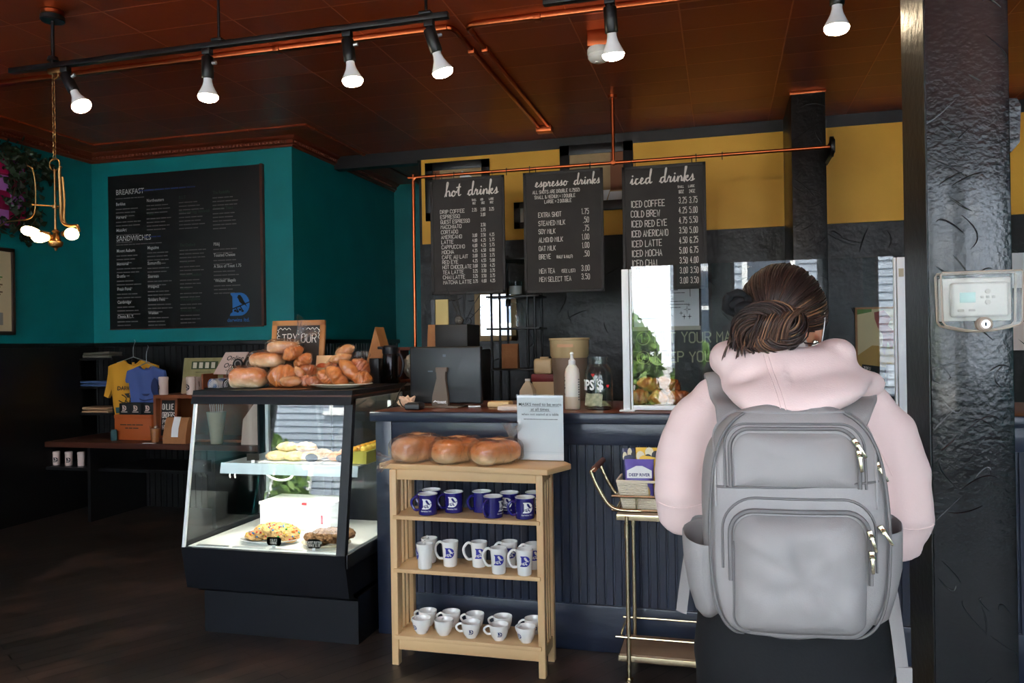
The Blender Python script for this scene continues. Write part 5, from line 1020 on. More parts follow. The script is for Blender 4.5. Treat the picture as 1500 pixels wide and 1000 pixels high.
# mi: 0 white, 1 grey, 2 blue, 3 green
txt(g, 'BREAKFAST', .068, p(.055, .125), sx=.86, bold=.006, mi=0); squiggle(g, 0, .62, .026, p(.215, .108), UX, UZ, 1, 2); squiggle(g, 0, .30, .018, p(.055, .15), UX, UZ, 2, 1)
txt(g, 'SANDWICHES', .068, p(.055, .428), sx=.86, bold=.006, mi=0); squiggle(g, 0, .17, .024, p(.245, .41), UX, UZ, 3, 2); squiggle(g, 0, .48, .018, p(.055, .452), UX, UZ, 4, 1)
def item(t, fx, fz, rows, mi=0, wd=.27, seed=0):
    if t: txt(g, t, .040, p(fx, fz), sx=.82, mi=mi, bold=.006 if mi == 0 else 0)
    R = random.Random(seed+int(fz*1000)+int(fx*777))
    for k in range(rows): squiggle(g, 0, wd*R.uniform(.7, 1.0) if k < rows-1 else wd*R.uniform(.4, .8), .020, p(fx, fz+.024+k*.0235), UX, UZ, R.randint(0, 999), 1)
for t, z, n in (('Berklee', .195, 3), ('Harvard', .28, 3), ('MassArt', .365, 3), ('Mount Auburn', .50, 3), ('Memorial', .585, 3), ('Brattle', .665, 3), ('Fresh Pond', .75, 3), ('Cambridge', .835, 4), ('Classic B.L.T.', .93, 2)): item(t, .055, z, n)
for t, z, n, m_ in (('Northeastern', .185, 3, 0), ('Tufts', .27, 4, 3), ('Magazine', .49, 4, 0), ('Somerville', .59, 3, 0), ('Sherman', .675, 2, 0), ('Prospect', .74, 3, 0), ('Soldiers Field', .825, 3, 0), ('Walden', .91, 3, 0)): item(t, .265, z, n, m_)
for t, z, n in (('B.L.T.', .18, 4), ('The Little Egg Sandwich', .275, 4), ('The Oxford', .485, 4), ('Harvey', .59, 3), ('Tempeh Reuben', .675, 3), ('Garden', .76, 2), ('The Longfellow', .83, 2), ('Avocado Toast', .90, 3)): item(t, .48, z, n, 3)
for t, z, n, m_ in (('The Radcliffe', .165, 4, 3), ('Avocado Toast', .265, 5, 3), ('PB&J', .49, 2, 0), ('Toasted Cheese', .56, 2, 0), ('A Slice of Toast 1.75', .63, 3, 0), ('"Wicked" Bagels', .72, 3, 0)): item(t, .70, z, n, m_)
obj('lettering', g, [mat('menu_white', rgb(190, 184, 180), .7), mat('menu_grey', rgb(96, 90, 88), .7), mat('menu_blue', rgb(30, 48, 100), .7), mat('menu_green', rgb(40, 66, 46), .7)], q, local=True)
g = G(); logo(g, .20, p(.80, .935), md=0, mb=1, word=0, lift=.001); obj('logo_print', g, [mat('logo_blue', rgb(40, 112, 186), .6), MATS['black_menu_print']], q, local=True)
# ---------------------------------------------------------------- left wall: poster, stained window hanging, ivy
def lw(P_, x=-5.617): return [(x, a, b) for a, b in P_]
q = thing('wall_poster', 'dark framed poster on the left teal wall under the ivy', 'poster', (-5.62, 4.9, 1.55))
g = G()
for a in ((4.55, 4.58, 1.55, 2.255), (5.21, 5.24, 1.55, 2.255), (4.55, 5.24, 1.55, 1.58), (4.55, 5.24, 2.225, 2.255)): g.box(-5.62, -5.595, a[0], a[1], a[2], a[3], .003)
obj('frame', g, mat('dark_wood_frame', rgb(58, 44, 34), .5), q)
g = G().box(-5.615, -5.608, 4.575, 5.215, 1.575, 2.23)
for k in range(10): z = 1.85+k*.02; g.box(-5.608, -5.607, 5.05, 5.09+.02*(k % 3), z, z+.012, mi=1 if k < 6 else 2)
g.box(-5.608, -5.607, 5.05, 5.13, 1.63, 1.73, mi=3)
obj('print', g, [mat('poster_paper', rgb(216, 196, 156), .7), mat('poster_brown', rgb(120, 90, 60), .7), mat('poster_green', rgb(90, 130, 60), .7), mat('poster_grey', rgb(150, 146, 138), .7)], q)
q = thing('stained_hanging', 'magenta and violet stained panel behind ivy on the left wall', 'stained panel', (-5.62, 5.0, 2.4))
g = G().box(-5.62, -5.604, 4.6, 5.36, 2.42, 3.0, mi=0)
R = random.Random(2)
for k in range(5):
    for j in range(4): y_, z_ = 4.62+k*.148, 2.44+j*.14; g.box(-5.604, -5.601, y_, y_+.13, z_, z_+.125, mi=R.choice([1, 1, 2, 0]))
obj('panel', g, [mat('deep_magenta', rgb(150, 16, 70), .4), mat('magenta_glass', rgb(206, 26, 96), .3), mat('violet_glass', rgb(196, 120, 206), .3)], q)
q = thing('ivy_garland', 'dark green ivy trailing round the magenta panel', 'ivy', (-5.58, 5.1, 2.7)); g = G(); gv = G(); R = random.Random(5)
vines = [catmull([(-5.57, 4.5, 3.02), (-5.55, 4.9, 3.05), (-5.56, 5.3, 3.03), (-5.56, 5.5, 2.98), (-5.57, 5.56, 2.92)]), catmull([(-5.56, 5.30, 3.02), (-5.56, 5.38, 2.85), (-5.57, 5.36, 2.65), (-5.56, 5.40, 2.50), (-5.57, 5.33, 2.42)]), catmull([(-5.56, 5.1, 3.03), (-5.56, 5.22, 2.8), (-5.57, 5.18, 2.62)]), catmull([(-5.57, 4.5, 2.50), (-5.55, 4.9, 2.44), (-5.56, 5.2, 2.42), (-5.57, 5.38, 2.36)])]
for v in vines:
    gv.tube(v, .005, 5)
    for p_ in v:
        for k in range(8):
            c = p_+Vector((R.uniform(-.02, .035), R.gauss(0, .055), R.gauss(0, .05))); l = R.uniform(.022, .04)
            M = Matrix.Translation(c) @ Euler((R.uniform(-.8, .8)+pi/2, R.uniform(-.8, .8), R.uniform(0, 6)), 'XYZ').to_matrix().to_4x4() @ Matrix.Rotation(R.uniform(0, 6), 4, 'Z')
            g.add([(0, -l, 0), (l*.7, -l*.3, .006), (l*.45, l*.3, .0), (0, l, -.004), (-l*.45, l*.3, 0), (-l*.7, -l*.3, .006), (0, 0, -.006)], [(0, 1, 6), (1, 2, 6), (2, 3, 6), (3, 4, 6), (4, 5, 6), (5, 0, 6)], 0, M)
o = obj('leaves', g, mat('ivy_leaf', rgb(32, 54, 26), .55, vary=(rgb(20, 36, 18), 8)), q); o['kind'] = 'stuff'; obj('vine', gv, m_brownt, q)
# ---------------------------------------------------------------- merchandise shelf
ZM = .663
q = thing('merchandise_table', 'dark brown topped merchandise table along the alcove wall', 'table', (-4.2, 5.75, 0))
obj('table_top', G().box(-5.45, -2.75, 5.36, 6.075, ZM-.045, ZM, .004), m_brownt, q); obj('lower_shelf', G().box(-5.6, -2.8, 5.5, 6.07, .405, .43), m_bm, q)
for x in (-5.08, -3.9, -2.80): obj('side_panel', G().box(x, x+.03, 5.42, 6.07, 0, ZM-.045), m_bm, q)
q = thing('wall_shelf_unit', 'black shelf unit with folded clothes in the left corner', 'shelf', (-5.4, 5.9, 0))
for z in (1.09, .855, 1.345): obj('shelf', G().box(-5.59, -5.24, 5.88, 6.075, z-.02, z), m_bm, q)
for x in (-5.60, -5.25): obj('side_panel', G().box(x, x+.02, 5.90, 6.075, ZM+.002, 1.36), m_bm, q)
m_cl = [mat('grey_cloth', rgb(96, 90, 80), .9), mat('blue_cloth', rgb(64, 86, 130), .9), mat('beige_cloth', rgb(180, 140, 104), .9)]
def folded(loc, w, d, n, m, label, seed):
    g = G(); 
    for k in range(n):
        gg = G().box(-w/2, w/2, -d/2, d/2, k*.026, k*.026+.024, .009, seg=3); gg.v = [v+Vector((.012*noise.noise(v*9+Vector((seed, k, 0))), .012*noise.noise(v*8+Vector((k, seed, 3))), .012*noise.noise(v*12+Vector((seed, 0, k))) if v.z > .005 else 0)) for v in gg.v]; g.add(gg.v, gg.f)
    single('folded_shirts', place(g, T(*loc)), m, label, 'clothes')
folded((-5.41, 5.97, 1.346), .28, .17, 2, m_cl[0], 'grey folded shirts on the top of the black shelf unit', 1)
folded((-5.42, 5.96, 1.091), .30, .17, 2, m_cl[1], 'blue folded shirts on the middle shelf of the black unit', 2)
folded((-5.42, 5.96, .856), .28, .17, 2, m_cl[2], 'rumpled beige shirt on the low shelf of the black unit', 3)
m_can = mat('cream_can', rgb(226, 200, 190), .45)
def can(loc, rz, label, grp, sc=1.0):
    q = thing('travel_cup', label, 'cup', loc, rz, grp); obj('body', G().lathe([(0, 0), (.034, 0), (.036, .004), (.037, .125), (0, .125)], 32), m_can, q, local=True); obj('lid', G().lathe([(.038, .12), (.039, .124), (.039, .142), (.034, .147), (0, .147)], 32), m_can, q, local=True)
    g = G(); logo(g, .05, (-.024, 0, .035), md=0, mb=1); obj('printed_logo', wrapped(g, lambda z: .0372, 0), [m_ink, m_can], q, local=True); return q
c0 = can((-4.435, 5.55, 1.042), -.85, 'cream travel cup at the left end of the wooden crate beside the blue shirt', 'cream travel cups'); dup(c0, (-4.18, 5.56, 1.042), -.35, 'cream travel cup in front of the shop picture on the crate')
for k, (x, l) in enumerate([(-5.60+.03, 'cream travel cup farthest left on the low dark shelf'), (-5.44, 'cream travel cup second along the low dark shelf'), (-5.31, 'cream travel cup third along the low dark shelf'), (-5.17, 'cream travel cup at the right end of the low dark shelf')]):
    dup(c0, (x, 5.60, .431), (.5, .6, -.9, -.4)[k], l, 'cream travel cups on the low shelf', scale=.8)
# T-shirts on hangers
def shirt(name, label, loc, w, h, m, sleeve, art, rz=0, grp=None):
    q = thing(name, label, 'shirt', loc, rz); nk = w*.17
    out = [(-nk, 0), (-w*.30, -h*.03), (-w*.5, -h*.10), (-w*.5-sleeve, -h*.62 if sleeve > .02 else -h*.34), (-w*.5-sleeve*.3, -h*.66 if sleeve > .02 else -h*.38), (-w*.38, -h*.36), (-w*.36, -h*.7), (-w*.37, -h), (0, -h*1.01), (w*.37, -h), (w*.36, -h*.7), (w*.38, -h*.36), (w*.5+sleeve*.3, -h*.66 if sleeve > .02 else -h*.38), (w*.5+sleeve, -h*.62 if sleeve > .02 else -h*.34), (w*.5, -h*.10), (w*.30, -h*.03), (nk, 0), (nk*.6, -h*.06), (0, -h*.085), (-nk*.6, -h*.06)]
    b = bmesh.new(); f = b.faces.new([b.verts.new((p_[0], 0, p_[1])) for p_ in out]); bmesh.ops.triangulate(b, faces=[f])
    bmesh.ops.subdivide_edges(b, edges=b.edges[:], cuts=3, use_grid_fill=True)
    r_ = bmesh.ops.extrude_face_region(b, geom=b.faces[:]); bmesh.ops.translate(b, verts=[e for e in r_['geom'] if isinstance(e, bmesh.types.BMVert)], vec=(0, .03, 0))
    fold = lambda v: .012*sin(v.x*38+v.z*6)+.010*noise.noise(v*7)
    for v in b.verts: v.co.y += fold(v.co)
    obj('cloth', G().bm(b), m, q, local=True, sharp=60)
    g = G(); ms = art(g, w, h); g.v = [Vector((v.x, v.y+fold(v)-.004, v.z)) for v in g.v]; obj('print', g, ms, q, local=True)
    obj('collar', G().tube(catmull([(-nk, .0, 0), (-nk*.6, -.004, -h*.06), (0, -.006, -h*.085), (nk*.6, -.004, -h*.06), (nk, 0, 0)], 4), .006, 6).box(-.012, .012, .012, .014, -h*.07, -h*.035), m, q, local=True)
    t = obj('hanger', G().tube(catmull([(0, .015, .03), (0, .015, .10), (.01, .015, .14), (.02, .015, .165), (.01, .02, .18)], 4), .0025, 6).tube([(-w*.34, .015, -.02), (0, .015, .03), (w*.34, .015, -.02)], .004, 6), m_alu, q, local=True); return q
m_ink2 = mat('shirt_ink', rgb(46, 44, 40), .8); m_tealp = mat('shirt_teal_ink', rgb(52, 92, 96), .8)
def sh_a(g, w, h):
    txt(g, 'DARWINS', .05, (-.14, -.006, -h*.52), sx=.8, bold=.02)
    for k in range(5): ribbon(g, catmull([(-.10+.05*k, -h*.6-.02*(k % 2), 0), (-.06+.05*k, -h*.66, 0), (-.08+.05*k, -h*.74, 0), (-.12+.05*k, -h*.7, 0)], 4), .008, (0, -.006, 0), UX, UZ)
    poly2(g, [(-.08, -h*.58), (.04, -h*.56), (.07, -h*.62), (-.05, -h*.64)], (0, -.006, 0), UX, UZ, 0, .001); poly2(g, [(-.15, -h*.82), (.1, -h*.80), (.1, -h*.9), (-.15, -h*.92)], (0, -.006, 0), UX, UZ, 1, .001); return [m_ink2, m_tealp]
def sh_b(g, w, h):
    poly2(g, [(-.03, -h*.62), (.05, -h*.62), (.03, -h*.67), (-.0, -h*.67)], (0, -.006, 0), UX, UZ, 0, .001); ribbon(g, catmull([(-.06, -h*.74, 0), (0, -h*.77, 0), (.07, -h*.74, 0)], 5), .01, (0, -.006, 0), UX, UZ)
    poly2(g, [(.10+.045*cos(a), -h*.47+.08*sin(a)) for a in [k*pi/7 for k in range(14)]], (0, -.006, 0), UX, UZ, 0, .001); return [mat('shirt_blue_ink', rgb(40, 52, 96), .8)]
shirt('yellow_shirt', 'mustard yellow long sleeved shirt hanging in the alcove', (-5.00, 5.86, 1.32), .46, .50, mat('mustard_cloth', rgb(222, 158, 44), .9), .05, sh_a, radians(6))
shirt('blue_shirt', 'small blue shirt hanging in front of the yellow shirt', (-4.80, 5.78, 1.27), .36, .38, mat('denim_blue_cloth', rgb(78, 98, 158), .9), .02, sh_b)
def cardbox(name, label, x0, x1, y0, y1, z0, z1, m, word=None):
    q = thing(name, label, 'box', ((x0+x1)/2, (y0+y1)/2, z0)); obj('carton', G().box(x0, x1, y0, y1, z0, z1, .003), m, q)
    obj('lid', G().box(x0-.002, x1+.002, y0-.002, y1+.002, z1-.03, z1+.001, .002), m, q)
    if word: word(q)
m_orb = mat('orange_carton', rgb(176, 84, 32), .6)
def wv(q):
    g = G()
    for k in range(2): squiggle(g, 0, .22 if k == 0 else .13, .02, (-4.87+k*.05, 5.559, .79-k*.028), UX, UZ, k+30)
    obj('print', g, m_ink2, q)
cardbox('orange_carton', 'orange brown carton under the row of small black boxes', -4.93, -4.565, 5.56, 5.80, ZM, .872, m_orb, wv)
cardbox('small_carton', 'small brown carton between the orange carton and the crate', -4.555, -4.495, 5.60, 5.80, ZM, .87, MATS['kraft_paper'])
for k, (x, l) in enumerate([(-4.885, 'small black logo box at the left of three'), (-4.775, 'small black logo box in the middle of three'), (-4.657, 'small black logo box at the right of three')]):
    q = thing('logo_box', l+' on the orange carton', 'box', (x+.055, 5.60, .874), 0, 'black logo boxes'); obj('carton', G().box(x, x+.108, 5.565, 5.67, .874, .968, .002), m_ink, q)
    g = G(); logo(g, .045, (x+.028, 5.5648, .905), md=0, mb=1); g.box(x+.02, x+.08, 5.564, 5.5645, .893, .899); obj('printed_logo', g, [mat('cream_print2', rgb(220, 190, 176), .6), m_ink], q)
single('small_canister', G().lathe([(0, 0), (.025, 0), (.026, .07), (.02, .09), (0, .09)], 20, (-4.90, 5.52, ZM)), m_tealp, 'small teal canister at the left end of the orange carton', 'canister')
q = thing('wooden_crate', 'open wooden crate holding the shop picture and cups', 'crate', (-4.2, 5.68, ZM)); 
obj('crate', G().box(-4.52, -3.6, 5.53, 5.86, 1.012, 1.04, .002).box(-4.52, -4.495, 5.53, 5.86, ZM, 1.012).box(-3.625, -3.6, 5.53, 5.86, ZM, 1.012).box(-4.52, -3.6, 5.84, 5.86, ZM, 1.012).box(-4.52, -3.6, 5.53, 5.86, ZM, ZM+.02), m_crate, q)
q = thing('chalk_sign', 'small framed chalk sign reading online orders inside the crate', 'sign', (-4.42, 5.565, ZM+.021), 0, rot=(radians(-4), 0, 0))
obj('frame', G().box(-.085, .085, 0, .012, 0, .02).box(-.085, .085, 0, .012, .31, .33).box(-.085, -.065, 0, .012, 0, .33).box(.065, .085, 0, .012, 0, .33), m_crate, q, local=True); obj('slate', G().box(-.066, .066, .003, .009, .018, .312), m_ink, q, local=True)
g = G(); chalk(g, 'ONLINE', .045, (-.056, .003, .235), w=.005, sx=.5); chalk(g, 'ORDERS', .045, (-.056, .003, .165), w=.005, sx=.5); chalk(g, 'PICK UP', .034, (-.05, .003, .115), w=.004, sx=.6); chalk(g, 'HERE', .034, (-.05, .003, .07), w=.004, sx=.6); obj('lettering', g, m_chalk, q, local=True)
paperbag('paper_bag', 'brown paper bag with a white receipt on the merchandise table', (-4.21, 5.44, ZM+.001), .21, .205, .12, 0, True)
q = thing('iced_coffee', 'tall cup of milky coffee on the merchandise table', 'cup', (-4.425, 5.43, ZM+.001)); obj('cup', G().lathe([(0, 0), (.030, 0), (.040, .13), (.042, .132), (.040, .134), (.029, .004), (0, .004)], 32), m_jar, q, local=True); obj('coffee', G().lathe([(0, .005), (.028, .005), (.0375, .112), (0, .112)], 32), mat('milky_coffee', rgb(190, 120, 70), .5), q, local=True)
single('napkin', G().box(-4.50, -4.39, 5.37, 5.40, ZM, ZM+.003), m_paper, 'flat white napkin at the front of the merchandise table', 'napkin')
q = thing('shop_picture', 'unframed picture of a shop front standing on the crate', 'picture', (-4.19, 5.70, 1.041), 0, rot=(radians(-10), 0, radians(0)))
g = G().box(-.195, .195, 0, .02, 0, .30)
def pq(a, b, c, d, mi): g.box(-.195+a*.39, -.195+b*.39, -.0015-.0006*mi, 0, c*.30, d*.30, mi=mi)
pq(0, 1, .45, 1, 1); pq(.2, .85, .68, .9, 2); pq(.15, .8, .05, .47, 3)
for k in range(4): pq(.24+k*.15, .33+k*.15, .71, .87, 4)
for k in range(5): ribbon(g, [(-.08+.05*k, .10), (-.07+.05*k, .06)], .006, (0, -.004, 0), UX, UZ, 5)
squiggle(g, -.07, .09, .008, (0, -.003, .178), UX, UZ, 77, 5); obj('canvas', g, [mat('picture_ground', rgb(176, 150, 120), .8), mat('picture_olive', rgb(166, 156, 112), .8, vary=(rgb(140, 132, 84), 12)), mat('picture_green', rgb(66, 80, 56), .8), mat('picture_pink', rgb(190, 164, 150), .8), mat('picture_pale', rgb(214, 206, 186), .8), m_ink2], q, local=True)
q = thing('order_sign', 'slanted pink white online order sign behind the rolled socks', 'sign', (-3.88, 5.62, 1.205), 0, rot=(radians(-22), 0, radians(0)))
obj('panel', G().add([(-.135, 0, 0), (.085, 0, 0), (.145, 0, .19), (-.065, 0, .19), (-.135, .01, 0), (.085, .01, 0), (.145, .01, .19), (-.065, .01, .19)], [(0, 1, 2, 3), (4, 5, 6, 7), (0, 1, 5, 4), (1, 2, 6, 5), (2, 3, 7, 6), (3, 0, 4, 7)]), mat('pinkish_paper', rgb(226, 196, 186), .7), q, local=True)
g = G(); txt(g, 'Online', .058, (-.045, 0, .118), shear=.25, bold=.012); txt(g, 'Order', .058, (-.058, 0, .055), shear=.25, bold=.012); txt(g, 'Pick up', .018, (-.03, 0, .025), shear=.2); obj('lettering', g, m_ink, q, local=True)
q = thing('sock_tray', 'brown wooden tray of rolled socks beside the bakery case', 'tray', (-3.82, 5.6, 1.041)); obj('tray', G().box(-4.06, -3.58, 5.55, 5.74, 1.041, 1.06).box(-4.06, -4.045, 5.53, 5.74, 1.041, 1.21).box(-4.06, -3.58, 5.725, 5.74, 1.041, 1.20), m_crate, q)
def socks(x, z, m1, label):
    q = thing('rolled_socks', label, 'socks', (x, 5.60, z), 0, 'rolled socks in the tray')
    g = G(); g.cyl((x, 5.56, z), (x+.05, 5.70, z), .052, n=28); obj('roll', g, m1, q); g = G()
    for k in range(3): g.tube([(x+.018+(.014+.013*k)*cos(a), 5.558, z+(.014+.013*k)*sin(a)) for a in [j*pi/12 for j in range(25)]], .0025, 5)
    obj('stripes', g, m_logow, q); obj('band', G().box(x-.055, x+.055, 5.545, 5.552, z-.055, z-.02), m_ink, q)
socks(-3.99, 1.118, mat('blue_white_knit', rgb(112, 134, 180), .9, vary=(rgb(220, 216, 214), 18, .06)), 'blue and white rolled socks at the left of the tray')
socks(-3.85, 1.118, mat('dark_knit', rgb(52, 50, 56), .9), 'dark rolled socks with a round tag in the tray'); socks(-3.72, 1.118, mat('rust_knit', rgb(120, 50, 30), .9), 'rust coloured rolled socks at the right of the tray')
for x, l in ((-3.76, 'black round topped sock card in front of the order sign'), (-3.655, 'black round topped sock card nearest the loaves')):
    q = thing('sock_card', l, 'card', (x, 5.57, 1.175), 0, 'black sock cards'); P_ = [(x-.05, 1.175), (x+.05, 1.175), (x+.05, 1.28)]+[(x+.05*cos(a), 1.28+.05*sin(a)) for a in [k*pi/8 for k in range(1, 8)]]+[(x-.05, 1.28)]
    obj('card', G().prism(P_, -.003, (0, 5.585, 0)), m_ink, q); g = G().tube([(x+.028*cos(a), 5.583, 1.285+.028*sin(a)) for a in [k*pi/10 for k in range(21)]], .005, 6).box(x-.045, x+.045, 5.582, 5.584, 1.23, 1.245); obj('print', g, mat('grey_card_print', rgb(150, 140, 136), .7), q)
# vase and paper seen through the case
q = thing('glass_vase', 'pale tapered vase of straws seen through the bakery case', 'vase', (-3.87, 5.45, ZM+.001)); obj('vase', G().lathe([(0, 0), (.045, 0), (.055, .1), (.075, .25), (.072, .25), (.05, .1), (.04, .006), (0, .006)], 32), mat('frosted_vase', rgb(190, 178, 158), .4), q, local=True)
R = random.Random(4); g = G()
for k in range(9): a = k*.7; g.cyl((.02*cos(a), .02*sin(a), .02), (.06*cos(a), .05*sin(a), .33+.03*(k % 3)), .004, n=6)
obj('straws', g, m_can, q, local=True)
single('hanging_bag', G().loft([[(-3.62, 5.40, ZM+.002), (-3.44, 5.40, ZM+.002), (-3.44, 5.50, ZM+.002), (-3.62, 5.50, ZM+.002)], [(-3.60, 5.40, .86), (-3.42, 5.40, .86), (-3.42, 5.50, .86), (-3.60, 5.50, .86)], [(-3.52, 5.43, .98), (-3.42, 5.43, .98), (-3.42, 5.45, .98), (-3.52, 5.45, .98)]]), m_can, 'pale pinkish paper bag seen through the bakery case', 'paper bag')
# ---------------------------------------------------------------- track lights
m_bulbw = mat('white_bulb_glass', rgb(236, 236, 240), .2)
m_glow = mat('lit_bulb_face', rgb(255, 240, 220), .4, emit=((1.0, .80, .52, 1), 80))
def track(label, x0, x1, rods):
    q = thing('light_track', label, 'light track', ((x0+x1)/2, 3.446, 2.93)); obj('track', G().box(x0, x1, 3.428, 3.464, 2.915, 2.942, .003), m_bm, q)
    for x in rods: obj('rod', G().cyl((x, 3.446, 2.94), (x, 3.446, H), .007).box(x-.03, x+.03, 3.42, 3.47, 2.94, 2.955, .004), m_bm, q)
    return q
q = track('long black light track with four spotlights over the left of the shop', -3.69, -1.19, (-2.40, -1.30))
obj('rod', G().cyl((-3.41, 3.446, 2.94), (-3.41, 3.446, 3.17), .009).lathe([(0, 2.955), (.03, 2.955), (.025, 2.975), (0, 2.975)], 20, (-3.41, 3.446, 0)), m_bm, q)
obj('canopy', G().lathe([(0, 3.165), (.055, 3.165), (.06, 3.17), (.06, 3.19), (.055, 3.193), (.05, 3.193), (.05, H), (0, H)], 32, (-3.41, 3.446, 0)), m_bm, q); obj('canopy_band', G().lathe([(.051, 3.193), (.057, 3.2), (.057, 3.215), (.051, H)], 32, (-3.41, 3.446, 0)), m_copper, q)
track('short black light track with two spotlights over the counter', -.745, .75, (-.60, .6))
def spot(x, tilt, yawd, label, lit=True):
    q = thing('track_spotlight', label, 'spotlight', (x, 3.446, 2.915), 0, None)
    R_ = Matrix.Rotation(yawd, 4, 'Z') @ Matrix.Rotation(tilt, 4, 'Y'); 
    obj('mount', G().box(-.022, .022, -.018, .018, -.03, .0, .003).cyl((0, 0, -.05), (0, 0, -.02), .012), m_bm, q, local=True)
    M = Matrix.Translation((0, 0, -.045)) @ R_
    obj('socket', G().lathe([(0, .005), (.026, .005), (.029, 0), (.029, -.10), (.026, -.105), (0, -.105)], 28, M=M), m_bm, q, local=True)
    obj('knob', G().cyl((.028, 0, -.03), (.05, 0, -.03), .009, n=12, M=M), m_alu, q, local=True)
    b = obj('bulb', G().lathe([(0, -.10), (.020, -.10), (.021, -.12), (.026, -.14), (.038, -.165), (.047, -.182), (.049, -.192)], 32, M=M, cap=False), m_bulbw, q, local=True)
    obj('lit_face', G().lathe([(.049, -.192), (.0475, -.202), (.040, -.212), (.022, -.219), (0, -.221)], 32, M=M), m_glow, b, local=True); return q
spot(-3.33, radians(-30), 0, 'spotlight tilted beside the chandelier chain at the left track end'); spot(-2.467, radians(0), 0, 'spotlight pointing straight down, second on the long track'); spot(-1.70, radians(-7), 0, 'spotlight third along the long track')
spot(-1.285, radians(-18), radians(35), 'spotlight tilted backwards at the right end of the long track'); spot(-.45, radians(-12), radians(80), 'spotlight overlapping the smoke detector'); spot(.475, radians(2), 0, 'spotlight with only bulb in view over the customer')
# ---------------------------------------------------------------- chandelier
cx, cy = -3.41, 3.446
q = thing('brass_chandelier', 'antique brass chandelier with three glowing bulbs hanging by a chain', 'chandelier', (cx, cy, 1.95))
g = G(); z = 2.43; k = 0
while z < 2.905:
    r_ = [(cx+(.008*cos(a) if k % 2 == 0 else 0), cy+(0 if k % 2 == 0 else .008*cos(a)), z+.016+.016*sin(a)) for a in [j*pi/6 for j in range(12)]]; g.tube(r_, .0018, 5, closed=True); z += .026; k += 1
obj('chain', g, m_brass, q)
obj('hook', G().tube(catmull([(cx, cy, 2.91), (cx+.02, cy, 2.90), (cx+.03, cy, 2.87), (cx, cy, 2.86)], 4), .005, 6).box(cx-.03, cx+.06, cy-.012, cy+.012, 2.885, 2.915, .004), m_brass, q)
obj('ring', G().tube([(cx+.032*cos(a), cy, 2.405+.032*sin(a)) for a in [j*pi/12 for j in range(24)]], .0035, 8, closed=True), m_brass, q)
obj('stem', G().cyl((cx, cy, 2.02), (cx, cy, 2.38), .006).lathe([(0, 1.945), (.006, 1.948), (.010, 1.962), (.030, 1.970), (.036, 1.985), (.036, 1.995), (.026, 2.002), (.020, 2.02), (.012, 2.04), (.020, 2.05), (.010, 2.06), (0, 2.06)], 28, (cx, cy, 0)).lathe([(.0, 2.17), (.014, 2.172), (.014, 2.19), (0, 2.192)], 16, (cx, cy, 0)), m_brass, q)
obj('arm', G().tube(catmull([(cx-.075, cy-.10, 2.385), (cx-.05, cy-.09, 2.36), (cx-.045, cy-.08, 2.27), (cx-.05, cy-.08, 2.16), (cx-.08, cy-.08, 2.115), (cx-.16, cy-.08, 2.105), (cx-.24, cy-.08, 2.10), (cx-.31, cy-.08, 2.065)], 6), .0035, 8).cyl((cx-.06, cy-.09, 2.183), (cx, cy, 2.183), .004), m_brass, q)
obj('arm', G().tube(catmull([(cx+.05, cy-.01, 2.39), (cx+.04, cy-.01, 2.36), (cx+.036, cy, 2.2), (cx+.038, cy, 2.12), (cx+.06, cy, 2.085), (cx+.10, cy, 2.075), (cx+.14, cy, 2.072), (cx+.15, cy, 2.04)], 6), [.010]*26+[.006]*17 if False else .0085, 10).cyl((cx, cy, 2.183), (cx+.036, cy, 2.183), .004), m_brass, q)
obj('arm', G().tube(catmull([(cx, cy+.05, 2.35), (cx, cy+.06, 2.25), (cx, cy+.06, 2.12), (cx, cy+.10, 2.08), (cx-.04, cy+.14, 2.07)], 6), .006, 8), m_brass, q)
m_bulb = mat('clear_lit_bulb', rgb(255, 214, 150), .2, emit=((1.0, .66, .28, 1), 14))
def gbulb(c, d, r, dark=False):
    d = Vector(d).normalized(); c = Vector(c); M = Matrix.Translation(c) @ Vector((0, 0, 1)).rotation_difference(d).to_matrix().to_4x4()
    s = obj('socket', G().lathe([(0, -.085), (.016, -.085), (.018, -.07), (.018, -.035), (0, -.034)], 20, M=M), m_brass, q); obj('bulb', G().lathe([(0, -.036), (.014, -.035), (.018, -.025), (r*.95, .0), (r, .015), (r*.9, .035), (r*.5, .05), (0, .055)], 28, M=M), m_bulb, s)
gbulb((cx-.09, cy-.06, 2.045), (-.8, -.5, .2), .026); gbulb((cx-.02, cy-.07, 2.01), (-.1, -1, -.1), .027); gbulb((cx+.105, cy-.01, 2.03), (.9, -.4, -.1), .032)
# ---------------------------------------------------------------- thermostat and its cover on the near column
q = thing('thermostat_cover', 'clear locking plastic cover on the black column', 'thermostat cover', (.66, 2.40, 1.43)); x0, x1, z0, z1, y0 = .566, .760, 1.447, 1.592, 2.334
prf = [(x0+.003, z1-.004), (x0, z1-.012), (x0+.003, z0+.01), (x0+.01, z0)]+[(x0+.01+(x1-x0-.02)*t, z0-.016*sin(pi*t)) for t in [k/12 for k in range(1, 12)]]+[(x1-.01, z0), (x1-.003, z0+.01), (x1, z1-.012), (x1-.003, z1-.004)]
n = len(prf); g = G(); g.add([(a, y0, b) for a, b in prf]+[(a, 2.398, b) for a, b in prf], [tuple(range(n))]+[(i, (i+1) % n, n+(i+1) % n, n+i) for i in range(n)])
obj('clear_box', g, glass('thick_plastic', tint=(.94, .97, .96, 1), body=(rgb(216, 222, 220), .10), bump=(9, .12)), q)
obj('base_rim', G().tube([(a, 2.392, b) for a, b in prf], .0035, 6, closed=True).tube([(a, y0+.002, b) for a, b in prf], .0028, 6, closed=True), mat('cream_plastic_rim', rgb(196, 178, 160), .4), q)
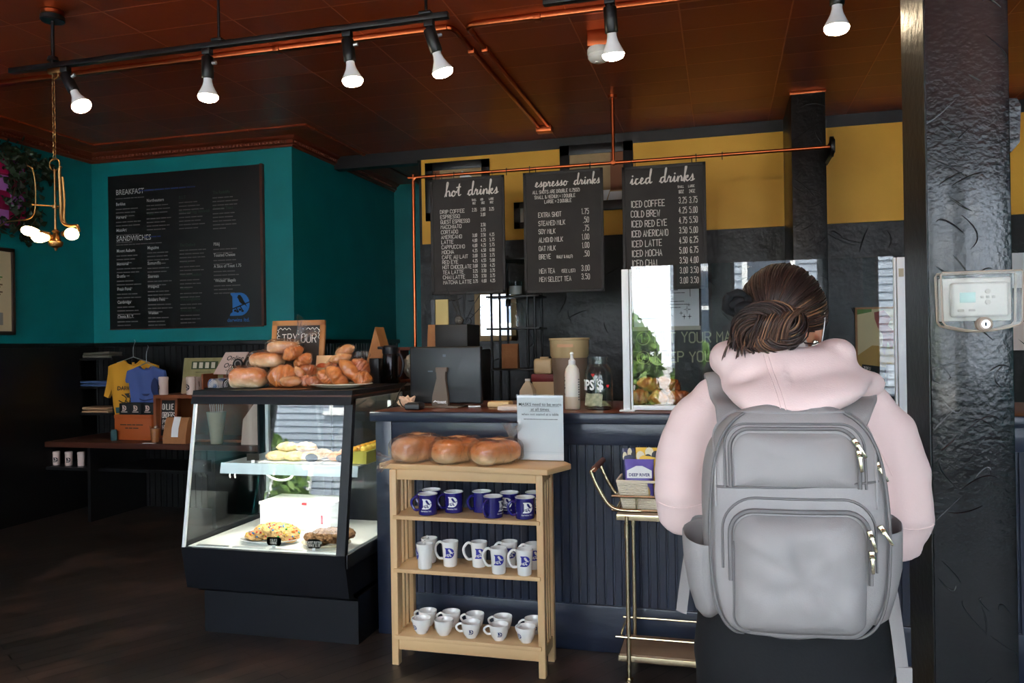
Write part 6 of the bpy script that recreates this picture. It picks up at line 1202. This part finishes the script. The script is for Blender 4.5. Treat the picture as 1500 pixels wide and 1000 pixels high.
obj('back_plate', G().box(x0+.006, x1-.012, 2.388, 2.397, z0+.012, z1-.016, .004), mat('thermostat_cream', rgb(230, 222, 212), .4), q)
k = obj('lock_boss', G().lathe([(0, 0), (.019, 0), (.019, .02), (.014, .026), (0, .026)], 28, M=Matrix.Translation((.665, y0+.008, z0+.002)) @ Matrix.Rotation(radians(90), 4, 'X')), MATS['cream_plastic_rim'], q)
obj('keyhole', G().cyl((.665, y0-.02, z0+.002), (.665, y0-.0175, z0+.002), .0105).box(.663, .667, y0-.0215, y0-.0195, z0-.003, z0+.007, mi=1), [mat('lock_chrome', rgb(220, 222, 226), .2, .9), m_ink], k)
q = thing('thermostat', 'cream thermostat with a pale green screen under the clear cover', 'thermostat', (.66, 2.38, 1.46))
obj('body', G().box(.597, .735, 2.362, 2.388, 1.470, 1.562, .008, seg=3), MATS['thermostat_cream'], q); obj('screen', G().box(.617, .655, 2.3605, 2.363, 1.508, 1.535, .001), mat('pale_lcd', rgb(178, 214, 206), .25), q)
g = G()
for x, z in ((.684, 1.537), (.684, 1.508)): g.cyl((x, 2.358, z), (x, 2.363, z), .0065, n=20)
for x in (.671, .684, .698): g.box(x-.0045, x+.0045, 2.359, 2.363, 1.519, 1.526, .002)
for x in (.618, .645): g.box(x-.007, x+.009, 2.359, 2.363, 1.484, 1.490, .002)
obj('buttons', g, mat('button_cream', rgb(206, 196, 184), .4), q)
q = thing('black_junction_box', 'small black box high on the right side of the column', 'box', (.77, 2.43, 1.94)); obj('box', G().loft([[(.7565, 2.42, z), (.785+k, 2.42, z), (.785+k, 2.48, z), (.7565, 2.48, z)] for z, k in ((1.915, -.02), (1.94, 0), (2.04, .004), (2.06, -.006))]), m_colp, q)
# slivers right of the column
q = thing('wall_paper_sheet', 'white paper on the wall right of the column', 'paper', (1.95, 6.89, 1.8)); obj('sheet', G().box(1.90, 2.3, 6.893, 6.897, 1.78, 2.05), m_paper, q)
single('wall_paper_sheet', G().box(1.92, 2.3, 6.893, 6.897, 1.30, 1.52), mat('pinkish_white_paper', rgb(240, 224, 216), .7), 'pinkish white sheet below the paper right of the column', 'paper')
# ---------------------------------------------------------------- the customer
from mathutils.bvhtree import BVHTree
PO = (0.125, 1.70, 0.0); PR = radians(4)
m_skin = mat('skin', rgb(196, 138, 108), .5, sss=.12)
m_hood = mat('pale_pink_fleece', rgb(238, 210, 206), .9, sheen=.1, bump=(300, .06))
m_trou = mat('black_leggings', rgb(9, 10, 15), .85, bump=(200, .05))
m_hair = [mat('dark_brown_hair', rgb(44, 30, 26), .42), mat('brown_hair', rgb(78, 54, 42), .42), mat('honey_hair', rgb(146, 106, 74), .42)]
def ell(z, cx, cy, rx, ry, n=28): return [(cx+rx*cos(2*pi*j/n), cy+ry*sin(2*pi*j/n), z) for j in range(n)]
HC = Vector((.000, .045, 1.446)); HM = Matrix.Translation(HC) @ Matrix.Rotation(radians(-16), 4, 'Z') @ Matrix.Rotation(radians(-20), 4, 'X')
def hand(g, wr, d, side):
    """palm and five bent fingers; d = direction the hand points"""
    d = Vector(d).normalized(); up = Vector((0, 0, 1)); up = (up-d*up.dot(d)).normalized(); lat = d.cross(up)*side; wr = Vector(wr)
    g.tube([wr-d*.02, wr+d*.02, wr+d*.055, wr+d*.085], [(.022, .017), (.016, .034), (.015, .040), (.012, .036)], 12, flat=tuple(up))
    for k, (o, l) in enumerate(((-.030, .062), (-.010, .072), (.010, .068), (.029, .052))):
        b = wr+d*.08+lat*o; g.tube([b, b+d*l*.45-up*.006, b+d*l*.75-up*.022, b+d*l*.88-up*.042], [.0088, .0084, .0078, .0062], 10)
    b = wr+d*.03-lat*.032; g.tube([b+lat*.012, b-lat*.014+d*.022-up*.006, b-lat*.018+d*.048-up*.016, b-lat*.010+d*.066-up*.026], [.011, .0105, .0095, .0075], 10)
g = G()
g.loft([ell(.78, 0, 0, .15, .105), ell(.86, 0, 0, .155, .11), ell(.98, 0, 0, .125, .09), ell(1.15, 0, 0, .145, .10), ell(1.25, 0, 0, .15, .085), ell(1.31, 0, .005, .10, .065), ell(1.34, 0, .01, .056, .055), ell(1.38, 0, .022, .050, .052), ell(1.41, -.003, .035, .050, .054), ell(1.43, -.002, .04, .048, .05)])
g.ball((0, -.005, .015), (.072, .090, .094), M=HM, sub=4).ball((0, .028, -.05), (.052, .060, .058), M=HM, sub=4).ball((0, .096, -.018), (.011, .016, .02), M=HM).ball((0, .086, .005), (.009, .012, .03), M=HM).ball((0, .084, -.058), (.022, .01, .009), M=HM)
for s in (-1, 1): g.ball((s*.075, -.008, -.012), (.007, .020, .032), M=HM).ball((s*.030, .078, .018), (.017, .010, .006), M=HM)
for s, el, wrp in ((-1, (-.205, -.01, 1.055), (-.085, .26, 1.075)), (1, (.20, -.01, 1.03), (.075, .26, 1.07))):
    g.tube([(s*.12, 0, 1.27), (s*.165, 0, 1.23), el, (Vector(el)+Vector(wrp))/2, wrp], [.05, .046, .04, .036, .025], 14); hand(g, wrp, (-s*.25, 1, .05), s)
    g.tube([(s*.08, 0, .84), (s*.085, .005, .70), (s*.085, .01, .46), (s*.088, -.015, .30), (s*.09, -.02, .085)], [.09, .082, .054, .052, .036], 16); g.tube([(s*.09, -.06, .045), (s*.092, 0, .05), (s*.097, .08, .04), (s*.10, .15, .03)], [(.03, .03), (.04, .036), (.03, .042), (.018, .036)], 12)
P = blob('person', g, m_skin, None, .0055, 5); P.location = PO; P.rotation_euler = (0, 0, PR); tag(P, 'person in a pale pink hoodie seen from behind wearing a grey backpack', 'person')
WM[P.name] = Matrix.Translation(PO) @ Matrix.Rotation(PR, 4, 'Z')
def bvh(o): me = o.data; return BVHTree.FromPolygons([v.co for v in me.vertices], [p.vertices for p in me.polygons])
# trousers and shoes
g = G(); g.loft([ell(.70, 0, 0, .185, .12), ell(.78, 0, -.005, .195, .135), ell(.86, 0, -.005, .185, .13), ell(.96, 0, 0, .15, .115)])
for s in (-1, 1): g.tube([(s*.092, -.002, .80), (s*.096, .003, .68), (s*.09, .01, .46), (s*.09, -.012, .30), (s*.09, -.02, .09)], [.100, .094, .064, .060, .045], 18)
blob('leggings', g, m_trou, P, .009, 5, local=True, deform=lambda c, n: .002*noise.noise(c*14))
for s in (-1, 1):
    sh = obj('shoe', G().tube([(s*.09, -.075, .052), (s*.092, -.02, .062), (s*.096, .06, .050), (s*.10, .13, .038), (s*.102, .175, .030)], [(.030, .026), (.048, .040), (.040, .046), (.028, .044), (.012, .026)], 16, flat=(0, 0, 1)), m_bm, P, local=True)
    obj('sole', G().prism([(s*.09+.045*cos(a)*(1 if sin(a) > 0 else .85), .045+.145*sin(a)) for a in [k*pi/12 for k in range(24)]], .022, (0, 0, .001), (1, 0, 0), (0, 1, 0)), m_logow, sh, local=True)
# hoodie
g = G(); g.loft([ell(.885, 0, 0, .19, .13), ell(.98, 0, 0, .185, .125), ell(1.14, 0, 0, .188, .125), ell(1.22, 0, 0, .182, .115), ell(1.27, 0, 0, .165, .10), ell(1.315, 0, .005, .125, .085), ell(1.35, 0, .01, .08, .07)])
g.tube([(-.07, 0, 1.30), (-.13, 0, 1.283), (-.178, -.004, 1.235), (-.205, -.008, 1.165), (-.211, -.014, 1.10), (-.208, -.014, 1.072), (-.19, .05, 1.066), (-.14, .17, 1.07), (-.10, .245, 1.075)], [.055, .064, .068, .064, .059, .058, .056, .050, .038], 20)
g.tube([(.07, 0, 1.30), (.13, 0, 1.28), (.176, -.004, 1.225), (.203, -.008, 1.14), (.209, -.014, 1.06), (.205, -.014, 1.035), (.185, .05, 1.035), (.13, .17, 1.055), (.09, .245, 1.07)], [.055, .066, .069, .065, .060, .059, .056, .050, .038], 20)
def folds(c, n):
    d = .004*noise.noise((c.x*9, c.y*9, c.z*22))+.0025*sin(c.z*70+c.x*60+6*noise.noise(c*8))*max(0, min(1, (abs(c.x)-.14)*14))*(.4+.6*max(0, noise.noise(c*11)))
    return d
HD = blob('hoodie', g, m_hood, P, .008, 8, local=True, deform=folds)
hb = bvh(HD)
for s, z0 in ((-1, 1.095), (1, 1.065)):
    pts = []
    for k in range(15):
        x = s*(.165+.11*k/14); h_ = hb.ray_cast(Vector((x, -1, z0-.012*sin(pi*k/14))), Vector((0, 1, 0)))
        if h_[0]: pts.append(h_[0]+Vector((0, -.0005, 0)))
    if len(pts) > 2: obj('sleeve_seam', G().tube(pts, .0014, 5), m_hood, HD, local=True)
    pts = []
    for k in range(16):
        t = k/15; x = s*(.105+.075*t); h_ = hb.ray_cast(Vector((x, -1, 1.325-.17*t)), Vector((0, 1, 0)))
        if h_[0]: pts.append(h_[0]+Vector((0, -.0005, 0)))
    if len(pts) > 2: obj('raglan_seam', G().tube(pts, .0012, 5), m_hood, HD, local=True)
for s in (-1, 1): obj('cuff', G().tube([(-s*-.10 if s > 0 else -.102, .24, 1.073), (s*.088, .268, 1.074)], [.034, .031], 20), mat('pink_rib', rgb(226, 192, 192), .9, bump=(120, .2)), HD, local=True)
# hood, gathered behind the neck and hanging over the bag
g = G()
g.loft([ell(z_, x_, y_, rx_, ry_, 36) for z_, x_, y_, rx_, ry_ in ((1.262, -.034, -.225, .012, .012), (1.268, -.034, -.222, .030, .024), (1.282, -.030, -.200, .062, .048), (1.30, -.018, -.160, .100, .082), (1.32, -.004, -.112, .132, .112), (1.34, .004, -.075, .146, .118), (1.36, .002, -.045, .142, .118), (1.38, -.004, -.026, .132, .112), (1.395, -.008, -.016, .122, .104), (1.402, -.008, -.012, .108, .09))])
g.ball((-.112, -.030, 1.378), (.042, .062, .040), sub=4).ball((-.085, .05, 1.37), (.04, .07, .036), sub=4).ball((.088, -.030, 1.386), (.040, .062, .036), sub=4).ball((.085, .05, 1.37), (.036, .07, .036), sub=4).ball((.116, -.035, 1.330), (.060, .06, .036), sub=4)
def hfold(c, n): return .006*noise.noise((c.x*10+1, c.y*8, c.z*16))-.012*math.exp(-((c.x+.095)/.035)**2-((c.z-1.352-.25*(c.x+.095))/.012)**2)*(1 if c.y < 0 else 0)-.006*math.exp(-((c.z-1.362-.10*(c.x-.05))/.016)**2)*(1 if c.x > -.02 and c.y < 0 else 0)
HO = blob('hood', g, m_hood, HD, .0075, 14, local=True, deform=hfold)
ob_ = bvh(HO); pts = [[], []]
for k in range(20):
    t = k/19
    for i in (0, 1):
        h_ = ob_.ray_cast(Vector((-.060+.020*t+.008*i, -1, 1.395-.132*t)), Vector((0, 1, 0)))
        if h_[0]: pts[i].append(h_[0]+Vector((0, -.0004, 0)))
gs = G()
for q_ in pts:
    if len(q_) > 2: gs.tube(q_, .0013, 5)
if gs.v: sm = obj('centre_seam', gs, m_hood, HO, local=True)
obj('grey_neckband', G().loft([[(-.012+.058*cos(a), .015+.066*sin(a), 1.385) for a in [k*pi/16 for k in range(32)]], [(-.012+.055*cos(a), .017+.063*sin(a), 1.426) for a in [k*pi/16 for k in range(32)]], [(-.012+.051*cos(a), .017+.059*sin(a), 1.426) for a in [k*pi/16 for k in range(32)]], [(-.012+.051*cos(a), .015+.059*sin(a), 1.385) for a in [k*pi/16 for k in range(32)]]], closed=True), mat('grey_rib', rgb(196, 186, 180), .9, bump=(90, .3)), HD, local=True)
# hair: cap, strands drawn back to a low bun, loose ends, black scrunchie
R = random.Random(12)
cen = HM @ Vector((0, -.006, .025)); A = Vector((.083, .100, .098)); HR = HM.to_3x3()
def scalp(d, k=1.0): return cen+HR @ Vector((d.x*A.x*k, d.y*A.y*k, d.z*A.z*k))
g = G(); b = bmesh.new(); bmesh.ops.create_icosphere(b, subdivisions=4, radius=1)
dl = [v for v in b.verts if (v.co.y > .30+.35*v.co.z and v.co.z < .62) or v.co.z < -.62 or (abs(v.co.x) > .70 and v.co.z < -.08 and v.co.y > -.35)]
bmesh.ops.delete(b, geom=dl, context='VERTS')
for v in b.verts: v.co = scalp(v.co.normalized(), .985+.02*noise.noise(v.co*4))
g.bm(b)
gather = Vector((-.040, -.055, 1.446))
def strand(p0, g_, w, mi, sag=0.0):
    l0 = HR.inverted() @ (p0-cen); d0 = Vector((l0.x/A.x, l0.y/A.y, l0.z/A.z)).normalized(); l1 = HR.inverted() @ (gather-cen); d1 = Vector((l1.x/A.x, l1.y/A.y, l1.z/A.z)).normalized(); ang = d0.angle(d1); pts = []
    if ang < .15: return
    k = 1.0+R.uniform(.0, .045)
    for i in range(11):
        t = i/10; s = (d0*sin((1-t)*ang)+d1*sin(t*ang))/sin(ang); pts.append(scalp(s, k+.03*sin(pi*t)+.03*t))
    pts.append(gather+Vector((R.uniform(-.016, .016), R.uniform(-.02, .0), R.uniform(-.016, .016)))); g_.tube(pts, [w*.5]+[w]*10+[w*.8], 4, mi)
for k in range(1000):
    u = R.uniform(-.25, 1); a = R.uniform(0, 2*pi); s = sqrt(max(0, 1-u*u)); d = Vector((s*cos(a), s*sin(a), u))
    if (d.y > .55 and d.z < .5) or (abs(d.x) > .60 and d.z < .06 and d.y > -.35): continue
    side = d.x > .3 and d.z < .45
    strand(scalp(d), g, R.uniform(.0009, .0020), R.choices((0, 1, 2), (5, 4, 2) if side else (10, 2.2, .1))[0])
for k in range(60):   # fine short hair on the nape
    x = R.uniform(.0, .055); a = Vector((x, -.024+.25*abs(x-.0)**1.2, 1.432)); g.tube([a, a+Vector((-.012, -.004, .008)), a+Vector((-.035, -.012, .016))], [.0008, .0014, .001], 4, 0)
hair = obj('hair', g, m_hair, P, local=True, sharp=180)
g = G(); bc = Vector((-.046, -.080, 1.440))
g.ball(bc, (.036, .024, .028), 0, sub=3)
for k in range(420):   # twisted bun: locks wound round a loop, nearest ones brushed across it
    a0 = R.uniform(0, 2*pi); tw = R.uniform(1.6, 3.0); b0 = R.uniform(0, 2*pi); mj, mn = R.uniform(.026, .036), R.uniform(.010, .024); pts = []
    for i in range(14):
        a = a0+tw*i/13; b_ = b0+a*1.3; rad_ = mj+mn*cos(b_); pts.append(bc+Vector((rad_*1.25*cos(a), -.012+mn*1.1*sin(b_)-.010, rad_*.95*sin(a))))
    w = R.uniform(.0009, .0021); g.tube(pts, [w*.4]+[w]*12+[w*.4], 4, R.choices((0, 1, 2), (6, 4, 1.0))[0])
for k in range(110):
    x0 = R.uniform(-.035, .045); pts = catmull([bc+Vector((x0+.02, -.034, .036)), bc+Vector((x0*.8, -.052+R.uniform(-.006, .006), .01)), bc+Vector((x0*.9-.012, -.040, -.036))], 5); w = R.uniform(.0009, .002); g.tube(pts, [w]*len(pts), 4, R.choices((0, 1, 2), (4, 4, 1.6))[0])
for k in range(130):   # loose hanging ends to the left
    a = R.uniform(0, 1); p0 = bc+Vector((R.uniform(-.035, .02), R.uniform(-.02, .02), R.uniform(-.01, .012))); e = p0+Vector((R.uniform(-.055, .012), R.uniform(-.02, .015), -R.uniform(.025, .055))); m_ = (p0+e)/2+Vector((-.012, -.012, .008)); w = R.uniform(.001, .0024)
    g.tube(catmull([p0, m_, e], 4), [w]*8+[w*.2], 4, R.choices((0, 1, 2), (6, 4, 1))[0])
bun = obj('bun', g, m_hair, hair, local=True, sharp=180)
g = G(); g.tube([Vector((-.098, -.035, 1.492))+Vector((.022*cos(a), .006*sin(a*2), .020*sin(a))) for a in [k*pi/8 for k in range(16)]], [.0085+.0018*sin(k*2.2) for k in range(16)], 10, closed=True); g.ball((-.098, -.035, 1.492), (.018, .009, .016), sub=3).ball((-.082, -.045, 1.480), (.022, .02, .016), sub=3).ball((-.098, -.035, 1.472), (.010, .010, .008), sub=2)
obj('scrunchie', g, mat('black_velvet', rgb(12, 11, 13), .9), hair, local=True)
# face: eyes, brows, mask with ear loops, earring
for s in (-1, 1):
    e = obj('eye', G().ball((s*.030, .080, .012), .0105, M=HM), mat('eye_white', rgb(236, 232, 226), .2), P, local=True); obj('iris', G().ball((s*.030, .0875, .012), (.005, .0036, .005), M=HM), mat('dark_iris', rgb(50, 32, 22), .15), e, local=True)
    obj('eyebrow', G().tube([HM @ Vector((s*x, y, z)) for x, y, z in ((.014, .090, .030), (.03, .088, .036), (.046, .076, .031))], [.002, .003, .0012], 6), m_hair[0], hair, local=True)
b = bmesh.new(); bmesh.ops.create_uvsphere(b, u_segments=40, v_segments=24, radius=1); bmesh.ops.delete(b, geom=[v for v in b.verts if v.co.y < .42 or abs(v.co.z) > .8], context='VERTS')
for v in b.verts: v.co = HM @ Vector((v.co.x*.068, v.co.y*.104, -.042+v.co.z*.058))
mk = obj('face_mask', G().bm(b), mat('white_mask', rgb(226, 230, 234), .8), P, local=True)
for s in (-1, 1): obj('ear_loop', G().tube(catmull([HM @ Vector(p_) for p_ in ((s*.062, .045, -.020), (s*.078, .012, .012), (s*.084, -.018, .020), (s*.085, -.030, -.012), (s*.080, -.022, -.045), (s*.074, .010, -.058), (s*.062, .04, -.062))], 5), .0011, 6), m_logow, mk, local=True)
obj('earring', G().ball((.079, .002, -.046), .0042, M=HM), m_alu, P, local=True)

# ---------------------------------------------------------------- the backpack
m_bag = mat('grey_nylon', rgb(158, 152, 150), .55, bump=(420, .08), vary=(rgb(150, 146, 146), 5))
m_bagd = mat('dark_grey_binding', rgb(112, 108, 108), .6)
BP = thing('backpack', 'large grey backpack with gold zip pulls on the customer in pink', 'backpack', PO, PR)
BX, BC = .90, -.028      # width factor and sideways shift of the bag
prof_ = [(.903, .090, .045), (.910, .114, .062), (.937, .136, .074), (.99, .150, .080), (1.08, .155, .080), (1.16, .151, .076), (1.215, .143, .068), (1.255, .128, .058), (1.282, .104, .046), (1.298, .070, .030), (1.304, .030, .014)]
def ring(z, hw, hd, n=56, e=3.6):
    out = []
    for j in range(n):
        a = 2*pi*j/n; c, s = cos(a), sin(a); out.append((.004+BC+hw*abs(c)**(2/e)*(1 if c > 0 else -1), -.205+hd*abs(s)**(2/e)*(1 if s > 0 else -1)+.012*(1-z/1.1), z))
    return out
cz = catmull([Vector(p_) for p_ in prof_], 5)
g = G().loft([ring(*p_) for p_ in cz])
def wr(c, n): return .006*noise.noise((c.x*12, c.y*8, c.z*9))+.003*noise.noise((c.x*26+c.z*18, 3, c.z*26))
o = obj('main_compartment', g, m_bag, BP, local=True, sharp=70)
me = o.data; nn = [v.normal.copy() for v in me.vertices]
for v, n_ in zip(me.vertices, nn): v.co += n_*wr(v.co, n_)
bb = bvh(o)
def front(x, z, off=0.0):
    x, z = BC+x*BX, .905+(z-.893)*.955
    h_ = bb.ray_cast(Vector((x, -1, z)), Vector((0, 1, 0)))
    return (h_[0] if h_[0] else Vector((x, -.20, z)))+Vector((0, -off, 0))
def arch(x0, x1, zb, zt, r, n=9, rb=0.0):
    P_ = []
    if rb: P_ += [(x0+rb-rb*sin(a), zb+rb-rb*cos(a)) for a in [k*pi/2/n for k in range(n+1)]]
    else: P_ += [(x0, zb)]
    P_ += [(x0+r-r*cos(a), zt-r+r*sin(a)) for a in [k*pi/2/n for k in range(n+1)]]; P_ += [(x0+r+(x1-x0-2*r)*k/8, zt) for k in range(1, 8)]; P_ += [(x1-r+r*sin(a), zt-r+r*cos(a)) for a in [k*pi/2/n for k in range(n+1)]]
    if rb: P_ += [(x1-rb+rb*cos(a), zb+rb-rb*sin(a)) for a in [k*pi/2/n for k in range(n+1)]]
    else: P_ += [(x1, zb)]
    return P_
def pad(P_, hgt, pw, base=.001, wrk=.004, seed=0):
    """puffed panel over the bag front: rings shrinking to the middle of outline P_"""
    cx_ = sum(p_[0] for p_ in P_)/len(P_); czz = (min(p_[1] for p_ in P_)+max(p_[1] for p_ in P_))/2; Q = []
    for i in range(len(P_)):   # resample long edges
        a, b2 = P_[i], P_[(i+1) % len(P_)]; l = sqrt((a[0]-b2[0])**2+(a[1]-b2[1])**2); m_ = max(1, int(l/.012))
        Q += [(a[0]+(b2[0]-a[0])*k/m_, a[1]+(b2[1]-a[1])*k/m_) for k in range(m_)]
    rings = []
    for k, s in enumerate((1.0, 1.0, .985, .95, .9, .8, .68, .54, .4, .26, .12, .02)):
        f = 0 if k == 0 else (1-s**pw); rg = []
        for x, z in Q:
            xx, z2 = cx_+(x-cx_)*s, czz+(z-czz)*s; w_ = wrk*f*(noise.noise((xx*9+seed, 2, z2*11))+.6*noise.noise((xx*20+z2*24+seed, 7, z2*18-xx*14))); rg.append(front(xx, z2, (-.006 if k == 0 else base)+hgt*f+w_))
        rings.append(rg)
    return G().loft(rings, cap=True)
up = arch(-.128, .126, 1.165, 1.278, .042); lo = arch(-.114, .122, .905, 1.118, .038, rb=.028); yoke = arch(-.146, .146, 1.13, 1.298, .06)
obj('upper_pocket', pad(arch(-.112, .108, 1.168, 1.262, .034), .010, 6, seed=3), m_bag, BP, local=True, sharp=60)
obj('lower_pocket', pad(lo, .030, 5, seed=9, wrk=.016), m_bag, BP, local=True, sharp=60)
def line(P_, r, off, name, m, closed=False, parent=BP):
    g = G(); pts = [front(a, b_, off) for a, b_ in P_]; g.tube(pts, r, 6, closed=closed); return obj(name, g, m, parent, local=True)
def dense(P_, st=.008):
    out = []
    for a, b2 in zip(P_[:-1], P_[1:]):
        l = sqrt((a[0]-b2[0])**2+(a[1]-b2[1])**2); m_ = max(1, int(l/st)); out += [(a[0]+(b2[0]-a[0])*k/m_, a[1]+(b2[1]-a[1])*k/m_) for k in range(m_)]
    return out+[P_[-1]]
line(dense(arch(-.118, .114, 1.166, 1.270, .038)), .0035, .003, 'upper_pocket_zip', m_bagd)
line(dense(up), .0022, .0015, 'piping', m_bagd); line(dense(yoke), .0028, .0015, 'piping', m_bag)
line(dense([(-.146, 1.165), (0, 1.168), (.150, 1.178)]), .0022, .0012, 'seam', m_bagd); line(dense(arch(-.135, .142, 1.02, 1.148, .06)), .0022, .0012, 'piping', m_bagd)
line(dense(arch(-.121, .129, 1.00, 1.126, .042)), .0042, .004, 'lower_pocket_zip', m_bagd)
line(dense(arch(-.116, .124, .905, 1.10, .03, rb=.03)[:11][::-1]), .0018, .002, 'seam', m_bagd)
# side piping that bounds the main compartment
pts = [];
for s in (-1, 1):
    g = G(); q_ = []
    for p_ in cz[2:-8]:
        q_.append(Vector((.004+BC+s*(p_.y-.008), -.205-p_.z*.78+.012*(1-p_.x/1.1), p_.x)))
    obj('side_piping', g.tube(q_, .0026, 6), m_bagd, BP, local=True)
# side pockets with open tops
for s, zt in ((-1, 1.068), (1, 1.095)):
    rings = []; n = 26
    def pr(k, z, th): return [(BC+s*(.142)+s*(.046*k-th)*cos(a), -.190+(.064*k-th)*sin(a), z) for a in [2*pi*j/n for j in range(n)]]
    rings = [pr(.25, .915, 0), pr(.55, .93, 0), pr(.80, .97, 0), pr(.95, 1.02, 0), pr(1.0, zt-.02, 0), pr(1.03, zt-.003, 0), pr(1.02, zt, .001), pr(1.0, zt-.002, .003), pr(.95, zt-.05, .003), pr(.5, zt-.08, .003)]
    g = G().loft(rings); g.v = [Vector((v.x+.004*noise.noise((v.x*30, v.y*30, v.z*20)), v.y+.005*noise.noise((v.x*25, 4, v.z*18)), v.z+(.010*(v.y+.19)/.064 if v.z > zt-.03 else 0))) for v in g.v]
    obj('side_pocket', g, m_bag, BP, local=True, sharp=70)
def strap_rings(pts, w=.029, th=.006, n=14):
    rings = []
    for i, p_ in enumerate(pts):
        t = (pts[min(i+1, len(pts)-1)]-pts[max(i-1, 0)]).normalized(); sd = Vector((1, 0, 0)); sd = (sd-t*sd.dot(t)).normalized(); up = t.cross(sd); f = lambda v: abs(v)**.6*(1 if v > 0 else -1)
        rings.append([p_+sd*(w*f(cos(2*pi*j/n)))+up*(th*f(sin(2*pi*j/n))) for j in range(n)])
    return rings
# shoulder straps over the hoodie and hanging webbing
for s in (-1, 1):
    pts = [Vector((BC*.7+s*.100, -.158, 1.255)), Vector((BC*.3+s*.112, -.128, 1.290))]
    for k in range(6):
        y_ = -.065+.135*k/5; x = s*(.126+.008*sin(pi*k/5)); h_ = hb.ray_cast(Vector((x, y_, 2)), Vector((0, 0, -1))); pts.append(Vector((x, y_, max(1.300 if k < 5 else 1.28, h_[0].z if h_[0] else 0)+.004)))
    for z in (1.25, 1.17, 1.10):
        x = s*(.130+.003*(1.25-z)); h_ = hb.ray_cast(Vector((x, 1, z)), Vector((0, -1, 0))); pts.append((h_[0] if h_[0] else Vector((x, .13, z)))+Vector((0, .006, 0)))
    g = G(); pts = catmull(pts, 3); R_ = len(pts); g.loft(strap_rings(pts)); obj('shoulder_strap', g, m_bag, BP, local=True, sharp=60)
    if s < 0: wp = [(-.165, -.15, 1.08), (-.185, -.08, 1.06), (-.195, -.06, 1.02), (-.206, -.055, .955), (-.218, -.055, .872)]
    else: wp = [(.150, -.14, 1.0), (.168, -.07, .965), (.178, -.055, .93), (.190, -.05, .84), (.200, -.05, .74)]
    obj('webbing_strap', G().tube(catmull([Vector(p_) for p_ in wp], 4), [(.0014, .0125)]*17, 8, flat=(0, 1, 0)), m_bag, BP, local=True, sharp=60)
    e = Vector(wp[-1])
    if s > 0: obj('webbing_end', G().box(e.x-.0135, e.x+.0135, e.y-.003, e.y+.003, e.z-.002, e.z+.045 if s > 0 else e.z+.04), m_bag, BP, local=True)
obj('grab_loop', G().tube(catmull([(-.055, -.14, 1.295), (-.04, -.135, 1.32), (.0, -.135, 1.32), (.015, -.14, 1.295)], 5), [(.003, .011)]*16, 8), m_bag, BP, local=True)
# gold zip pulls
m_zip = mat('gold_zip', rgb(206, 196, 168), .25, 1.0)
def pull(x, z, ang, off, xx=None):
    p0 = front(x, z, off); g = G(); g.box(-.004, .004, -.004, .003, -.006, .006, .001).box(-.0026, .0026, -.007, -.005, -.030, -.004, .0008).tube([(.004*cos(a), -.006, -.004+.004*sin(a)) for a in [k*pi/6 for k in range(12)]], .001, 5, closed=True)
    return obj('zip_pull', place(g, Matrix.Translation(p0) @ Matrix.Rotation(ang, 4, 'Y')), m_zip, BP, local=True)
pull(.108, 1.248, radians(-32), .007); pull(.113, 1.228, radians(-6), .007); pull(.151, 1.205, radians(-28), .0); pull(.150, 1.098, radians(-32), .008); pull(.128, 1.090, radians(-16), .010); pull(.129, 1.055, radians(-2), .012)
